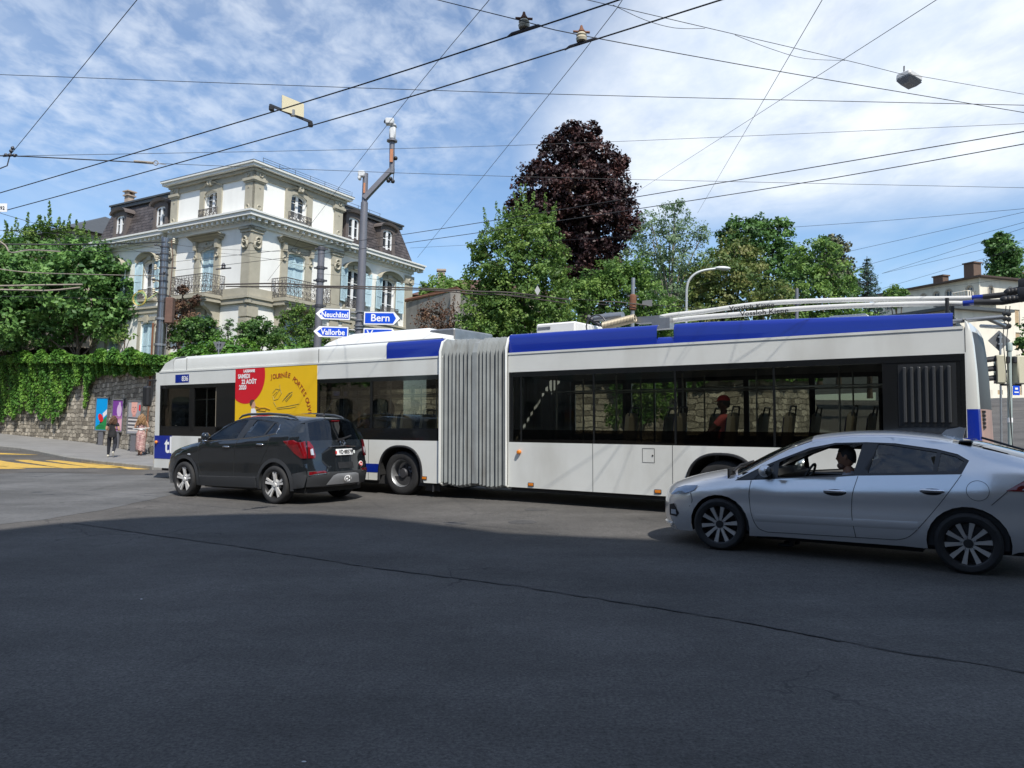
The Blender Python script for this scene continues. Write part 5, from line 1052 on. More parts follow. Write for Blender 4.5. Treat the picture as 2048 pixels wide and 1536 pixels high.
    o = mb.build('sketch_lines', mat('print_grey', (.28, .24, .10), .6), ad, world=True); o.matrix_parent_inverse = Matrix()
    # trim: gaps between lower panels, arch lips, lights, flaps
    mb = new(RX)
    for X, t, za, zb_, y0 in [(RX, rt(u), ZB, Z1, -.003) for u in (1185, 1344, 1560)]+[(RX, rl, Z2+.02, Z3, -.003), (FX, ft(738), ZB, Z1, -.003), (FX, ft(420), ZB, Z1, -.003), (FX, ft(636, 700), Z3, 3.3, .022), (FX, ft(372, 720), Z3, 3.3, .022)]:
        mb = new(X); mb.box(t-.004, t+.004, y0, y0+.014, za, zb_); B('panel_gap', mb, M_GASK, X)
    for X, c, hw, tp in ((FX, *fw[0]), (FX, *fw[1]), (RX, *rw[0])):
        pts = archcut(c, hw, tp)[1:-1]; mb = new(X); mb.tube([(p[0], -.008, p[1]) for p in [(pts[0][0], ZB)]+pts+[(pts[-1][0], ZB)]], .026, 6); B('arch_lip', mb, M_BLACK, X, sm=50)
        mb = new(X); n = len(pts); mb.add([(p[0], 0.02, p[1]) for p in pts]+[(p[0], .75, p[1]) for p in pts], [(i, i+1, i+1+n, i+n) for i in range(n-1)]); mb.box(c-hw, c+hw, .7, .72, .2, tp); B('wheel_well', mb, M_GASK, X)
        for y in (.20, W-.20): wheel(H, X @ Matrix.Translation((c, y, .475)) @ (Matrix() if y < 1 else Matrix.Rotation(math.pi, 4, 'Z')), .95, .30, .30, 'bus')
    def lamp(X, f, u, v, w=.11, h=.05):
        p = f(u, v); mb = new(X); mb.rbox(p[0]-w/2-.012, p[0]+w/2+.012, -.012, .0, p[1]-h/2-.012, p[1]+h/2+.012, .004); o = B('side_lamp', mb, M_BLACK, X); mb = new(X); mb.rbox(p[0]-w/2, p[0]+w/2, -.02, -.006, p[1]-h/2, p[1]+h/2, .004); o2 = mb.build('lens', M_AMBER, o, world=True); o2.matrix_parent_inverse = Matrix()
    lamp(FX, bf, 849, 956); lamp(RX, br, 1062, 969); lamp(RX, br, 1316, 983)
    mb = new(RX); q = br(1039, 904); mb.lathe([(.0, -.07), (.03, -.065), (.045, -.04), (.045, 0)], 14, 'y', (q[0], 0, q[1])); B('indicator', mb, M_AMBER, RX, sm=40)
    a0, a1 = rt(1285, 910), rt(1309, 910); z0, z1 = br(1297, 925)[1], br(1297, 897)[1]; mb = new(RX)
    for (p, q) in (((a0, z0), (a1, z0)), ((a1, z0), (a1, z1)), ((a1, z1), (a0, z1)), ((a0, z1), (a0, z0))): mb.tube([(p[0], -.001, p[1]), (q[0], -.001, q[1])], .004, 4)
    mb.lathe([(0, -.008), (.015, -.008), (.016, 0)], 10, 'y', (a1-.035, 0, (z0+z1)/2)); B('service_flap', mb, M_GASK, RX)
    mb = new(FX); mb.box(ft(757, 935), ft(700, 935), -.005, 0, bf(740, 944)[1], bf(740, 927)[1]); B('blue_stripe', mb, M_BUSB, FX)
    mb = new(FX); mb.tube([(.25, .05, .30), (.22, .0, .12)], .02, 5); mb.box(.12, .5, .1, .13, .13, .34); B('mudflap', mb, M_BLACK, FX)
    # underside, interior shells, seats and rails
    for X, t0, t1 in ((FX, 0, fl-.3), (RX, 0, rl)):
        mb = new(X); mb.box(t0, t1, .12, W-.1, .22, .40); B('floor', mb, M_FLOOR, X); mb = new(X); mb.box(t0, t1, .1, W-.1, 2.50, 2.54); B('ceiling', mb, M_INT, X)
        mb = new(X); mb.box(t0, t1, .75, W-.75, .15, .30); B('chassis', mb, M_GASK, X)
        mb = new(X)
        for t in np.arange(t0+.7, t1-.4, 1.35):
            for y in (.72, W-.72): mb.tube([(t, y, .4), (t, y, 2.5)], .017, 6)
        for y in (.72, W-.72): mb.tube([(t0+.3, y, 2.2), (t1-.5, y, 2.2)], .016, 6)
        B('handrail', mb, M_RAIL, X, sm=50)
    mb = new(FX); mb.box(ft(432), ft(428), .05, 1.5, .4, 2.5); B('cab_partition', mb, mat('cab_partition_beige', (.32, .27, .20), .6), FX)
    mb = new(FX); mb.box(ft(372)-.0, ft(322), .25, 1.6, .4, 1.42); mb.ring((ft(360), .75, 1.62), .2, .014, (1, 0, .6), 16, 4); B('dashboard', mb, M_BLACK, FX)
    seat = []
    def seat_at(X, t, y, face):
        if not seat:
            mb = MB(); mb.prism([(-.24, 0), (.20, 0), (.22, .06), (-.2, .08)], lambda a, z: (a, -.21, z+.42), (0, .42, 0)); mb.m = 0
            sp = [(-.24, .40), (-.30, .72), (-.34, 1.02), (-.31, 1.10), (-.27, 1.06), (-.23, .72), (-.18, .46)]; mb.prism(sp, lambda a, z: (a, -.21, z), (0, .42, 0)); mb.m = 1; mb.prism([(-.185, .5), (-.215, .72), (-.25, 1.0), (-.24, 1.02), (-.20, .72), (-.17, .5)], lambda a, z: (a, -.18, z), (0, .36, 0)); mb.prism([(-.18, .50), (.2, .48), (.2, .51), (-.18, .53)], lambda a, z: (a, -.19, z), (0, .38, 0))
            mb.m = 2; mb.tube([(0, 0, 0), (0, 0, .42)], .04, 6); mb.tube([(-.33, -.2, 1.04), (-.36, -.16, 1.2), (-.36, .16, 1.2), (-.33, .2, 1.04)], .016, 6)
            o = mb.build('seat', [M_SEATB, M_SEATP, M_DARKSTEEL], H, bevel=None); seat.append(o)
        else: o = seat[0].copy(); COL.objects.link(o)
        o.parent = H; o.matrix_parent_inverse = WM[H.name].inverted(); o.matrix_basis = X @ Matrix.Translation((t, y, .66)) @ Matrix.Rotation(0 if face > 0 else math.pi, 4, 'Z')
    tg = bf(734, 826, .24)[0]; tm = br(1432, 806, .37)[0]
    for t in (tg-.85, tg, tg+.85): [seat_at(FX, t, y, 1) for y in (.32, 2.17)]
    seat_at(FX, 5.9, .38, 1); seat_at(FX, 5.9, 2.17, 1); seat_at(FX, bf(834, 812, .75)[0], .75, 1)
    for t in (tm-1.9, tm-.95, tm, tm+.95, tm+1.9): [seat_at(RX, t, y, -1) for y in (.37, 2.17)]
    # bellows: a folded loft from one half to the other
    mb = MB(); n = 34; loops = []
    def loop(X, off, k):
        z0, z1 = .28+off*.3, 3.33-off; y0, y1 = off-.03, W-off+.03; c = .12; pts = [(y0, z0+.05), (y0, 1.0), (y0, 1.9), (y0, z1-.28), (y0+.08, z1-.08), (y0+.2, z1), (W*.5, z1+.01), (y1-.2, z1), (y1-.08, z1-.08), (y1, z1-.28), (y1, 1.5), (y1, z0+.05), (y1-.1, z0), (y0+.1, z0)]
        return [X @ Vector((k, y, z)) for (y, z) in pts]
    A0 = [FX, RX]
    for i in range(n+1):
        t = i/n; fold = .085 if i % 2 else 0.0
        if i in (16, 17, 18): fold = .03
        la = loop(FX, fold, -.0); lb = loop(RX, fold, 0.0); jig = random.uniform(-.009, .009); fold *= random.uniform(.75, 1.1)
        loops.append([a.lerp(b, t+jig if 0 < i < n else t) + Vector((0, 0, -.05*math.sin(math.pi*t*2)**2*(1 if j in (0, 11, 12, 13) else 0))) for j, (a, b) in enumerate(zip(la, lb))])
    m = len(loops[0]); mb.add([p for l in loops for p in l], [(i*m+j, (i+1)*m+j, (i+1)*m+(j+1) % m, i*m+(j+1) % m) for i in range(n) for j in range(m)]); mb.build('bellows', M_BELL, H, world=True)
    for X, t in ((FX, .02), (RX, -.02)):
        l = loop(X, -.012, t); mb = MB(); mb.tube(l+[l[0], l[1]], .028, 6, False); mb.build('bellows_frame', M_BUSW, H, 50, world=True)
    # rear cap
    mb = new(RX); zl = [(ZB, 8.11), (.7, 8.13), (1.2, 8.13), (1.77, 8.11), (1.79, 8.11), (2.3, 8.09), (2.7, 8.06), (2.9, 8.035), (3.0, 8.0), (3.06, 7.95), (3.09, 7.91)]; rows = []
    for z, t in zl:
        k = min(.30, t-rl+.02); rows.append([(rl, 0, z), (rl+(t-rl)*.5, .0, z), (rl+(t-rl)*.8, .02, z), (t-.012, .09, z), (t+.03, .4, z), (t+.06, W/2, z), (t+.03, W-.4, z), (t-.012, W-.09, z), (rl+(t-rl)*.7, W-.02, z), (rl, W, z)])
    for i in range(len(rows)-1):
        for j in range(9):
            zm = (rows[i][0][2]+rows[i+1][0][2])/2; mb.m = (1 if zm < 1.785 and j in (0, 1, 2, 7, 8) else 2 if zm > 1.785 and zm < 2.9 and 3 <= j <= 6 else 3 if zm < 1.785 and 3 <= j <= 6 else 0)
            mb.add([rows[i][j], rows[i][j+1], rows[i+1][j+1], rows[i+1][j]], [(0, 1, 2, 3)])
    mb.m = 0; mb.add(rows[-1], [tuple(range(10))]); B('rear_end', mb, [M_BUSW, M_BUSB, mat('rear_window_grey', (.05, .05, .052), .45, spec=.2), mat('pale_rear_film', (.42, .27, .22), .5, var=.3)], RX, sm=40)
    mb = new(RX)
    for k in range(5): mb.box(8.08, 8.15, .18, .40, 1.52+k*.055, 1.55+k*.055)
    B('rear_vents', mb, M_GASK, RX)
    mb = new(RX); mb.prism([(8.1, .85), (8.28, .95), (8.32, 1.2), (8.1, 1.2)], lambda a, z: (a, .35, z), (0, .4, 0)); B('rope_catcher', mb, M_BUSW, RX)
    # roof equipment
    mb = new(FX); t0, t1 = ft(890, 670), ft(608, 690); P = []
    n = 14
    for i in range(n+1):
        f = i/n; t = t0+.15+(t1-t0-.15)*f; h = .34*min(1, 5*(1-f))**.6*min(1, .35+3*f); P.append([(t, .40, 3.30), (t, .38, 3.34), (t, .50, 3.36+h*.75), (t, .75, 3.36+h), (t, 1.8, 3.36+h), (t, 2.05, 3.36+h*.75), (t, 2.15, 3.30)])
    mb.add([p for r in P for p in r], [(i*7+j, i*7+j+1, (i+1)*7+j+1, (i+1)*7+j) for i in range(n) for j in range(6)]); mb.add(P[0], [tuple(range(7))]); B('roof_fairing', mb, M_POD, FX, sm=40)
    mb = new(FX)
    for i in range(9): mb.tube([(t0+.6+i*.42, .33, 3.30), (t0+.6+i*.42, .33, 3.40)], .02, 5)
    mb.tube([(t0+.3, .33, 3.39), (t1-.2, .33, 3.39)], .014, 5); B('roof_rail', mb, M_STEEL, FX)
    mb = new(FX); mb.rbox(.05, .75, .5, 2.0, 3.25, 3.62, .03); mb.box(.8, 1.1, .6, 1.0, 3.3, 3.48); B('roof_box', mb, M_STEEL, FX)
    def rz(u, v, off): t, z = br(u, v, off); return Vector((t, off, z))
    mb = new(RX); p, q = rz(1072, 668, .7), rz(1150, 642, .7); mb.rbox(p.x, q.x, .7, 1.9, 3.0, q.z+.0, .03); o = B('roof_box', mb, M_POD, RX); mb = new(RX); mb.box(p.x+.05, p.x+.35, .69, .70, q.z-.12, q.z-.07); l_ = mb.build('grille', M_STEEL, o); l_.matrix_parent_inverse = Matrix()
    mb = new(RX); p = rz(1152, 655, .8); mb.box(p.x, p.x+.5, .8, 1.7, 3.0, 3.42); B('roof_tray', mb, M_STEEL, RX)
    o1, o2 = .85, 1.5
    for off in (o1, o2):
        s = 0 if off == o1 else -1
        mb = new(RX); a, b = rz(1190, 637, off), rz(1246, 632, off); mb.tube([a, a+(b-a)*.33, a+(b-a)*.34, b], [.075, .075, .085, .085], 12); B('shock_absorber', mb, M_STEEL, RX, sm=40)
        mb = new(RX); a, b = rz(1208, 652, off-.2), rz(1272, 636, off-.2); n = 22
        for k in range(n): mb.ring(a+(b-a)*(k/n), .07, .018, (b-a), 10, 4)
        mb.tube([a, b], .03, 6); B('coil_spring', mb, mat('spring_beige', (.40, .35, .26), .5, .3), RX, sm=50)
        mb = new(RX); a = rz(1176, 633, off); mb.tube([a, rz(1200, 650, off)], .05, 6); mb.ring(rz(1192, 652, off-.15), .22, .015, (0, 1, 0), 16, 5); B('cable_loop', mb, M_DARKSTEEL, RX, sm=40); mb = new(RX); mb.cb(tuple(rz(1300, 640, off)), .5, .25, .12); mb.cb(tuple(rz(1326, 648, off-.1)), .36, .22, .2); B('pole_base', mb, M_STEEL, RX, sm=40)
    for off, pts in ((1.5, [(1300, 640), (1340, 631), (1400, 624), (1527, 607), (1685, 600), (1894, 597), (1944, 596)]), (.85, [(1338, 642), (1400, 635), (1500, 627), (1590, 618), (1748, 610), (1890, 607), (1926, 607)])):
        P = [rz(u, v, off) for u, v in pts]; mb = new(RX); sp = spline(P, 4); mb.tube(sp, [.052-.014*i/(len(sp)-1) for i in range(len(sp))], 10); pole = B('trolley_pole', mb, M_POLE, RX, sm=50)
        tip = [P[-1], rz(pts[-1][0]+22, pts[-1][1]-2, off)]; mb = new(RX); mb.tube(tip, .044, 10); q_ = mb.build('blue_sleeve', M_BUSB, pole, 50); q_.matrix_parent_inverse = Matrix()
        e = rz(2052, 578 if off > 1 else 596, off); mb = new(RX); mb.tube([tip[-1], tip[-1].lerp(e, .55)+Vector((0, 0, -.03)), e], [.044, .046, .05], 8); mb.rbox(e.x-.1, e.x+.35, off-.06, off+.06, e.z-.05, e.z+.16, .02)
        for k in range(5): mb.ell(tuple(tip[-1].lerp(e, .6+k*.08)), .07, .06, .06, 8, 6)
        q_ = mb.build('collector_head', M_BLACK, pole, 50); q_.matrix_parent_inverse = Matrix()
        u1 = 2012 if off > 1 else 2020; mb = new(RX); a = rz(u1, 612, off); mb.tube([a, Vector((a.x-.05, off-.1, a.z-.5)), Vector((8.45, .65+off*.1, 1.25))], .008, 4)
        for k in (.12, .2, .3): mb.ell((a.x-.02, off-.03, a.z-k), .035, .03, .04, 6, 5)
        q_ = mb.build('pull_rope', M_WIRE, pole); q_.matrix_parent_inverse = Matrix()
        wl = MB(); s0 = br(1458 if off > 1 else 1480, 621 if off > 1 else 632, off-.07); text_mesh('Vossloh Kiepe', .115, lambda a, z: RX @ Vector((s0[0]+a*1.25, off-.066, s0[1]+z+a*.0 - .0)), wl, 'LEFT', .002); q_ = wl.build('lettering', M_TXTK, pole, world=True); q_.matrix_parent_inverse = Matrix()
    for u in (1896,):
        mb = new(RX); a = rz(u, 630, .85); mb.tube([(a.x, .75, 3.1), (a.x, .75, a.z+.25)], .03, 6); mb.tube([(a.x, 1.6, 3.1), (a.x, 1.6, a.z+.33)], .03, 6); mb.tube([(a.x, .75, a.z+.05), (a.x, 1.6, a.z+.05)], .03, 6); mb.box(a.x-.15, a.x+.12, .6, 1.75, 3.06, 3.16); B('pole_hook', mb, M_BLACK, RX)
    mb = new(RX); a = rz(1906, 643, .4); b = rz(2006, 634, .4); mb.tube([a, b], .032, 8); c = rz(1962, 652, 1.9); d = rz(2015, 655, 1.4); mb.tube([rz(1975, 637, .4), d], .03, 8); mb.tube([c, d], .03, 8); B('guard_bar', mb, M_STEEL, RX, sm=50)
    mb = new(RX); t0, t1 = rt(1630, 640), rt(1712, 632); mb.rbox(t0, t1, .9, 1.7, 3.1, br(1680, 630, .9)[1], .03); B('roof_vent', mb, M_POD, RX)
    return H
BUS = trolleybus()
# ================================================================ cars
M_SILVER = mat('silver_car_paint', (.80, .80, .80), .29, .68, coat=1.0, var=.02); M_CHAR = mat('charcoal_car_paint', (.016, .020, .024), .12, .3, coat=1.0, var=.02)
M_CGLASS = glass('car_glass', (.62, .68, .66), 1.0); M_CGLASSD = glass('privacy_glass', (.06, .07, .075), 1.6); M_TRIM = mat('black_trim', (.020, .021, .023), .42, coat=.2); M_CLAD = mat('grey_black_cladding', (.030, .032, .035), .65, var=.1)
M_REDL = mat('red_lamp_lens', (.17, .003, .006), .08, coat=1.0, var=.6, vs=14); M_CLEARL = mat('clear_lamp_lens', (.55, .58, .62), .08, .3, coat=1.0); M_LAMP = mat('headlamp_bluish', (.16, .22, .32), .08, .4, coat=1.0); M_SEAT = mat('car_seat_cloth', (.035, .036, .04), .85)
class CarShell:
    def __init__(s, E, Cn, wmax, W, wfun, belt, sh):
        s.E = E; s.C = Cn; s.W = W; s.c = W/2; s.wm = lerp(*wfun); s.belt = belt; s.sh = sh
        i0 = max(i for i in range(len(E)//2) if E[i][0] <= min(e[0] for e in E)+.001); i1 = min(i for i in range(len(E)//2, len(E)) if E[i][0] >= max(e[0] for e in E)-.001)
        up = E[i0:i1+1]; up = [e for k, e in enumerate(up) if k == 0 or e[0] > up[k-1][0]+1e-4]
        s.zt = lerp([e[0] for e in up], [e[1] for e in up]); s.he = lerp([e[0] for e in up], [e[2] for e in up])
    def hw(s, x, z):
        m = s.wm(x); zt = s.zt(x); he = min(s.he(x), m); zb = s.belt(x); zs = min(s.sh+.045*min(max(x, -.2), 3.2), zt-.20)
        if z < .5: return m-.055*((.5-z)/.3)**2
        if z <= zs: return m-.012*math.sin((z-.5)/max(zs-.5, .05)*math.pi)**2*1.0
        t = min(1, (z-zs)/max(zt-zs, .01)); hood = he+(m-he)*math.sqrt(max(0, 1-t**2.4))
        if z < zb: gh = m-.06*((z-zs)/max(zb-zs, .02))
        else: q = min(1, (z-zb)/max(zt-zb, .02)); gh = (m-.06)+(he-(m-.06))*(q*.75+.25*q*q)
        g = min(1, max(0, (zt-zb-.05)/.25)); return hood*(1-g)+gh*g
    def side(s, x, z, off=0.0, far=False):
        h = s.hw(x, z)+off; return Vector((x, s.c+h if far else s.c-h, z))
    def top(s, i, u, off=0.0):
        i = max(0, min(len(s.E)-1.001, i)); k = int(i); f = i-k
        def P(j):
            e, c = s.E[j], s.C[j]; q = 1-abs(u)**2.6; return Vector((e[0]+(c[0]-e[0])*q, s.c+e[2]*u, e[1]+(c[1]-e[1])*q))
        g = lambda j: P(max(0, min(len(s.E)-1, j)))
        p0, p1, p2, p3 = g(k-1), g(k), g(k+1), g(k+2)
        lin = p1+(p2-p1)*f; cm = .5*((2*p1)+(p2-p0)*f+(2*p0-5*p1+4*p2-p3)*f*f+(3*p1-p0-3*p2+p3)*f**3)
        r = lin*.35+cm*.65
        if off:
            a = s.top(min(i+.05, len(s.E)-1.01), u); b = s.top(max(i-.05, 0), u); c2 = s.top(i, min(1, u+.03)); d2 = s.top(i, max(-1, u-.03)); n = (a-b).cross(c2-d2)
            r = r+n.normalized()*off
        return r
def arch_cut(c, r, z0, zc):
    a0 = math.asin(max(-1, min(1, (z0-zc)/r))); return [(c-r*math.cos(a), zc+r*math.sin(a)) for a in np.linspace(a0, math.pi-a0, 16)]
def build_car(name, label, Mx, sh, paint, outline_bottom, dlo, panes, gl, ws, rw, step=.075):
    H = thing(name, label, 'car', Mx); edge = spline([(e[0], e[1]) for e in sh.E], 2); outer = [(p.x, p.y) for p in edge] + outline_bottom[::-1]
    mb = MB()
    for far in (False, True): mb.skin(outer, [dlo], lambda a, z: sh.side(a, z, 0, far), step)
    n = len(sh.E)-1; us = [math.sin(math.pi/2*k/9) for k in range(-9, 10)]; ws0, ws1 = ws; rw0, rw1 = rw; steps = [i/3 for i in range(n*3+1)]
    steps = sorted(set(steps+[ws0, ws1, rw0, rw1]))
    gm = {0: MB(), 1: MB()}
    for a, b in zip(steps, steps[1:]):
        for u0, u1 in zip(us, us[1:]):
            m = (a+b)/2; um = abs(u0+u1)/2; q = [sh.top(a, u0), sh.top(a, u1), sh.top(b, u1), sh.top(b, u0)]
            t = gm[0] if (ws0 < m < ws1 and um < .95) else gm[1] if (rw0 < m < rw1 and um < .93) else mb
            t.add(q, [(0, 1, 2, 3)])
    mb.build('body', paint, H, 38); gm[0].build('windscreen', M_CGLASS, H, 30); gm[1].build('rear_window', M_CGLASSD, H, 30)
    for far in (False, True):
        mb = MB(); mb.skin(dlo, [p for p, _ in panes], lambda a, z: sh.side(a, z, -.008, far), step); mb.build('window_trim', M_TRIM, H, 40)
        for p, g in panes:
            if g is None or (far and g is M_CGLASSD and False): continue
            mb = MB(); mb.skin(p, [], lambda a, z: sh.side(a, z, -.018, far), step*1.5); mb.build('side_window', g, H, 40)
    return H
def skinpart(H, sh, nm, poly, m, off=.005, step=.05, far=False, par=None, thick=None):
    mb = MB(); mb.skin(poly, [], lambda a, z: sh.side(a, z, off, far), step); return mb.build(nm, m, par or H, 40)
def line_on(H, sh, nm, lines, m=M_GASK, r=.0042, far=(False,)):
    for l in lines:
        for f in far:
            mb = MB(); sp = spline(l, 5); mb.tube([sh.side(p.x, p.y, .0005, f) for p in sp], r, 4); mb.build(nm, m, H)
def interior(H, sh, x0, x1, fl, seats, wheelpos, belt, dash):
    mb = MB(); c = sh.c; h = sh.W/2-.14
    mb.box(x0, x1, c-h, c+h, fl-.03, fl); mb.box(x0-.02, x0, c-h, c+h, fl, dash[1]); mb.build('floor_pan', M_GASK, H)
    for far in (False, True):
        y = c+(h+.03 if far else -h-.03); mb = MB(); mb.rbox(x0+.1, x1-.1, y-.025, y+.025, fl, belt-.03, .02); mb.build('door_lining', M_TRIM, H)
    mb = MB(); mb.prism([(dash[0]-.45, fl+.3), (dash[0]-.45, dash[1]-.04), (dash[0]-.1, dash[1]), (dash[0], dash[1]-.06), (dash[0]-.02, dash[1]-.3), (dash[0]-.2, fl+.3)], lambda a, z: (a, c-h, z), (0, 2*h, 0)); mb.build('dashboard', M_TRIM, H)
    for (x, y, hh) in seats:
        mb = MB(); mb.rbox(x-.28, x+.24, y-.24, y+.24, fl+.12, fl+.34, .06); mb.prism([(x+.12, fl+.3), (x+.30, fl+.3), (x+.44, fl+.30+hh), (x+.30, fl+.32+hh)], lambda a, z: (a, y-.23, z), (0, .46, 0)); mb.rbox(x+.34, x+.43, y-.12, y+.12, fl+.36+hh, fl+.54+hh, .03); mb.build('seat', M_SEAT, H, 40)
    wx, wy, wz_ = wheelpos; mb = MB(); ax = Vector((-.9, 0, .42)).normalized(); mb.ring((wx, wy, wz_), .18, .016, ax, 22, 6); mb.tube([(wx, wy, wz_), (wx-.3, wy, wz_-.14)], .03, 6)
    for a in (.3, 2.84, 4.71): d = Vector((.42, 0, .9)).normalized(); mb.tube([(wx, wy, wz_), Vector((wx, wy, wz_))+(Vector((0, 1, 0))*math.cos(a)+d*math.sin(a))*.18], .016, 5)
    mb.build('steering_wheel', M_BLACK, H, 50)
def silver_car():
    f, r = gp(1437, 1101), gp(1938, 1150); d = (r-f).normalized(); n = Vector((-d.y, d.x, 0)); Mx = Matrix(((d.x, n.x, 0, f.x), (d.y, n.y, 0, f.y), (0, 0, 1, 0), (0, 0, 0, 1)))
    W = 1.80; WB = (r-f).length
    E = [(-.60, .19, .74), (-.70, .33, .72), (-.74, .50, .70), (-.70, .67, .70), (-.55, .775, .72), (-.28, .845, .75), (.02, .885, .775), (.24, .925, .775), (.50, 1.075, .725), (.80, 1.25, .665), (1.12, 1.375, .615), (1.5, 1.435, .59), (1.95, 1.44, .585), (2.4, 1.40, .585), (2.8, 1.325, .59), (3.2, 1.225, .605), (3.5, 1.12, .62), (3.66, 1.02, .65), (3.66, .85, .68), (3.66, .6, .70), (3.58, .28, .72)]
    C = [(-.90, .19), (-.97, .33), (-.97, .52), (-.92, .70), (-.80, .80), (-.48, .905), (-.16, .975), (.10, 1.02), (.42, 1.19), (.74, 1.345), (1.06, 1.455), (1.5, 1.505), (1.95, 1.51), (2.4, 1.47), (2.8, 1.40), (3.2, 1.295), (3.5, 1.19), (3.70, 1.09), (3.74, .85), (3.74, .58), (3.66, .27)]
    sh = CarShell(E, C, .9, W, ([-.75, -.62, -.45, -.2, .1, 2.9, 3.3, 3.55, 3.68], [.705, .775, .835, .875, .895, .895, .85, .77, .70]), lerp([0, .2, .66, 1.62, 2.68, 3.2], [.84, .875, .92, 1.0, 1.06, 1.08]), .735)
    bot = [(-.60, .19), (-.40, .20)] + arch_cut(0, .385, .21, .31) + [(.42, .21), (.7, .225), (2.1, .24), (WB-.42, .235)] + arch_cut(WB, .395, .24, .32) + [(WB+.45, .27), (3.58, .28)]
    dlo = [(.20, .88), (.66, .918), (1.62, .998), (2.66, 1.055), (2.73, 1.20), (2.62, 1.265), (2.42, 1.315), (2.0, 1.372), (1.7, 1.38), (1.35, 1.365), (1.06, 1.30), (.72, 1.155), (.44, 1.02)]
    F = [(.72, .94), (1.575, 1.012), (1.655, 1.362), (1.36, 1.345), (1.08, 1.278), (.80, 1.165), (.72, 1.12)]; Q = [(.44, .912), (.66, .93), (.66, 1.10), (.56, 1.05)]; Rr = [(1.73, 1.03), (2.385, 1.073), (2.42, 1.28), (2.0, 1.345), (1.82, 1.362)]; RQ = [(2.43, 1.078), (2.615, 1.09), (2.68, 1.19), (2.60, 1.24), (2.46, 1.275)]
    H = build_car('parked_car' if False else 'hatchback_car', 'silver five door hatchback with its front window down, waiting in the shade', Mx, sh, M_SILVER, bot, dlo, [(F, None), (Q, M_CGLASS), (Rr, M_CGLASSD), (RQ, M_CGLASSD)], M_CGLASSD, (6.95, 9.9), (13.4, 16.8))
    line_on(H, sh, 'door_gap', [[(.41, .895), (.39, .69), (.42, .47), (.49, .32), (.60, .275)], [(1.63, .995), (1.575, .78), (1.565, .55), (1.60, .30)], [(2.66, 1.05), (2.5, .80), (2.3, .525), (2.15, .355), (2.02, .305)], [(.60, .275), (1.3, .29), (2.02, .305)], [(3.08, .90), (2.93, .745)], [(-.38, .70), (-.36, .60), (-.40, .52)]])
    line_on(H, sh, 'fuel_flap_gap', [[(2.81+.105*math.cos(a), .89+.105*math.sin(a)) for a in np.linspace(0, 6.2832, 17)]], r=.003)
    for (x, z) in ((1.385, .797), (2.385, .853)):
        mb = MB(); p = sh.side(x, z); mb.ell((p.x, p.y+.005, p.z), .128, .012, .040, 16, 8); o = mb.build('door_handle', M_GASK, H, 60); mb = MB(); mb.rbox(p.x-.12, p.x+.12, p.y-.038, p.y-.012, p.z+.0, p.z+.034, .012); mb.build('grip', M_CHROME, o, 40)
    mb = MB()
    for k in range(2): pass
    xs = np.linspace(.45, WB-.47, 20)
    for far in (False,):
        P = []
        for x in xs: z = .43+.018*(x-.4); P += [sh.side(x, z-.035, .0), sh.side(x, z, .010), sh.side(x, z+.06, .0)]
        mb = MB(); mb.add(P, [(i*3+j, i*3+j+3, i*3+j+4, i*3+j+1) for i in range(len(xs)-1) for j in (0, 1)]); mb.build('side_crease', M_SILVER, H, 30)
    skinpart(H, sh, 'headlight', [(-.70, .655), (-.62, .74), (-.48, .785), (-.28, .80), (-.33, .735), (-.45, .685)], M_LAMP, .012); skinpart(H, sh, 'tail_light', [(3.06, .90), (3.38, 1.125), (3.52, 1.10), (3.58, .90)], M_REDL, .01); skinpart(H, sh, 'tail_light_lens', [(3.2, .915), (3.36, 1.03), (3.5, 1.03), (3.52, .915)], M_CLEARL, .014)
    skinpart(H, sh, 'fog_lamp_recess', [(-.72, .38), (-.72, .52), (-.64, .54), (-.56, .42), (-.60, .37)], M_BLACK, .006); skinpart(H, sh, 'fog_lamp', [(-.69, .40), (-.69, .46), (-.61, .46), (-.60, .40)], M_CLEARL, .012)
    mb = MB(); mb.tube([sh.top(.6, u, .012) for u in np.linspace(-1, 1, 15)], .022, 6); mb.build('front_lip', M_SILVER, H, 50)
    for far in (False, True):
        s_ = 1 if far else -1; p = sh.side(.60, .98, .06, far); mb = MB(); mb.ell((p.x, p.y+s_*.05, p.z+.04), .075, .10, .075, 14, 9); o = mb.build('wing_mirror', M_SILVER, H, 60); mb = MB(); mb.tube([sh.side(.62, .93, 0, far), (p.x+.02, p.y, p.z)], .03, 6); mb.ell((p.x+.03, p.y+s_*.05, p.z+.038), .055, .09, .062, 12, 8); mb.build('mirror_glass', M_TRIM, o, 60)
    for x, st in ((0, R(5)), (WB, 0)):
        for y in (.105, W-.105): wheel(H, Mx @ Matrix.Translation((x, y, .325)) @ (Matrix() if y < 1 else Matrix.Rotation(math.pi, 4, 'Z')), .65, .2, .232, 'ten', st)
        mb = MB(); mb.tube([(x, .25, .325), (x, W-.25, .325)], .05, 6); mb.box(x-.40, x+.40, .36, W-.36, .2, .72); mb.build('wheel_housing', M_GASK, H)
        for far in (False, True):
            A = arch_cut(x, .385 if x == 0 else .395, .22, .31); P = [sh.side(a, z, -.004, far) for a, z in A]; n2 = len(P); dy = -.3 if far else .3; mb = MB(); mb.add(P+[p+Vector((0, dy, 0)) for p in P], [(i, i+1, i+1+n2, i+n2) for i in range(n2-1)]); mb.build('wheel_arch_liner', M_GASK, H)
    interior(H, sh, .1, 3.2, .25, [(1.32, .48, .56), (1.32, 1.32, .56), (2.25, .5, .42), (2.25, 1.3, .42)], (.98, .50, .93), .95, (.72, 1.02))
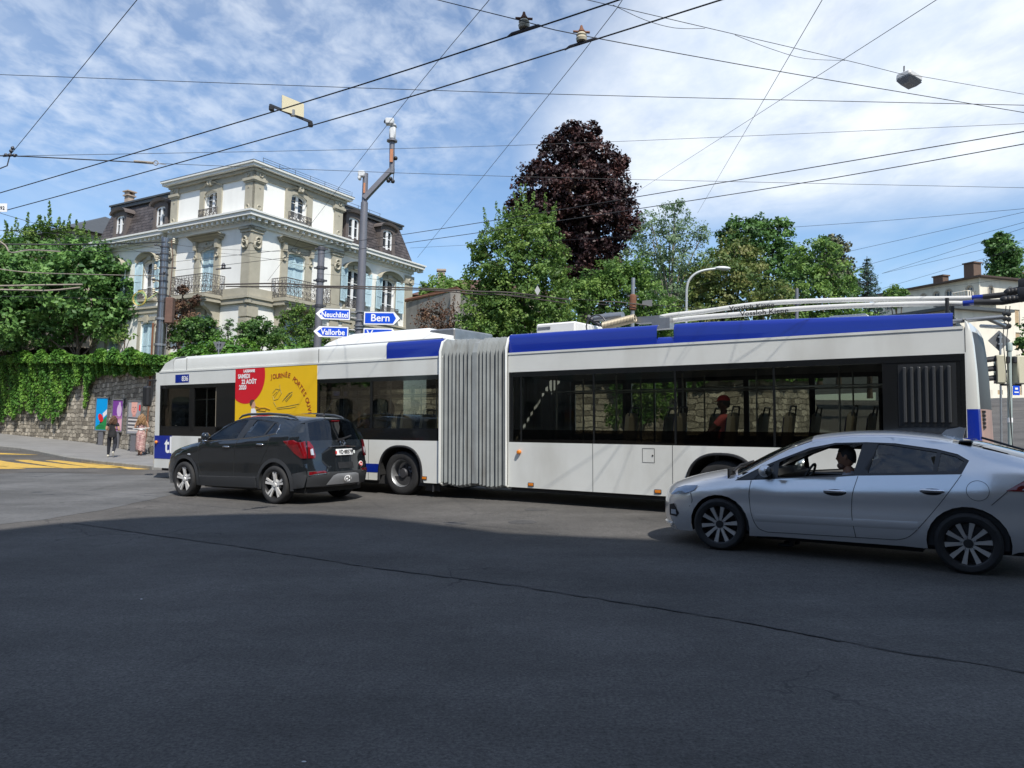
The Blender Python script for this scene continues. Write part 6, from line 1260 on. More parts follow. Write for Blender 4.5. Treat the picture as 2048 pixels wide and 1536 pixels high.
    mb = MB(); mb.prism([(2.40, 0), (2.46, .075), (2.60, .125), (2.66, .12), (2.63, 0)], lambda a, z: (a, .875, z+1.455-.12*(a-2.4)), (0, .05, 0)); mb.build('fin_antenna', M_SILVER, H)
    mb = MB(); mb.tube([sh.top(15.6, -.2, .02), sh.top(14.0, .35, .035)], .014, 5); mb.rbox(2.62, 2.75, .38, 1.42, 1.385, 1.41, .01); mb.build('rear_wiper', M_BLACK, H)
    mb = MB()
    for (u0, u1, i0, i1) in ((-.8, .1, 6.75, 7.25), (-.1, .75, 6.78, 7.3)): mb.tube([sh.top(i0, u0, .03), sh.top((i0+i1)/2, (u0+u1)/2, .035), sh.top(i1, u1, .03)], .012, 5)
    for u in np.linspace(-.85, .85, 24): mb.tube([sh.top(6.45, u, .006), sh.top(6.85, u, .008)], .009, 4)
    mb.build('windscreen_wiper', M_BLACK, H)
    mb = MB(); mb.box(.42, WB-.45, .2, W-.2, .17, .22); mb.build('underbody', M_GASK, H)
    return H, sh, Mx
SILVER, SIL_SH, SIL_M = silver_car()
def suv():
    f, r = gp(366, 993), gp(546.6, 1008.5); d = (r-f).normalized(); n = Vector((-d.y, d.x, 0)); Mx = Matrix(((d.x, n.x, 0, f.x), (d.y, n.y, 0, f.y), (0, 0, 1, 0), (0, 0, 0, 1)))
    W = 1.88; WB = (r-f).length
    E = [(-.68, .25, .78), (-.76, .45, .76), (-.76, .72, .76), (-.64, .90, .77), (-.38, 1.01, .79), (.0, 1.095, .815), (.45, 1.17, .83), (.75, 1.33, .77), (1.05, 1.50, .71), (1.36, 1.625, .665), (1.8, 1.69, .645), (2.4, 1.695, .64), (2.95, 1.655, .64), (3.30, 1.60, .645), (3.37, 1.53, .66), (3.50, 1.23, .735), (3.56, 1.06, .775), (3.58, .80, .80), (3.60, .56, .81), (3.54, .34, .80)]
    C = [(-.93, .25), (-1.0, .45), (-1.0, .75), (-.87, .97), (-.55, 1.08), (-.1, 1.165), (.32, 1.225), (.65, 1.40), (.98, 1.57), (1.30, 1.695), (1.8, 1.755), (2.4, 1.765), (2.95, 1.735), (3.44, 1.675), (3.49, 1.60), (3.66, 1.23), (3.73, 1.06), (3.76, .80), (3.82, .56), (3.74, .34)]
    sh = CarShell(E, C, .94, W, ([-.78, -.62, -.4, -.1, .2, 2.9, 3.2, 3.45, 3.62], [.77, .84, .89, .925, .935, .94, .925, .875, .815]), lerp([0, .5, .66, 1.7, 2.8, 3.4], [1.1, 1.17, 1.19, 1.245, 1.36, 1.4]), 1.05)
    R_ = .43
    bot = [(-.68, .25), (-.48, .26)] + arch_cut(0, R_, .26, .385) + [(.5, .255), (2.35, .285)] + arch_cut(WB, R_, .29, .385) + [(WB+.5, .31), (3.54, .34)]
    dlo = [(.56, 1.185), (1.7, 1.245), (2.42, 1.31), (2.80, 1.37), (2.79, 1.52), (2.66, 1.585), (2.1, 1.645), (1.6, 1.65), (1.30, 1.60), (.95, 1.43)]
    F = [(.72, 1.215), (1.60, 1.258), (1.76, 1.622), (1.60, 1.63), (1.32, 1.582), (.99, 1.425)]; Rr = [(1.80, 1.272), (2.40, 1.328), (2.52, 1.575), (2.12, 1.625), (2.0, 1.628)]; Q = [(2.47, 1.338), (2.735, 1.385), (2.735, 1.505), (2.64, 1.56), (2.58, 1.57)]
    H = build_car('suv', 'charcoal compact SUV with silver roof rails and red tail lights passing the bus', Mx, sh, M_CHAR, bot, dlo, [(F, M_CGLASS), (Rr, M_CGLASSD), (Q, M_CGLASSD)], M_CGLASSD, (5.95, 8.9), (13.75, 14.98))
    line_on(H, sh, 'door_gap', [[(.50, 1.16), (.47, .9), (.50, .65), (.60, .48)], [(1.68, 1.24), (1.62, .9), (1.63, .52)], [(2.62, 1.34), (2.62, 1.1), (2.45, .85), (2.33, .62)]], r=.004)
    line_on(H, sh, 'window_chrome', [[(.60, 1.183), (1.2, 1.213), (1.72, 1.243), (2.42, 1.305), (2.80, 1.365)], [(2.80, 1.365), (2.80, 1.47), (2.77, 1.54)]], M_CHROME, .008)
    for (x, z) in ((1.40, 1.085), (2.42, 1.15)):
        p = sh.side(x, z); mb = MB(); mb.rbox(p.x-.10, p.x+.10, p.y-.035, p.y-.005, p.z-.016, p.z+.016, .01); mb.build('door_handle', M_CHROME, H, 40)
    p = sh.side(.16, .90); mb = MB(); mb.ell((p.x, p.y, p.z), .06, .012, .02, 10, 6); mb.build('side_repeater', M_CLEARL, H, 50)
    for far in (False, True):
        for x in (0, WB):
            A = arch_cut(x, R_, .27, .385); B = arch_cut(x, R_+.075, .27, .385); P = [sh.side(a, z, .012, far) for a, z in A]+[sh.side(a, max(z, .27), .004, far) for a, z in B]; m = len(A); Q2 = [q+Vector((0, (-.3 if far else .3), 0)) for q in P[:m]]
            mb = MB(); mb.add(P+Q2, [(i, i+1, m+i+1, m+i) for i in range(m-1)]+[(i, i+1, 2*m+i+1, 2*m+i) for i in range(m-1)]); mb.build('wheel_arch_trim', M_CLAD, H, 40)
        mb = MB(); mb.skin([(R_+.07, .265), (WB-R_-.07, .295), (WB-R_-.09, .50), (R_+.10, .455)], [], lambda a, z: sh.side(a, z, .01, far), .06); mb.build('sill_cladding', M_CLAD, H, 40)
    line_on(H, sh, 'sill_strip', [[(.52, .458), (1.4, .478), (2.32, .502)]], M_CHROME, .004)
    for x, st in ((0, R(-3)), (WB, 0)):
        for y in (.115, W-.115): wheel(H, Mx @ Matrix.Translation((x, y, .37)) @ (Matrix() if y < 1 else Matrix.Rotation(math.pi, 4, 'Z')), .74, .23, .268, 'five', st)
        mb = MB(); mb.tube([(x, .25, .36), (x, W-.25, .36)], .05, 6); mb.box(x-.44, x+.44, .40, W-.40, .22, .85); mb.build('wheel_housing', M_GASK, H)
    for far in (False, True):
        mb = MB(); mb.tube([sh.side(.98+a, z, -.03, far)+Vector((0, 0, .0)) for a, z in ()] or [Vector((x, sh.c+(sh.he(x)-.005)*(1 if far else -1), z)) for x, z in ((1.42, 1.655), (1.52, 1.715), (1.7, 1.745), (2.3, 1.755), (2.85, 1.725), (3.05, 1.685), (3.14, 1.64))], [.012, .024, .026, .026, .026, .024, .012], 8); mb.build('roof_rail', M_RIMS if False else mat('satin_grey_rail', (.11, .12, .13), .35, .7), H, 50)
        s_ = 1 if far else -1; p = sh.side(.62, 1.27, .07, far); mb = MB(); mb.rbox(p.x-.08, p.x+.08, p.y-.09, p.y+.09, p.z-.07, p.z+.09, .05); o = mb.build('wing_mirror', M_CHAR, H, 60); mb = MB(); mb.rbox(p.x-.04, p.x+.085, p.y-.075, p.y+.075, p.z-.085, p.z-.06, .012); mb.build('chrome_base', M_CHROME, o, 40)
    # rear face: helper mapping (sideways -1..1, height) -> surface
    zs = [sh.C[i][1] for i in range(len(E))]
    def rp(u, z, off=.006):
        lo = 13.0; hi = 19.0
        for _ in range(24):
            mid = (lo+hi)/2
            if sh.top(mid, u).z > z: lo = mid
            else: hi = mid
        p = sh.top(lo, u); q = sh.top(min(lo+.05, 19), u)-sh.top(max(lo-.05, 12.6), u); w_ = sh.top(lo, min(1, u+.03))-sh.top(lo, max(-1, u-.03)); nn = q.cross(w_).normalized(); nn = nn if nn.x > 0 or abs(u) > .9 and nn.x > -.2 else -nn
        return p+nn*off
    def rear(nm, poly, m, off=.006, step=.05, par=None):
        mb = MB(); mb.skin(poly, [], lambda a, z: rp(a, z, off), step); return mb.build(nm, m, par or H, 40)
    rear('rear_bumper', [(-1, .36), (1, .36), (1, .655), (.82, .66), (.7, .63), (-.7, .63), (-.82, .66), (-1, .655)], M_CLAD, .012)
    skinpart(H, sh, 'rear_bumper_side', [(WB+R_+.06, .31), (3.54, .35), (3.6, .56), (3.58, .66), (WB+R_+.05, .60)], M_CLAD, .01); skinpart(H, sh, 'rear_bumper_side', [(WB+R_+.06, .31), (3.54, .35), (3.6, .56), (3.58, .66), (WB+R_+.05, .60)], M_CLAD, .01, far=True)
    sk = rear('skid_plate', [(-.56, .39), (.56, .39), (.42, .56), (.30, .585), (-.30, .585), (-.42, .56)], mat('silver_skid_plate', (.42, .43, .45), .4, .6), .026)
    mb = MB(); mb.ell((0, 0, 0), .001, .12, .075, 18, 10); P = [(rp(0, .505, .062)+Vector((0, y, z))) for y, z in [(.095*math.cos(a), .062*math.sin(a)) for a in np.linspace(0, 6.283, 25)[:-1]]]; mb = MB(); mb.add(P, [tuple(range(24))]); st = mb.build('oval_sticker', M_TXTW, sk)
    b0 = rp(0, .505, .062)+Vector((.006, 0, -.03)); mb = text_mesh('CH', .11, lambda a, z: Vector((b0.x, b0.y-.0+a, b0.z-.01+z)), bold=.004); mb.build('lettering', M_TXTK, st)
    for s_ in (-1, 1):
        far = s_ > 0
        t = skinpart(H, sh, 'tail_light', [(3.06, 1.225), (3.28, 1.245), (3.50, 1.225), (3.57, 1.0), (3.585, .90), (3.48, .90), (3.34, .99)], M_REDL, .016, far=far)
        mb = MB(); mb.skin([(s_*1.0, .90), (s_*1.0, 1.225), (s_*.95, 1.21), (s_*.88, 1.12), (s_*.82, .94), (s_*.84, .895)], [], lambda a, z: rp(a, z, .018), .05); mb.build('lens', M_REDL, t, 40)
        mb = MB(); mb.skin([(s_*.86, .96), (s_*.93, .96), (s_*.95, 1.06), (s_*.89, 1.08)], [], lambda a, z: rp(a, z, .024), .05); mb.build('reversing_lens', M_CLEARL, t, 40)
        rear('rear_reflector', [(s_*.97, .58), (s_*.97, .64), (s_*.62, .655), (s_*.58, .615)], M_REDL, .02)
        mb = MB(); mb.tube([rp(s_*.98, .575, .02), rp(s_*.6, .60, .022), rp(s_*.55, .66, .02)], .008, 5); mb.build('chrome_strip', M_CHROME, H)
    # plate, handle bar, emblem, wiper, spoiler lamp, stickers
    pl = rear('number_plate', [(-.29, .94), (.29, .94), (.29, 1.055), (-.29, 1.055)], M_TXTW, .03)
    p0 = rp(0, .965, .036); p1 = rp(0, 1.03, .036); dz = (p1-p0)/.065
    mb = text_mesh('VD·88579', .105, lambda a, z: p0+Vector((0, a+.03, 0))+dz*z, bold=.003, sx=.86); mb.build('lettering', M_TXTK, pl)
    for a in (-.235, .262): mb = MB(); mb.add([p0+Vector((0, a+y, 0))+dz*z for y, z in ((-.022, .0), (.022, .0), (.022, .055), (-.022, .055))], [(0, 1, 2, 3)]); mb.build('red_shield', M_RED if a < 0 else mat('green_shield', (.75, .78, .75), .5), pl)
    mb = MB(); mb.tube([rp(-.46, 1.10, .02), rp(0, 1.115, .03), rp(.46, 1.10, .02)], .014, 6); mb.build('chrome_bar', M_CHROME, H)
    c = rp(0, 1.165, .025); mb = MB(); mb.ring(c, .062, .011, (1, 0, .25), 18, 6); mb.tube([c+Vector((0, -.085, .0)), c+Vector((.005, -.02, .022)), c+Vector((.005, .02, -.022)), c+Vector((0, .085, 0))], .011, 5); mb.build('emblem', M_CHROME, H)
    mb = MB(); mb.tube([rp(-.05, 1.235, .03), rp(.2, 1.265, .035), rp(.42, 1.30, .03)], .017, 5); mb.cb(tuple(rp(-.02, 1.235, .03)), .05, .14, .05); mb.build('rear_wiper', M_BLACK, H)
    mb = MB(); mb.tube([rp(-.16, 1.605, .02), rp(.16, 1.605, .02)], .014, 5); mb.build('brake_lamp', M_REDL, H)
    c = rp(.62, .74, .01); mb = MB(); mb.add([c+Vector((.0, .062*math.cos(a), .062*math.sin(a))) for a in np.linspace(0, 6.283, 19)[:-1]], [tuple(range(18))]); o = mb.build('round_sticker', M_TXTW, H); mb = MB(); mb.ring(c+Vector((.003, .005, 0)), .034, .012, (1, 0, 0), 14, 4); mb.build('sticker_print', M_RED, o)
    mb = MB(); q = rp(-.55, .70, .014); text_mesh('4x4', .065, lambda a, z: q+Vector((0, a, z)), mb, 'LEFT', .003); mb.build('chrome_lettering', M_CHROME, H)
    rear('tailgate_recess', [(-.22, .68), (.30, .68), (.30, .80), (-.22, .80)], M_TRIM, .008)
    mb = MB(); mb.tube([rp(.55, .36, -.06), rp(.55, .36, .03)], .04, 8); mb.build('exhaust', M_DARKSTEEL, H)
    c = sh.top(12.45, -.05, .01); mb = MB(); mb.tube([c, c+Vector((.06, .0, .05)), c+Vector((.34, -.05, .30))], [.02, .008, .004], 5); mb.ell((c.x-.05, c.y, c.z), .11, .04, .035, 10, 6); mb.build('roof_aerial', M_BLACK, H, 50)
    interior(H, sh, .3, 3.2, .35, [(1.45, .52, .62), (1.45, 1.36, .62), (2.35, .55, .55), (2.35, 1.33, .55)], (1.02, .52, 1.20), 1.2, (.85, 1.24))
    mb = MB(); mb.box(.45, 3.5, .2, W-.2, .22, .32); mb.build('underbody', M_GASK, H)
    return H, sh, Mx
SUV, SUV_SH, SUV_M = suv()
# ================================================================ people
M_SKIN = mat('skin', (.50, .29, .20), .5, var=.06, vs=8); M_SKIND = mat('tanned_skin', (.36, .19, .12), .5, var=.06, vs=8); M_SKINB = mat('dark_skin', (.10, .05, .035), .5)
M_HAIRB = mat('brown_hair', (.10, .05, .026), .6, var=.45, vs=30); M_HAIRL = mat('light_brown_hair', (.26, .15, .07), .6, var=.45, vs=30); M_HAIRK = mat('dark_hair', (.018, .015, .014), .55, var=.3, vs=30); M_HAIRG = mat('greying_dark_hair', (.045, .042, .042), .6, var=.4, vs=30)
M_EYE = mat('dark_eye', (.02, .015, .012), .3)
def mframe(o, fwd):
    f = Vector(fwd); f.z = 0; f.normalize(); u = UP; r = f.cross(u).normalized(); f = u.cross(r)
    return Matrix(((r.x, f.x, u.x, o.x), (r.y, f.y, u.y, o.y), (r.z, f.z, u.z, o.z), (0, 0, 0, 1)))
def head_pts(c, h, yaw, pitch=0.0):
    rot = Matrix.Rotation(yaw, 3, 'Z') @ Matrix.Rotation(pitch, 3, 'X'); P = []; n, m = 20, 16
    for i in range(m+1):
        t = math.pi*i/m
        for k in range(n):
            a = 2*math.pi*k/n; x, y, z = math.sin(t)*math.cos(a), math.sin(t)*math.sin(a), math.cos(t)
            jaw = 1-.34*max(0, -z-.15)*(1 if y > -.2 else .7); fx = .335*h*x*jaw; fy = .41*h*y*(1-.18*max(0, -z-.2)*(y < 0))+(.05*h*max(0, -z)**.7 if y > .1 else 0); fz = .5*h*z
            if y > .75 and abs(x) < .28: fy += .085*h*math.exp(-((z+.14)/.13)**2)*(1-abs(x)/.28)+.030*h*math.exp(-((z+.48)/.08)**2)+.028*h*math.exp(-((z+.82)/.12)**2)+.02*h*math.exp(-((z-.16)/.08)**2)
            if y > .6 and .1 < abs(x) < .45: fy -= .022*h*math.exp(-((z-.02)/.09)**2)
            P.append(c+rot @ Vector((fx, fy, fz)))
    F = [(i*n+k, i*n+(k+1) % n, (i+1)*n+(k+1) % n, (i+1)*n+k) for i in range(m) for k in range(n)]
    return P, F, rot
def person(label, Mx, J, mats, hand=(), short=True, sub=2, headyaw=0.0, headpitch=0.0, hh=.245, bare=(), fem=False):
    """J: joints in the figure's own frame (x right, y forward, z up). One skin surface for the body."""
    H = thing('person', label, 'person', Mx); w = .9 if fem else 1.0
    V = []; Rr = []; E = []; reg = []
    def v(p, r): V.append(Vector(p)); Rr.append(r); return len(V)-1
    def e(a, b, g): E.append((a, b)); reg.append((V[a], V[b], g))
    w *= J.get('wide', 1.0); pel = v(J['pelvis'], (.135*w, .105)); sp = v(Vector(J['pelvis']).lerp(Vector(J['chest']), .5), (.125*w, .10)); ch = v(J['chest'], (.145*w, .11)); nb = v(Vector(J['chest']).lerp(Vector(J['head']), .42), (.062, .06)); hd = v(Vector(J['head'])+Vector((0, 0, -.06)), (.055, .055))
    e(pel, sp, 1); e(sp, ch, 1); e(ch, nb, 1); e(nb, hd, 0)
    for s in 'LR':
        sh = v(J['sh'+s], (.062*w, .060)); e(ch, sh, 1); el = v(J['el'+s], (.043*w,)*2); um = v(V[sh].lerp(V[el], .45), (.050*w,)*2); e(sh, um, 1 if 'arm' not in bare else 0); e(um, el, 0 if short else 1); wr = v(J['wr'+s], (.028,)*2); fm = v(V[el].lerp(V[wr], .35), (.040*w,)*2); e(el, fm, 0 if short else 1); e(fm, wr, 0)
        d = (V[wr]-V[el]).normalized(); side = d.cross(Vector((0, 0, 1))); side = side.normalized() if side.length > .1 else Vector((1, 0, 0)); nrm = side.cross(d).normalized()
        pm = v(V[wr]+d*.055, (.036, .018)); e(wr, pm, 0)
        if s in hand:
            for k, (o, L) in enumerate(((-.027, .068), (-.009, .078), (.009, .072), (.026, .056))):
                a = v(V[wr]+d*.092+side*o, (.0105,)*2); b = v(V[a]+d*L*.5-nrm*L*.25, (.0095,)*2); c = v(V[b]+d*L*.22-nrm*L*.42, (.008,)*2); e(pm, a, 0); e(a, b, 0); e(b, c, 0)
            a = v(V[wr]+d*.04-side*.040-nrm*.01, (.012,)*2); b = v(V[a]+d*.045-side*.012-nrm*.02, (.010,)*2); e(pm, a, 0); e(a, b, 0)
        hp = v(J['hip'+s], (.098*w, .10)); e(pel, hp, 2); kn = v(J['kn'+s], (.060,)*2); th = v(V[hp].lerp(V[kn], .4), (.086*w,)*2); Rr[kn] = (.060*J.get('wide', 1.0),)*2; e(hp, th, 2); e(th, kn, 2)
        an = v(J['an'+s], (.038,)*2); cf = v(V[kn].lerp(V[an], .35), (.055*J.get('wide', 1.0),)*2); Rr[an] = (.038*J.get('wide', 1.0),)*2; lg = 0 if 'leg' in bare else 2; e(kn, cf, lg); e(cf, an, lg)
        he = v(Vector(J['an'+s])+Vector(J.get('heel'+s, (0, -.04, -.05))), (.036, .034)); ft = v(J['toe'+s], (.040, .026)); e(an, he, 3); e(he, ft, 3)
    me = bpy.data.meshes.new('person'); me.from_pydata(V, E, []); o = bpy.data.objects.new('figure', me); COL.objects.link(o)
    md = o.modifiers.new('skin', 'SKIN'); md.use_smooth_shade = True; md.branch_smoothing = .6
    for i, d in enumerate(me.skin_vertices[0].data): r = Rr[i]; d.radius = (r[0], r[1]); d.use_root = i == 0
    s_ = o.modifiers.new('sub', 'SUBSURF'); s_.levels = sub; s_.render_levels = sub
    bpy.context.view_layer.update(); bm_ = bpy.data.meshes.new_from_object(o.evaluated_get(bpy.context.evaluated_depsgraph_get())); bpy.data.objects.remove(o)
    mb = MB(); pts = [q.co.copy() for q in bm_.vertices]
    for p in bm_.polygons:
        c = sum((pts[i] for i in p.vertices), Vector())/len(p.vertices); best = 9; g = 0
        for a, b, k in reg:
            ab = b-a; t = max(0, min(1, (c-a).dot(ab)/max(ab.length_squared, 1e-9))); q = (c-(a+ab*t)).length
            if q < best: best, g = q, k
        mb.mi.append(g); mb.f.append(tuple(p.vertices))
    mb.v = [tuple(p) for p in pts]; bpy.data.meshes.remove(bm_)
    P, F, rot = head_pts(Vector(J['head'])+Vector((0, .01, .035)), hh, headyaw, headpitch); mb.m = 0; mb.add(P, F)
    hc = Vector(J['head'])+Vector((0, .01, .035))
    for s in (-1, 1): b = hc+rot @ Vector((s*.335*hh, -.02*hh, -.02*hh)); mb.ell(tuple(b), .018, .022, .036, 8, 6)
    o = mb.build('body', mats, H, 60)
    ey = MB()
    for s in (-1, 1): b = hc+rot @ Vector((s*.135*hh, .375*hh, .02*hh)); ey.ell(tuple(b), .014, .012, .009, 8, 6)
    ey.build('eyes', M_EYE, H, 60)
    return H, hc, rot
def hair_cap(H, hc, rot, hh, m, drop=0.0, front=.30, wave=0.0, puff=1.08, strands=0):
    mb = MB(); n, k_ = 22, 12; P = []
    for i in range(k_+1):
        for k in range(n):
            a = 2*math.pi*k/n; y = math.sin(a); lim = (.36 if y > .35 else .50+.20*max(0, -y))*math.pi if not drop else ((.36 if y > .5 else .7)*math.pi); t = lim*i/k_
            r = puff*(1+.03*math.sin(7*a+i)); p = Vector((.335*hh*math.sin(t)*math.cos(a)*r*1.04, .41*hh*math.sin(t)*y*r*1.02, .5*hh*math.cos(t)*r)); P.append(hc+rot @ p)
    mb.add(P, [(i*n+k, i*n+(k+1) % n, (i+1)*n+(k+1) % n, (i+1)*n+k) for i in range(k_) for k in range(n)])
    if drop:
        for j in range(strands or 46):
            a = random.uniform(math.pi*.86, math.pi*2.14); b = hc+rot @ Vector((.345*hh*math.cos(a), .40*hh*math.sin(a), random.uniform(-.1, .2)*hh)); L = drop*random.uniform(.75, 1.08); pts = []; ph = random.uniform(0, 6)
            for q in range(6): f = q/5; pts.append(b+rot @ Vector((math.cos(a)*.05*f*(1+wave)+wave*.035*math.sin(ph+f*7), math.sin(a)*.04*math.sin(f*3)-.01*f+wave*.03*math.cos(ph+f*6), -L*f)))
            mb.tube(pts, [.020, .024, .024, .021, .015, .006], 5)
    return mb.build('hair', m, H, 60)
def standing(h=1.0): return {'pelvis': (0, 0, .93*h), 'chest': (0, .01, 1.30*h), 'head': (0, .02, 1.545*h), 'shL': (-.165*h, 0, 1.375*h), 'shR': (.165*h, 0, 1.375*h), 'elL': (-.22*h, -.03, 1.10*h), 'elR': (.22*h, -.03, 1.10*h), 'wrL': (-.19*h, .16, 1.0*h), 'wrR': (.19*h, .16, 1.0*h), 'hipL': (-.095*h, 0, .90*h), 'hipR': (.095*h, 0, .90*h), 'knL': (-.10*h, .03, .50*h), 'knR': (.10*h, .03, .50*h), 'anL': (-.10*h, 0, .09), 'anR': (.10*h, 0, .09), 'toeL': (-.11*h, .15, .03), 'toeR': (.11*h, .15, .03)}
M_TEEB = mat('black_tshirt', (.016, .016, .018), .85, var=.2, vs=14); M_TROU = mat('black_trousers', (.014, .016, .024), .85, var=.2, vs=14); M_SNEAK = mat('off_white_sneaker', (.62, .58, .48), .7); M_SANDAL = mat('brown_sandal', (.22, .10, .06), .6)
def pedestrians():
    p = gp(222, 914.5, .12); J = standing(1.0); J['wide'] = 1.22
    J.update(hipL=(-.10, .0, .885), hipR=(.10, 0, .885), knL=(-.12, .08, .49), knR=(.12, .03, .50), anL=(-.13, .10, .085), anR=(.13, -.27, .20), toeL=(-.17, .26, .03), toeR=(.14, -.20, .05), heelL=(0, -.05, -.05), heelR=(.0, -.07, .02), elL=(-.235, .02, 1.10), elR=(.245, .0, 1.09), wrL=(-.10, .24, 1.12), wrR=(.12, .24, 1.11), head=(0, .07, 1.51))
    H, hc, rot = person('woman in black t-shirt and black trousers with white sneakers walking away', mframe(p, (-.25, 1, 0)), J, [M_SKIN, M_TEEB, M_TROU, M_SNEAK], 'LR', fem=True, headpitch=-.3, headyaw=.1); hair_cap(H, hc, rot, .245, M_HAIRB, .27, wave=.4)
    mb = MB(); mb.tube([(0, 0, 1.02), (0, 0, .99)], [.150, .150], 16); mb.lathe([(.155, .80), (.168, .86), (.160, .95), (.140, 1.03), (.137, 1.06)], 18); mb.build('shirt_hem', M_TEEB, H, 60)
    mb = MB(); mb.rbox(-.035, .035, .29, .30, 1.10, 1.24, .003); o = mb.build('phone', M_BLACK, None); o.matrix_world = mframe(p, (-.25, 1, 0)); tag(o, 'dark phone held by the woman in black', 'phone')
    p = gp(280, 911, .12); J = standing(1.03); J['wide'] = 1.12
    J.update(elL=(-.26, .06, 1.16), wrL=(-.12, .30, 1.13), elR=(.25, .06, 1.18), wrR=(.21, .28, 1.22), knL=(-.07, .06, .5), knR=(.08, .02, .5), anL=(-.06, .09, .085), anR=(.06, -.16, .13), toeL=(-.09, .24, .03), toeR=(.05, -.04, .03))
    mx = mframe(p, (-.3, 1, 0)); H, hc, rot = person('woman with long wavy hair in a patterned sleeveless maxi dress and sandals', mx, J, [M_SKIN, M_SKIN, M_SKIN, M_SANDAL], 'LR', bare=('arm', 'leg'), fem=True, headpitch=-.2); hair_cap(H, hc, rot, .245, M_HAIRL, .38, wave=1.0, strands=64)
    dm = bpy.data.materials.new('patterned_dress'); dm.use_nodes = True; nt = dm.node_tree; b = nt.nodes['Principled BSDF']; tc = nt.nodes.new('ShaderNodeTexCoord'); wv = nt.nodes.new('ShaderNodeTexNoise'); wv.inputs['Scale'].default_value = 16; wv.inputs['Detail'].default_value = 3; wv.inputs['Distortion'].default_value = 1.5; mp = nt.nodes.new('ShaderNodeMapping'); mp.inputs['Scale'].default_value = (1, 1, 2.2); cr = nt.nodes.new('ShaderNodeValToRGB'); cr.color_ramp.interpolation = 'CONSTANT'
    cr.color_ramp.elements[0].color = (.10, .05, .06, 1); cr.color_ramp.elements[1].position = .47; cr.color_ramp.elements[1].color = (.42, .22, .20, 1); q = cr.color_ramp.elements.new(.56); q.color = (.60, .48, .42, 1); q = cr.color_ramp.elements.new(.40); q.color = (.28, .14, .15, 1)
    nt.links.new(tc.outputs['Object'], mp.inputs[0]); nt.links.new(mp.outputs[0], wv.inputs['Vector']); nt.links.new(wv.outputs['Fac'], cr.inputs[0]); nt.links.new(cr.outputs[0], b.inputs['Base Color']); b.inputs['Roughness'].default_value = .8
    prof = [(1.34, .13, .095, 0), (1.26, .150, .115, 0), (1.12, .128, .105, 0), (1.06, .122, .10, 0), (.98, .155, .125, -.005), (.90, .185, .15, -.01), (.80, .188, .155, -.01), (.62, .182, .16, -.02), (.42, .185, .19, -.03), (.28, .180, .21, -.04), (.20, .172, .21, -.04)]; P = []; n = 28
    for j, (z, a, c, oy) in enumerate(prof):
        f = max(0, (j-3)/7)
        for k in range(n): t = 2*math.pi*k/n; w = 1+.07*f*math.sin(9*t+j*.5); P.append((a*w*math.cos(t)+.02*f*math.sin(t*2), oy+c*w*math.sin(t), z-.05*f*math.sin(t+1)))
    mb = MB(); mb.add(P, [(j*n+k, j*n+(k+1) % n, (j+1)*n+(k+1) % n, (j+1)*n+k) for j in range(len(prof)-1) for k in range(n)])
    for s in (-1, 1): mb.tube([(s*.10, .08, 1.34), (s*.11, 0, 1.44), (s*.09, -.09, 1.34)], .012, 5)
    mb.build('dress', dm, H, 60); mb = MB(); mb.lathe([(.129, 1.065), (.132, 1.085), (.130, 1.11)], 24); o = mb.build('belt', M_TXTW, H, 60)
    mb = MB(); mb.tube([(-.34, .05, 1.10), (-.1, -.13, 1.125), (.1, -.13, 1.14), (.30, .08, 1.165)], .014, 5); mb.build('white_strap', M_TXTW, H, 60)
pedestrians()
def seated(h=1.0, lean=.10): return {'pelvis': (0, 0, .10), 'chest': (0, -lean*.9, .47*h), 'head': (0, -lean*.7, .72*h), 'shL': (-.17*h, -lean, .545*h), 'shR': (.17*h, -lean, .545*h), 'elL': (-.23*h, .05, .30*h), 'elR': (.23*h, .05, .30*h), 'wrL': (-.14*h, .26, .24*h), 'wrR': (.14*h, .26, .24*h), 'hipL': (-.10*h, .02, .08), 'hipR': (.10*h, .02, .08), 'knL': (-.13*h, .44, .12), 'knR': (.13*h, .44, .12), 'anL': (-.13*h, .52, -.28), 'anR': (.13*h, .52, -.28), 'toeL': (-.14*h, .68, -.34), 'toeR': (.14*h, .68, -.34)}
def at_seat(u, v, off, X, h=1.0):
    """figure origin so that its head shows at this photo pixel, `off` metres inside a vehicle side"""
    t, z = plane_px(X, u, v, off); return X @ Vector((t, off, z-.755*h))
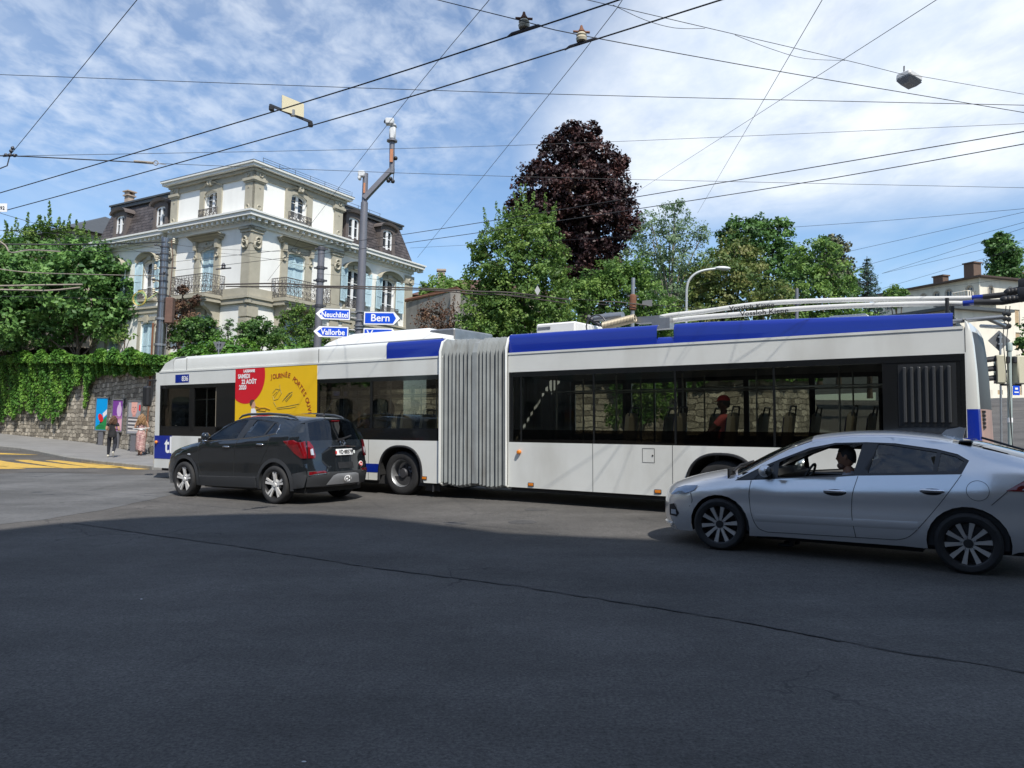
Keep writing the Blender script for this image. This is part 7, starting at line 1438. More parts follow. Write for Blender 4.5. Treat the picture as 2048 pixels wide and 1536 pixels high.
def riders():
    gry = mat('grey_tshirt', (.36, .36, .40), .85, var=.1); J = seated(1.04, .16); J.update(wrL=(-.10, .42, .42), wrR=(.12, .40, .36), elL=(-.24, .12, .33), elR=(.25, .14, .30), shL=(-.19, -.15, .555), shR=(.19, -.15, .555))
    t, z = plane_px(SIL_M, 1692, 913, .50); o = SIL_M @ Vector((t-.11, .50, z-.785)); fw = -(SIL_M.col[0].xyz)
    H, hc, rot = person('man with dark greying hair in a grey t-shirt driving the silver car', mframe(o, fw), J, [M_SKIND, gry, M_TROU, M_BLACK], 'LR', hh=.262, headpitch=-.04); hair_cap(H, hc, rot, .262, M_HAIRG, puff=1.035)
    mb = MB(); q = hc+rot @ Vector((0, .06, -.11)); mb.ell(tuple(q), .062, .055, .045, 12, 8); mb.build('stubble', mat('stubble', (.17, .10, .075), .7), H, 60)
    J = seated(1.0, .12); J.update(wrL=(-.10, .40, .40), wrR=(.15, .40, .40), elL=(-.25, .16, .36), elR=(.23, .14, .32)); o = SUV_M @ Vector((1.50, .55, .80)); o2, hc, rot = person('driver in dark clothes with a hand on the wheel of the charcoal SUV', mframe(o, -(SUV_M.col[0].xyz)), J, [M_SKIN, M_TEEB, M_TROU, M_BLACK], 'LR'); hair_cap(o2, hc, rot, .245, M_HAIRK)
    fwd = FX.col[0].xyz; bw = RX.col[0].xyz
    def mask(H, hc, rot, hh, m): mb = MB(); mb.ell((0, 0, 0), .068, .05, .058, 14, 8); mb.v = [tuple(hc+rot @ (Vector(v)+Vector((0, .082*hh/.24, -.045)))) for v in mb.v]; mb.build('face_mask', m, H, 60)
    mk = mat('white_mask', (.75, .75, .74), .8); mkb = mat('pale_blue_mask', (.45, .58, .66), .8)
    pink = mat('dusty_pink_top', (.60, .34, .35), .8, var=.15, vs=20); J = seated(.9, .05); J.update(wrL=(-.06, .20, .60), elL=(-.19, .12, .34), wrR=(.18, .20, .12), elR=(.24, .03, .30))
    H, hc, rot = person('girl in a dusty pink top and white mask riding the bus', mframe(at_seat(734, 826, .31, FX, .9), fwd+Vector((0, -.12, 0))), J, [M_SKIN, pink, M_TROU, M_BLACK], 'LR', fem=True, hh=.225, headyaw=.75, bare=('arm',)); hair_cap(H, hc, rot, .225, M_HAIRB, .20, strands=40); mask(H, hc, rot, .225, mk)
    whit = mat('white_top', (.5, .52, .56), .8); J = seated(1.0, .05)
    H, hc, rot = person('dark haired woman in white top and pale mask beside the girl on the bus', mframe(at_seat(772, 808, .80, FX), fwd+Vector((0, -.3, 0))), J, [M_SKIND, whit, M_TROU, M_BLACK], '', fem=True); hair_cap(H, hc, rot, .245, M_HAIRK, .34, strands=50); mask(H, hc, rot, .245, mkb)
    J = seated(1.0, .12); H, hc, rot = person('person in dark clothes and flat cap seen from behind on the bus', mframe(at_seat(834, 812, .75, FX), -fwd), J, [M_SKINB, M_TEEB, M_TROU, M_BLACK], ''); hair_cap(H, hc, rot, .245, M_HAIRK, puff=1.12)
    coral = mat('coral_polo_shirt', (.78, .15, .14), .8, var=.1, vs=14); J = seated(1.06, .18); J['wide'] = 1.2; J.update(wrL=(-.12, .32, .20), wrR=(.12, .32, .20), elL=(-.23, .06, .27), elR=(.25, .06, .27), shL=(-.20, -.17, .56), shR=(.22, -.17, .56))
    H, hc, rot = person('man in a red cap and coral polo shirt sitting by the bus window', mframe(at_seat(1432, 806, .37, RX, 1.06), -bw), J, [M_SKINB, coral, M_TROU, M_BLACK], 'LR', hh=.25); hair_cap(H, hc, rot, .25, M_HAIRK)
    cap = mat('red_cap_cloth', (.62, .03, .03), .8, var=.1); mb = MB(); n = 20; P = []
    for i in range(7):
        t = .5*math.pi*i/6
        for k in range(n): a = 2*math.pi*k/n; P.append(hc+rot @ Vector((.096*math.cos(a)*math.sin(t), .113*math.sin(a)*math.sin(t), .045+.10*math.cos(t))))
    mb.add(P, [(i*n+k, i*n+(k+1) % n, (i+1)*n+(k+1) % n, (i+1)*n+k) for i in range(6) for k in range(n)]); B = [hc+rot @ Vector((.085*math.cos(a), .09*math.sin(a)+(.11 if inner else 0), .05-(.02 if inner else 0))) for inner in (0, 1) for a in np.linspace(.3, 2.84, 9)]
    mb.add(B, [(i, i+1, 9+i+1, 9+i) for i in range(8)]); mb.build('cap', cap, H, 60)
riders()
# ================================================================ street furniture
def upright(u, v, h=.12, Y=None):
    """plumb frame whose foot is on the pavement below this photo pixel"""
    if Y is None: p = gp(u, v, h)
    else: q = at(u, v, Y); p = Vector((q.x, q.y, gz(q.x, q.y)+h))
    return Matrix.Translation(p) @ TILT
def hgt(Mx, u, v):
    """height along a plumb pole that shows at photo row v"""
    o = Mx.translation; d = ray(u, v); lo, hi = 0, 30
    for _ in range(40):
        m = (lo+hi)/2; P = o+UP*m-CAM; y = P.y*_c+P.z*_s; z = -P.y*_s+P.z*_c; vv = 768-FOC*z/y
        if vv > v: lo = m
        else: hi = m
    return lo
M_GREYP = mat('grey_painted_mast', (.19, .19, .21), .45, .4, var=.12); M_BRUSH = mat('brushed_steel_mast', (.27, .27, .28), .30, .85, var=.25, vs=3); M_RUSTP = mat('rusty_pipe', (.20, .085, .045), .8, var=.3); M_PORC = mat('cream_porcelain', (.55, .50, .38), .3); M_CAMW = mat('camera_housing', (.62, .63, .63), .45); M_COPPER = mat('orange_copper', (.48, .20, .10), .6, var=.2)
def on_wall_foot(u, gap):
    r = (u-1024)/FOC
    for (ax, ay), (bx, by) in zip(WALLP, WALLP[1:]):
        d = (bx-ax)-r*(by-ay)
        if abs(d) > 1e-9:
            t = (r*ay-ax)/d
            if 0 <= t <= 1: y = ay+(by-ay)*t-gap; return Vector((r*y, y, gz(r*y, y)+.12))
    return gp(u, 898, .12)
def posters():
    dat = [((202, 893), (188, 216, 795, 861), 'blue and green poster with a red ball on a post by the stone wall'), ((234, 896.5), (221, 246, 799, 863), 'purple poster with a pale bottle shape on a post by the stone wall'), ((266, 899.5), (252, 282, 802, 867), 'grey poster with a portrait and striped shirt on a post by the stone wall')]
    for i, ((u, v), (u0, u1, v0, v1), lab) in enumerate(dat):
        p = on_wall_foot((u0+u1)/2, .45); k = FOC/p.y; w = (u1-u0)/k/1.0; za = CH+(838-v1)/k-p.z; zb = CH+(838-v0)/k-p.z; Mx = Matrix.Translation(p) @ TILT @ Matrix.Rotation(R(-12), 4, 'Z'); H = thing('poster_stand', lab, 'poster', Mx)
        mb = MB(); mb.box(-w/2, w/2, -.0, .10, za, zb); mb.build('case', M_SIGNBACK, H, bevel=.01); mb = MB()
        for a, b, c, d in ((-w/2-.02, w/2+.02, za-.03, za+.03), (-w/2-.02, w/2+.02, zb-.03, zb+.03), (-w/2-.02, -w/2+.03, za, zb), (w/2-.03, w/2+.02, za, zb)): mb.box(a, b, -.03, .11, c, d)
        mb.build('frame', M_STEEL, H); mb = MB(); mb.box(-.13, .13, .0, .08, 0, za); mb.build('post', M_GREYP, H); h = zb-za
        f = lambda a, z, o=0.0: (-w/2+.03+(w-.06)*a, -.006-o, za+.03+(h-.06)*z)
        def sh(nm, poly, col, o): mb = MB(); mb.skin(poly, [], lambda a, z: f(a, z, o)); mb.build(nm, mat(nm, col, .35, coat=.3), H)
        full = [(0, 0), (1, 0), (1, 1), (0, 1)]; ell = lambda cx, cz, rx, rz, rot=0, n=22: [(cx+rx*math.cos(t)*math.cos(rot)-rz*math.sin(t)*math.sin(rot)*h/w, cz+rx*math.cos(t)*math.sin(rot)*w/h+rz*math.sin(t)*math.cos(rot)) for t in np.linspace(0, 6.283, n+1)[:-1]]
        if i == 0:
            sh('poster_blue', full, (.0, .27, .62), .0); sh('poster_green', [(.02, .01), (.99, .01), (.99, .46), (.6, .30), (.3, .17), (.02, .10)], (.02, .20, .06), .003); sh('poster_white', [(.60, .52), (.98, .66), (.98, .50), (.66, .38)], (.62, .62, .66), .006); sh('poster_red', ell(.44, .38, .20, .14, .5), (.55, .02, .03), .009); sh('poster_dark', ell(.48, .25, .14, .03, .5), (.06, .015, .02), .008)
            for k in range(2): sh('poster_text_line', [(.2, .12-.06*k), (.8, .12-.06*k), (.8, .135-.06*k), (.2, .135-.06*k)], (.01, .08, .03), .006)
        elif i == 1:
            sh('poster_purple', [(0, .5), (1, .5), (1, 1), (0, 1)], (.16, .045, .26), 0); sh('poster_lilac', [(0, 0), (1, 0), (1, .5), (0, .5)], (.36, .16, .38), 0); sh('poster_pale_shape', ell(.66, .66, .24, .21), (.52, .38, .56), .004); sh('poster_pale_top', [(.58, .84), (.60, .95), (.68, .92), (.76, .95), (.80, .84)], (.50, .36, .54), .005); sh('poster_pink', [(.55, .02), (.98, .02), (.98, .40), (.62, .40)], (.58, .34, .42), .003)
            for k in range(3): sh('poster_text_line', [(.2, .46-.05*k), (.85, .46-.05*k), (.85, .47-.05*k), (.2, .47-.05*k)], (.30, .06, .12), .007)
        else:
            sh('poster_grey', full, (.28, .28, .31), 0); sh('poster_face', ell(.47, .76, .25, .19), (.60, .30, .26), .004); sh('poster_face_top', [(.24, .80), (.70, .80), (.72, .985), (.22, .985)], (.62, .34, .29), .005); sh('poster_neck', [(.34, .52), (.62, .52), (.60, .66), (.36, .66)], (.48, .22, .19), .003); sh('poster_red_tab', [(.86, .72), (.99, .70), (.99, .90), (.86, .90)], (.62, .01, .02), .004)
            for k, x in enumerate((.37, .57)): sh('poster_eye', ell(x, .82, .06, .012), (.06, .03, .03), .007)
            sh('poster_nose', [(.45, .74), (.50, .82), (.53, .74)], (.42, .18, .15), .007); sh('poster_mouth', ell(.47, .68, .08, .012), (.30, .07, .07), .007)
            for k in range(8): sh('poster_stripe', [(.01, .06+.058*k), (.97, .05+.058*k), (.97, .08+.058*k), (.01, .092+.058*k)], ((.04, .035, .035) if k % 2 else (.60, .56, .52)), .004)
posters()
def bracket_mast():
    Mx = upright(308, 907); r0 = .235; H = thing('cable_mast', 'thick steel cable mast with clamps, insulators and a coiled yellow cable', 'mast', Mx); top = hgt(Mx, 330, 476); top = top
    mb = MB(); mb.tube([(0, 0, 0), (0, 0, top*.56)], [.23, .21], 20); mb.tube([(0, 0, top*.56), (0, 0, top)], [.19, .165], 20); mb.build('pole', M_BRUSH, H, 50)
    mb = MB()
    for k in (.18, .36, .50, .62): mb.lathe([(.235, -.05), (.25, -.05), (.25, .05), (.235, .05)], 20, 'z', (0, 0, top*k)); mb.box(.2, .3, -.08, .08, top*k-.04, top*k+.04)
    mb.build('clamp_band', M_STEEL, H, 40)
    for k in range(9): z = top*(.70+.032*k); mb = MB(); mb.lathe([(.17, -.035), (.20, -.035), (.20, .035), (.17, .035)], 16, 'z', (0, 0, z)); a = k*1.3; d = Vector((math.cos(a), math.sin(a), 0)); mb.tube([d*.15+Vector((0, 0, z)), d*.42+Vector((0, 0, z+.02))], .03, 6); mb.ell(tuple(d*.45+Vector((0, 0, z+.02))), .06, .06, .05, 8, 6); mb.build('wire_clamp', M_DARKSTEEL, H, 40)
    for (x, z) in ((-.34, top*.86), (-.38, top*.80), (-.30, top*.90), (.42, top*.985), (-.36, top*.75)): mb = MB(); mb.lathe([(.02, -.14), (.07, -.1), (.05, -.06), (.085, -.02), (.05, .02), (.075, .06), (.03, .12)], 12, 'z', (x, -.1, z)); mb.tube([(x, -.1, z-.02), (0, 0, z-.1)], .02, 5); mb.build('insulator', M_PORC, H, 40)
    mb = MB(); mb.rbox(.22, .55, -.2, .1, top*.60, top*.72, .03); mb.tube([(.3, -.1, top*.99), (.42, -.1, top*.9), (.36, -.1, top*.72)], .02, 5); mb.build('junction_box', mat('rusty_brown_box', (.14, .08, .06), .7, var=.3), H)
    mb = MB(); mb.tube([(-.32, -.05, 0), (-.33, -.05, top*.6)], .045, 6); mb.build('rusty_pipe', M_RUSTP, H, 50); mb = MB(); mb.tube([(.29, -.05, 0), (.29, -.05, top*.72)], .02, 5); mb.build('conduit', M_GREYP, H)
    for k, m in enumerate((mat('yellow_cable', (.55, .45, .12), .6), mat('green_cable', (.12, .30, .14), .6))):
        mb = MB(); c = Vector((-.95+.05*k, -.2, hgt(Mx, 300, 600)))
        for j in range(3): mb.ring(c+Vector((.02*j, .02*j, .015*j)), .30+.02*j-.04*k, .014, (.15+.1*j, 1, .1*k), 26, 4)
        mb.tube([c+Vector((.28, 0, -.1)), c+Vector((.5, .05, .1)), (-.2, 0, c.z+.35)], .013, 4); mb.build('coiled_cable', m, H, 60)
    mb = MB(); mb.rbox(-.32, .45, -.45, .3, 0, .42, .03); mb.build('plinth', M_KERB, H)
bracket_mast()
def simple_mast(name, label, Mx, top, r0, r1, m=M_GREYP, bands=(), extra=None):
    H = thing(name, label, 'mast', Mx); mb = MB(); mb.tube([(0, 0, 0), (0, 0, top)], [r0, r1], 16); mb.build('pole', m, H, 50)
    for k in bands: mb = MB(); z = top*k; r = r0+(r1-r0)*k; mb.lathe([(r, -.05), (r+.03, -.05), (r+.03, .05), (r, .05)], 16, 'z', (0, 0, z)); mb.box(-r-.12, r+.12, -.04, .04, z-.03, z+.03); mb.build('clamp_band', M_DARKSTEEL, H)
    return H
Mm = upright(628, 700, .12, 28.6); mtop = hgt(Mm, 632, 494); simple_mast('cable_mast', 'plain grey cable mast in front of the right mansion balcony', Mm, mtop, .16, .125, M_GREYP, (.99, .90, .84, .72))
def sign_post():
    Mx = upright(711, 700, .12, 27.0); H = thing('sign_post', 'tall grey mast carrying four blue direction signs and two traffic cameras', 'sign post', Mx); t1 = hgt(Mx, 718, 405); t2 = hgt(Mx, 720, 347); k = FOC/27.0
    mb = MB(); mb.tube([(0, 0, 0), (0, 0, t1), (0, 0, t1+.02), (0, 0, t2)], [.20, .125, .10, .095], 18); mb.build('pole', M_GREYP, H, 50)
    px = lambda u: (u-718)/k
    a = Vector((0, -.05, hgt(Mx, 718, 398))); b = Vector((px(772), -.05, hgt(Mx, 772, 338))); c = Vector((px(770), -.05, hgt(Mx, 770, 282)))
    mb = MB(); mb.tube([a, a.lerp(b, .12), b], [.13, .12, .115], 4); mb.build('bracket_arm', M_GREYP, H); mb = MB(); mb.tube([b+Vector((0, 0, -.15)), c], .095, 10); mb.lathe([(.0, -.02), (.19, -.02), (.19, .03), (.0, .03)], 16, 'z', tuple(c)); mb.build('arm_riser', M_GREYP, H, 40)
    cam = MB(); z = c.z; cam.rbox(c.x-.10, c.x+.12, c.y-.12, c.y+.12, z+.04, z+.52, .05); cam.rbox(c.x-.10, c.x+.14, c.y-.14, c.y+.14, z+.52, z+.60, .03); cam.rbox(c.x-.24, c.x+.06, c.y-.22, c.y+.05, z+.56, z+.78, .03); o = cam.build('camera_unit', M_CAMW, H, 40); mb = MB(); mb.tube([(c.x-.24, c.y-.1, z+.67), (c.x-.26, c.y-.12, z+.67)], .07, 12); mb.build('lens', M_BLACK, o)
    mb = MB(); q = Vector((px(712), -.08, hgt(Mx, 712, 353))); mb.rbox(q.x-.14, q.x+.10, q.y-.1, q.y+.1, q.z-.05, q.z+.16, .03); mb.rbox(q.x-.14, q.x-.04, q.y-.1, q.y+.1, q.z-.15, q.z-.02, .02); mb.build('small_camera', M_CAMW, H, 40)
    mb = MB(); mb.box(px(768), px(774), -.19, -.13, hgt(Mx, 770, 326), hgt(Mx, 770, 300)); mb.box(-.03, .03, -.14, -.09, hgt(Mx, 718, 388), hgt(Mx, 718, 368)); mb.build('copper_fitting', M_COPPER, H)
    for (u, v) in ((779, 317), (766, 362), (775, 363), (770, 358)): mb = MB(); mb.ell((px(u), -.1, hgt(Mx, u, v)), .075, .075, .075, 10, 8); mb.build('black_sensor', M_BLACK, H, 60)
    mb = MB(); mb.tube([(px(762), -.08, hgt(Mx, 762, 345)), (px(766), -.1, hgt(Mx, 766, 365)), (px(775), -.1, hgt(Mx, 775, 366)), (px(777), -.08, hgt(Mx, 777, 338))], .015, 5); mb.build('sensor_cable', M_BLACK, H)
    for (txt, u0, u1, vc, hh, left, yw, sz, dv) in (('Neuchâtel', 630, 699, 632, 23, True, 0.04, .265, 0), ('Vallorbe', 627, 697, 667, 23, True, .04, .285, 0), ('Bern', 728, 803, 638, 27, False, -.10, .36, 1.5), ('Vevey', 728, 800, 670, 26, False, -.10, .36, 1.5)):
        x0, x1 = px(u0)+.03, px(u1)+.03; zc = hgt(Mx, (u0+u1)/2, vc); h = hh/k/2; n = h*.95; rot = Matrix.Rotation(yw, 4, 'Z'); tip = lambda a, b, e: ([(a, zc), (a+n, zc-b), (x1-e, zc-b), (x1-e, zc+b), (a+n, zc+b)] if left else [(x0+e, zc-b), (x1-n, zc-b), (x1-(a-x0), zc), (x1-n, zc+b), (x0+e, zc+b)])
        f = lambda y: (lambda a, z: rot @ Vector((a, -.24+y, z)))
        mb = MB(); mb.prism(tip(x0, h, 0), f(0), rot @ Vector((0, .05, 0))-rot @ Vector((0, 0, 0))); s = mb.build('direction_sign', M_SIGNBACK, H); mb = MB(); mb.skin(tip(x0+.012, h-.012, .012), [], f(-.004)); mb.build('white_border', M_TXTW, s)
        mb = MB(); mb.skin(tip(x0+.14, h-.055, .05) if left else [(x0+.05, zc-h+.055), (x1-n-.04, zc-h+.055), (x1-.16, zc), (x1-n-.04, zc+h-.055), (x0+.05, zc+h-.055)], [], f(-.008)); mb.build('blue_field', M_BLUE, s)
        cx = (x0+x1)/2+(.07 if left else -.06); mb = text_mesh(txt, sz, lambda a, z: f(-.013)(cx+a, zc-.105+z), bold=.006, sx=.86 if len(txt) > 5 else 1.0); mb.build('lettering', M_TXTW, s)
        mb = MB(); e = x1 if left else x0; [mb.tube([rot @ Vector((e, -.2, zc+q)), (0, -.05, zc+q)], .02, 5) for q in (-h*.5, h*.5)]; mb.build('sign_bracket', M_STEEL, s)
    mb = MB()
    for v in (624, 641, 652, 658): mb.lathe([(.19, -.02), (.205, -.02), (.205, .02), (.19, .02)], 18, 'z', (0, 0, hgt(Mx, 713, v)))
    mb.build('clamp_band', M_STEEL, H)
sign_post()
def back_sign(label, Mx, shape, zc, s, yaw, r=.03, up=.0):
    H = thing('road_sign', label, 'road sign', Mx); mb = MB(); mb.tube([(0, 0, 0), (0, 0, zc+s*.5+up)], r, 8); mb.build('post', M_STEEL, H, 50); rot = Matrix.Rotation(yaw, 4, 'Z'); c = s
    P = [(-c*.5, zc+c*.36), (c*.5, zc+c*.36), (.04, zc-c*.5), (-.04, zc-c*.5)] if shape == 'tri' else [(0, zc-c*.7), (c*.7, zc), (0, zc+c*.7), (-c*.7, zc)]
    mb = MB(); mb.prism(P, lambda a, z: rot @ Vector((a, .05, z)), rot @ Vector((0, .02, 0))); mb.build('sign_plate', M_SIGNBACK, H); mb = MB(); [mb.box(-.06, .06, -.02, .05, zc+q-.02, zc+q+.02) for q in (-.1, .1)]; mb.build('sign_clamp', M_STEEL, H)
Mq = upright(430, 720, .12, 27.6); back_sign('grey back of an upturned triangle sign in front of the hedge', Mq, 'tri', hgt(Mq, 430, 692), .44, R(10), .025, -.05)
Mq = upright(1999, 800, .0, 22.5); back_sign('grey back of a diamond shaped road sign at the right', Mq, 'dia', hgt(Mq, 1999, 681), .44, R(-8))
def traffic_light():
    Mx = upright(2019, 880, 0, 19.5); H = thing('traffic_light', 'pedestrian crossing traffic light post with cream backed signal heads', 'traffic light', Mx); k = FOC/19.5; top = hgt(Mx, 2018, 690)
    mb = MB(); mb.tube([(0, 0, 0), (0, 0, top)], .055, 12); mb.lathe([(.055, -.15), (.075, -.15), (.075, 0), (.06, .06), (0, .07)], 14, 'z', (0, 0, top)); mb.build('post', mat('pale_green_grey_post', (.36, .42, .40), .5, .2), H, 50); cream = mat('cream_signal_housing', (.52, .49, .36), .5)
    zb, zt_ = hgt(Mx, 2010, 768), hgt(Mx, 2010, 711)
    for (x, yaw, nm) in ((-.22, R(68), 0), (.28, R(8), 1)):
        rot = Matrix.Translation((x, 0, 0)) @ Matrix.Rotation(yaw, 4, 'Z'); mb = MB(); mb.X = rot; mb.rbox(-.14, .14, -.09, .12, zb, zt_, .03); h = mb.build('signal_head', cream, H, 40); mb = MB(); mb.X = rot; mb.box(-.15, .15, .12, .13, zb+.01, zt_-.01); mb.build('front_plate', M_BLACK, h)
        for j in range(3):
            zc = zb+(zt_-zb)*(j+.5)/3; mb = MB(); mb.X = rot; P = []
            for t in np.linspace(-.3, math.pi+.3, 12): P += [(.105*math.cos(t), .13, zc+.105*math.sin(t)), (.10*math.cos(t), .36-.06*math.sin(t)*0, zc+.10*math.sin(t)-.03)]
            mb.add(P, [(2*i, 2*i+1, 2*i+3, 2*i+2) for i in range(11)]); mb.build('visor', M_BLACK, h, 60); mb = MB(); mb.X = rot; mb.lathe([(0, .14), (.09, .135), (.095, .13)], 16, 'y', (0, 0, zc)); mb.build('lens', mat('dark_lens', [(.02, .05, .03), (.08, .05, .01), (.08, .01, .01)][j], .2, coat=.6), h)
        mb = MB(); mb.tube([(0, 0, zt_-.1), (x, 0, zt_-.1)], .03, 6); mb.tube([(0, 0, zb-.02), (x, 0, zb-.02)], .03, 6); mb.rbox(x*.35-.05, x*.35+.05, -.1, -.02, zt_-.2, zt_-.03, .02); mb.build('bracket', M_BLACK, H)
    mb = MB(); z = hgt(Mx, 2028, 781); mb.box(.03, .20, -.085, -.07, z-.12, z+.12); o = mb.build('blue_plate', M_BLUE, H); mb = MB(); mb.box(.08, .15, -.092, -.086, z+.02, z+.07); mb.box(.06, .17, -.092, -.086, z-.06, z-.03); mb.build('white_mark', M_TXTW, o)
    mb = MB(); mb.lathe([(.057, 0), (.062, 0), (.062, .12), (.057, .12)], 12, 'z', (0, 0, hgt(Mx, 2020, 845))); mb.build('post_sticker', M_TXTW, H)
traffic_light()
def street_lamp():
    Mx = upright(1370, 720, 0, 33); Mx.translation.z = 3.0; H = thing('street_lamp', 'slim grey street lamp with curved arm among the trees behind the bus', 'street lamp', Mx); k = FOC/33; z = lambda v: hgt(Mx, 1372, v); px = lambda u: (u-1370)/k
    mb = MB(); mb.tube([(0, 0, 0), (0, 0, z(580))]+spline([(px(1370), 0, z(580)), (px(1374), 0, z(562)), (px(1386), 0, z(548)), (px(1404), 0, z(540)), (px(1428), 0, z(536))], 4), [.075]+[.06]*17 if False else .055, 10); mb.build('pole', mat('pale_grey_lamp_post', (.42, .44, .44), .5, .3), H, 50)
    mb = MB(); c = Vector((px(1442), 0, z(534.5))); mb.ell(tuple(c), .36, .14, .085, 16, 8); o = mb.build('lamp_head', M_CAMW, H, 60); mb = MB(); mb.ell(tuple(c+Vector((.05, 0, -.05))), .24, .10, .06, 14, 6); mb.build('diffuser', mat('lamp_diffuser', (.42, .44, .46), .3), o, 60)
street_lamp()
def mast_px(label, u, v0, Y, r, zb=None, m=M_GREYP, rust=False):
    Mx = upright(u, 760, 0, Y)
    if zb is not None: Mx.translation.z = zb
    t = hgt(Mx, u, v0); H = simple_mast('cable_mast', label, Mx, t, r, r*.8, m, (.9,)); 
    if rust: mb = MB(); z = hgt(Mx, u, 605); mb.lathe([(r*.85, -.3), (r*1.5, -.25), (r*1.5, .25), (r*.85, .3)], 12, 'z', (0, 0, z)); mb.build('rusty_collar', M_RUSTP, H)
mast_px('pale cable mast with a rusty collar standing behind the white roof box', 1259, 556, 27.5, .085, .12, M_STEEL, True); mast_px('thin grey cable mast in front of the browning chestnut tree', 1590, 577, 38, .10)
def wall_sign():
    p = at(683, 788, 29.6); H = thing('street_name_sign', 'blue street name sign on the stone wall seen through the bus window', 'sign', Matrix.Translation(p-Vector((0, .25, 0)))); mb = MB(); mb.box(-.24, .24, -.01, .02, -.19, .19); mb.build('plate', M_BLUE, H); mb = MB(); text_mesh('AVENUE', .10, lambda a, z: (a, -.015, .03+z), mb, 'CENTER', .002); text_mesh('GEORGETTE', .085, lambda a, z: (a, -.015, -.12+z), mb, 'CENTER', .002, .9); mb.build('lettering', M_TXTW, H)
wall_sign()
# ---------------------------------------------------------------- fire engine on the side road
def fire_engine():
    p = at(1596, 838, 52); p.z = gz(p.x, p.y); Mx = Matrix.Translation(p) @ Matrix.Rotation(R(12), 4, 'Z'); H = thing('fire_engine', 'red fire engine with blue flashing light on the side road beyond the bus', 'fire engine', Mx)
    mb = MB(); mb.rbox(-1.2, 1.2, 0, 2.2, .5, 2.75, .08); mb.rbox(-1.22, 1.22, 2.3, 7, .5, 2.9, .05); mb.build('body', mat('fire_red', (.50, .025, .015), .35, coat=.5), H); mb = MB(); mb.rbox(-1.05, 1.05, -.02, .05, 1.45, 2.35, .03); mb.build('windscreen', M_PANE, H)
    mb = MB(); mb.box(-1.15, 1.15, -.1, .02, .45, .85); mb.build('bumper', M_TXTW, H); mb = MB()
    for k in range(6): x = -1.05+k*.35; mb.add([(x, -.03, .95), (x+.18, -.03, .95), (x+.32, -.03, 1.3), (x+.14, -.03, 1.3)], [(0, 1, 2, 3)])
    mb.build('yellow_chevrons', mat('yellow_film', (.65, .42, .02), .4), H); mb = MB(); mb.ell((-.35, -.1, .68), .1, .06, .1, 10, 6); mb.build('blue_light', mat('blue_flasher', (.01, .05, .8), .3, emit=((.02, .1, 1), 6.0)), H); mb = MB(); mb.ell((.75, -.1, .68), .12, .05, .1, 10, 6); mb.ell((-.85, -.1, .68), .12, .05, .1, 10, 6); mb.build('headlight', mat('lit_headlight', (.8, .75, .6), .2, emit=((1, .85, .6), 2.0)), H)
    mb = text_mesh('118', .34, lambda a, z: (a-.1, -.03, 2.43+z), bold=.01); mb.build('lettering', M_TXTW, H); mb = MB(); mb.box(-1.0, 1.0, .1, .5, 2.75, 2.95); mb.build('light_bar', M_BLUE, H)
    for x in (-1.0, 1.0):
        for y in (1.0, 5.5): mb = MB(); mb.lathe([(0, -.15), (.3, -.15), (.48, -.13), (.5, 0), (.48, .13), (0, .15)], 20, 'x', (x, y, .5)); mb.build('wheel', M_RUBBER, H, 40)
fire_engine()
# ================================================================ overhead wires and fittings
def yz(u, v, z): return wz(u, v, z)
def wire(label, pts, r, sag=0.0, m=M_WIRE, group='overhead wires over the crossing', name='overhead_wire', cat='wire'):
    P = [at(*p) for p in pts]
    if len(P) == 2:
        a, b = P; L = (b-a).length; ext = (b-a).normalized(); P = [a+(b-a)*t+Vector((0, 0, -sag*4*t*(1-t))) for t in np.linspace(0, 1, 9)]
    else: P = spline(P, 4)
    mb = MB(); mb.tube(P, r*.82, 5); o = mb.build(name, m, None, 60); return tag(o, label, cat, group)
def Yz(u, v, z): return wz(u, v, z).y
CW = 5.7
wire('upper contact wire of the thick pair rising from the left edge', [(-160, 433, Yz(-160, 433, CW)), (542, 225, Yz(542, 225, CW)), (1024, 71, Yz(1024, 71, CW)), (1320, -28, Yz(1320, -28, CW))], .0105)
wire('lower contact wire of the thick pair rising from the left edge', [(-160, 462, Yz(-160, 462, CW)), (0, 424, Yz(0, 424, CW)), (620, 252, Yz(620, 252, CW)), (1024, 131, Yz(1024, 131, CW)), (1530, -28, Yz(1530, -28, CW))], .0105)
wire('upper contact wire of the right hand pair running down to the cable mast', [(2200, 236, 10.2), (2048, 263, 10.9), (1224, 402, 14.5), (820, 467, 19), (600, 496, 24), (345, 524, 30.8)], .0095)
wire('lower contact wire of the right hand pair running down to the cable mast', [(2200, 259, 10.6), (2048, 288, 11.3), (1500, 383, 14), (820, 485, 20), (560, 517, 25), (345, 542, 30.8)], .0095)
wire('long thin span wire crossing the whole sky just above the pole tops', [(-60, 147, 12), (1024, 186, 11), (2120, 212, 10)], .006)
wire('thin pull-off wire from the left clamp up to the top edge', [(22, 308, 12.5), (290, -20, 9.0)], .006)
wire('black insulated stay running right from the left clamp', [(-60, 312, 12.6), (25, 312, 12.5), (150, 318, 12.6), (300, 326, 12.8)], .012)
wire('thin stay continuing right from the stay end loop', [(320, 327, 12.9), (1024, 353, 15), (2120, 377, 15)], .0055)
wire('thin wire drifting right from the left clamp behind the camera mast', [(28, 312, 12.5), (1024, 291, 16), (2120, 244, 14)], .0055)
wire('thin diagonal wire past the traffic camera down to the mansion balcony', [(985, -8, 9), (778, 245, 14), (535, 562, 27)], .0055)
wire('thin diagonal wire from the top centre down past the mansion roof', [(1240, -8, 8.5), (1160, 112, 10.5), (835, 515, 24)], .0055)
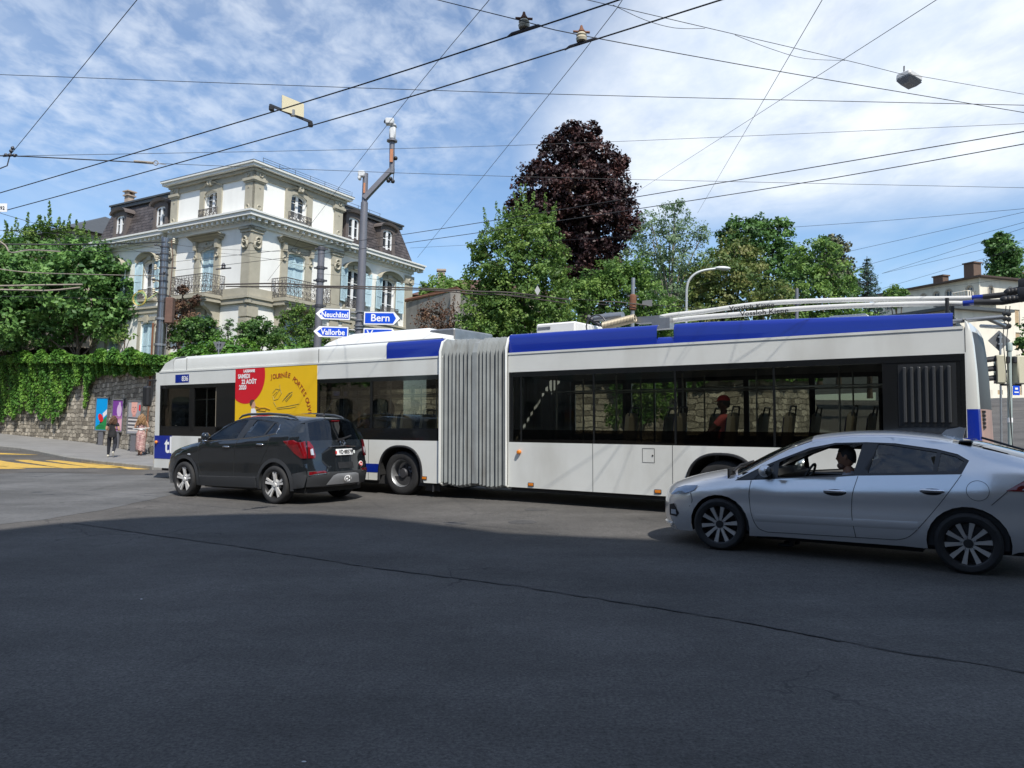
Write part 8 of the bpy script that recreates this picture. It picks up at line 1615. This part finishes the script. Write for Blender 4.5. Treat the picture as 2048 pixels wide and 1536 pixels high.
wire('long span wire that carries the two cream insulators', [(860, -4, 8.6), (1045, 42, Yz(1045, 52, CW)), (1165, 71, Yz(1165, 90, CW)), (1600, 150, 9.5), (2120, 237, 11)], .006)
wire('catenary wire from the top edge to the hanging lamp', [(1150, -6, 8.5), (1420, 57, 9.3), (1690, 120, 11), (1810, 150, 12)], .005)
wire('slack cable looped under the lamp wire near the top edge', [(1226, 10, 8.6), (1290, 40, 8.9), (1350, 56, 9.1), (1410, 57, 9.3)], .004)
wire('slack cable looped under the lamp wire left of the hanging lamp', [(1470, 70, 9.6), (1540, 97, 10), (1610, 117, 10.4), (1690, 121, 11)], .004)
wire('wire continuing from the hanging lamp to the right edge', [(1826, 150, 12), (2120, 201, 13)], .005)
wire('steep thin wire falling from the top edge to the silvery tree', [(1650, -10, 8.5), (1395, 426, 30)], .0055)
wire('diagonal thin wire falling from the top right corner to the purple maple', [(1885, -8, 8.5), (1270, 386, 30)], .0055)
wire('faint thin wire crossing in front of the purple maple and silvery tree', [(2120, 411, 16), (1560, 456, 19), (820, 496, 27)], .0055)
for i, (a, b, lab) in enumerate([((2120, 408, 20), (1390, 572, 33), 'uppermost of the thin wires fanning down from the right edge'), ((2120, 425, 21), (1410, 618, 33), 'long thin wire below the uppermost of the right edge fan'), ((2120, 433, 22), (1764, 547, 30), 'thin wire of the right edge fan that ends left of the poplar'), ((2120, 463, 24), (1764, 547, 30), 'thin wire of the right edge fan passing over the poplar'), ((2120, 472, 25), (1765, 577, 32), 'lowest thin wire of the right edge fan, above the house roof')]): wire(lab, [a, b], .007)
wire('thin wire above the trolley poles in front of the cream house', [(2120, 545, 26), (1700, 596, 30), (1260, 640, 31)], .006)
M_FEED = mat('twisted_feeder_cable', (.06, .048, .042), .7, var=.4, vs=30)
wire('upper strand of the twisted black feeder cable before the mansion', [(440, 569, 24.8), (560, 567, 24.8), (640, 572, 24.8), (760, 574, 24.8), (870, 578, 24.8), (960, 583, 24.8), (1030, 586, 24.8), (1140, 600, 27)], .030, 0, M_FEED, 'black feeder cables')
wire('lower strand of the twisted black feeder cable before the mansion', [(452, 573, 24.9), (540, 573, 24.9), (650, 575, 24.9), (780, 579, 24.9), (870, 581, 24.9), (960, 589, 24.9), (1010, 590, 24.9), (1130, 606, 27)], .026, 0, M_FEED, 'black feeder cables')
wire('thin span wire running right from the feeder cable to the pole with rusty collar', [(1000, 588, 26.5), (1260, 606, 27.4), (1500, 625, 28)], .007)
wire('pale twisted bar of the wire crossing right of the hornbeam, upper', [(1200, 603, 27.2), (1235, 604, 27.2), (1262, 607, 27.2), (1295, 611, 27.2)], .025, 0, M_FEED, 'overhead wire switch bars'); wire('pale twisted bar of the wire crossing right of the hornbeam, lower', [(1192, 608, 27.3), (1232, 611, 27.3), (1258, 613, 27.3), (1275, 617, 27.3)], .025, 0, M_FEED, 'overhead wire switch bars')
M_PALEB = mat('pale_weathered_bar', (.30, .26, .21), .7, var=.35, vs=8)
for lab, pts, r, m in [('thick dark wire in front of the leafy tree ending at the cable mast', [(-60, 488, 25), (120, 489, 26), (240, 487, 28), (330, 484, 30.8)], .028, M_WIRE), ('bent pale bar at the left edge in front of the leafy tree', [(-20, 470, 18), (10, 490, 18), (22, 505, 18), (60, 500, 19), (120, 503, 20)], .022, M_PALEB), ('middle pale bar in front of the leafy tree', [(-20, 535, 20), (20, 541, 20), (65, 545, 20), (150, 548, 22), (330, 552, 30)], .018, M_PALEB), ('upper of two pale switch bars low in the leafy tree', [(-20, 572, 20), (40, 571, 20), (90, 570, 20), (165, 569, 20)], .028, M_PALEB), ('lower of two pale switch bars low in the leafy tree', [(-20, 579, 20), (40, 580, 20), (100, 581, 20), (160, 575, 20)], .028, M_PALEB), ('sloping thin wire over the leafy tree to the mansion window', [(-20, 420, 22), (110, 458, 24), (340, 520, 30.5)], .009, M_WIRE), ('thin wire crossing the leafy tree high up', [(-20, 460, 22), (120, 468, 24), (335, 500, 30.6)], .009, M_WIRE), ('second thin wire crossing the leafy tree high up', [(-20, 495, 22), (200, 503, 25), (335, 503, 30.6)], .008, M_WIRE), ('lowest thin wire in front of the leafy tree', [(-20, 592, 22), (160, 596, 24), (330, 600, 30.4)], .008, M_WIRE), ('thin wire from the cable mast to the plain grey mast', [(345, 488, 30.8), (420, 497, 30), (628, 506, 28.5)], .008, M_WIRE), ('slack thin wire under the mansion cornice', [(350, 506, 30.7), (450, 507, 30), (625, 530, 28.6)], .007, M_WIRE), ('thin wire from the cable mast in front of the mansion corner', [(345, 570, 30.7), (470, 574, 30), (628, 578, 28.6)], .008, M_WIRE), ('thin wire from the plain grey mast to the right wing', [(634, 547, 28.5), (700, 553, 28), (850, 570, 27)], .007, M_WIRE)]:
    wire(lab, pts, r, 0, m)
def fittings():
    for (u, v, du, lab) in ((1048, 52, 24, 'cream insulator hanger on the upper thick contact wire'), (1163, 78, 24, 'cream insulator hanger on the lower thick contact wire')):
        c = wz(u, v+8, CW); H = thing('insulator_hanger', lab, 'insulator', Matrix.Translation(c), group='insulator hangers on the contact wires'); s = c.y/FOC
        d = (wz(u+20, v+8-6.2, CW)-c).normalized(); mb = MB(); mb.tube([d*-.19*1.1+Vector((0, 0, -.02)), d*-.15+Vector((0, 0, .0)), d*.17+Vector((0, 0, .0)), d*.2+Vector((0, 0, -.01))], [.008, .016, .016, .008], 6); mb.build('clamp', M_DARKSTEEL, H, 50); mb = MB(); mb.lathe([(.0, .015), (.055, .02), (.062, .05), (.05, .07), (.058, .085), (.04, .11)], 14); mb.build('porcelain', M_PORC, H, 40); mb = MB(); mb.lathe([(.04, .11), (.045, .12), (.02, .16), (.012, .19), (0, .2)], 12); mb.tube([(-.09, 0, .125), (.09, 0, .115)], .014, 5); mb.build('cap', M_RUSTP, H, 40)
    a, b = wz(543, 219, CW), wz(621, 251, CW); H = thing('spreader', 'cream plate standing on a bar between the two thick contact wires', 'wire plate', Matrix.Translation(a)); q = b-a; mb = MB(); mb.tube([-q*.04+Vector((0, 0, .05)), q*1.03+Vector((0, 0, .05))], .022, 4)
    mb.build('bar', M_DARKSTEEL, H); 
    for p in (Vector((0, 0, 0)), q): mb = MB(); mb.rbox(p.x-.03, p.x+.03, p.y-.03, p.y+.03, p.z-.02, p.z+.05, .01); mb.build('clamp', M_BLACK, H)
    c0 = at(563, 222, (a.y*.75+b.y*.25))-a; c1 = at(607, 236, (a.y*.25+b.y*.75))-a; up = Vector((0, 0, (222-189)*a.y/FOC)); up2 = Vector((0, 0, (236-207)*a.y/FOC)); n = Vector((.01, -.02, 0)); mb = MB(); P = [c0, c1, c1+up2, c0+up]; mb.add(P+[p+n for p in P], [(0, 1, 2, 3), (7, 6, 5, 4), (0, 4, 5, 1), (1, 5, 6, 2), (2, 6, 7, 3), (3, 7, 4, 0)]); mb.build('cream_plate', mat('cream_plate', (.78, .70, .48), .5), H); mb = MB(); mb.cb(tuple((c0+c1)/2+Vector((0, 0, .02))), .06, .06, .08); mb.build('plate_bracket', M_STEEL, H)
    c = at(1818, 161, 12.2); H = thing('hanging_lamp', 'white rectangular lamp hanging from a wire at the upper right', 'lamp', Matrix.Translation(c) @ Matrix.Rotation(R(28), 4, 'Z') @ Matrix.Rotation(R(10), 4, 'Y')); mb = MB(); mb.rbox(-.17, .17, -.13, .13, -.02, .10, .03); mb.build('housing', M_CAMW, H, 40); mb = MB(); mb.add([(-.16, -.12, -.02), (.16, -.12, -.02), (.16, .12, -.02), (-.16, .12, -.02), (-.10, -.07, -.09), (.10, -.07, -.09), (.10, .07, -.09), (-.10, .07, -.09)], [(0, 1, 5, 4), (1, 2, 6, 5), (2, 3, 7, 6), (3, 0, 4, 7), (4, 5, 6, 7)]); mb.build('diffuser', mat('grey_diffuser', (.22, .23, .25), .25), H); mb = MB(); mb.tube([(-.14, 0, .1), (-.15, 0, .19)], .012, 5); mb.tube([(.05, 0, .1), (.06, 0, .13)], .012, 5); mb.build('hook', M_DARKSTEEL, H)
    c = at(20, 310, 12.5); H = thing('wire_clamp', 'tangle of clamps where wires meet at the left edge', 'wire clamp', Matrix.Translation(c)); mb = MB(); s = 12.5/FOC
    for (x, z) in ((0, 0), (2, 8), (-8, 0), (9, -1), (5, 14)): mb.ell((x*s, 0, z*s), .03, .03, .03, 8, 6)
    mb.tube([(-14*s, 0, -2*s), (14*s, 0, 0)], .018, 6); mb.tube([(0, 0, 0), (6*s, 0, 18*s)], .012, 5); mb.tube([(0, 0, 0), (-5*s, 0, -22*s), (-20*s, 0, -28*s)], .010, 5); mb.build('clamp', M_DARKSTEEL, H, 50)
    c = at(288, 325, 12.8); mb = MB(); s = 12.8/FOC; mb.tube([c+Vector((-20*s, 0, 2*s)), c+Vector((18*s, 0, -1*s))], .022, 6); mb.ring(c+Vector((24*s, 0, -1*s)), .04, .008, (0, 1, 0), 10, 4); mb.tube([c+Vector((18*s, 0, 0)), c+Vector((45*s, 0, -5*s))], .006, 4); tag(mb.build('stay_insulator', M_PALEB, None, 50), 'pale rod insulator in the stay above the mansion roof', 'insulator')
    c = at(3, 416, 13.5); H = thing('number_sign', 'small white number plate hanging on a wire at the left edge', 'sign', Matrix.Translation(c)); mb = MB(); mb.box(-.14, .10, -.005, .005, -.07, .08); mb.build('plate', M_TXTW, H); mb = text_mesh('392', .085, lambda a, z: (a-.0, -.010, -.03+z), bold=.001); mb.build('lettering', M_TXTK, H)
    c = at(1075, 581, 26.8); H = thing('wire_marker', 'small grey diamond marker on a wire in front of the hornbeam', 'marker', Matrix.Translation(c)); mb = MB(); mb.prism([(0, -.18), (.10, 0), (0, .18), (-.10, 0)], lambda a, z: (a, 0, z), (0, .01, 0)); mb.build('plate', mat('pale_grey_plate', (.42, .43, .42), .5), H); mb = MB(); mb.tube([(0, 0, -.18), (0, 0, -.26)], .012, 4); mb.build('hanger', M_DARKSTEEL, H)
    c = at(1294, 606, 27.2); H = thing('wire_marker', 'tilted grey plate at the end of the pale switch bars', 'marker', Matrix.Translation(c)); mb = MB(); mb.prism([(-.18, -.08), (.18, -.12), (.19, .12), (-.16, .08)], lambda a, z: (a, 0, z), (0, .012, 0)); mb.build('plate', M_SIGNBACK, H); mb = MB(); mb.tube([(-.1, 0, -.1), (-.12, 0, -.2)], .012, 4); mb.build('hanger', M_DARKSTEEL, H)
    c = at(447, 536, 30); mb = MB(); mb.lathe([(.0, -.02), (.09, 0), (.07, .06), (.09, .10), (.03, .2)], 10, 'z', tuple(c)); mb.tube([c+Vector((-.3, 0, -.05)), c+Vector((.3, 0, .0))], .03, 5); tag(mb.build('insulator', M_DARKSTEEL, None, 40), 'dark insulator on the contact wire near the cable mast', 'insulator')
fittings()
# small bright litter and chips on the foreground asphalt
for (u, v, lab) in ((608, 1523, 'white scrap of litter at the bottom of the foreground asphalt'), (283, 1198, 'white scrap of litter on the asphalt at the left')):
    p = gp(u, v, .01); mb = MB(); mb.ell(tuple(p), .012, .004, .003, 8, 4); tag(mb.build('litter', M_TXTW, None, 50), lab, 'litter')
for (u, v, w_, lab) in ((1072, 1019, .20, 'round metal valve cover in the road left of the silver car'), (912, 1047, .16, 'round metal valve cover in the road below the bellows'), (1045, 1044, .22, 'worn valve cover in the road between the bellows and the silver car')):
    p = gp(u, v, .007); mb = MB(); mb.lathe([(0, .004), (w_*.75, .004), (w_*.8, 0), (w_, .003), (w_*1.05, 0)], 24, 'z', tuple(p)); tag(mb.build('valve_cover', mat('worn_iron', (.085, .082, .08), .7, .3, var=.3, vs=20), None, 30), lab, 'manhole cover', 'small valve covers in the road')
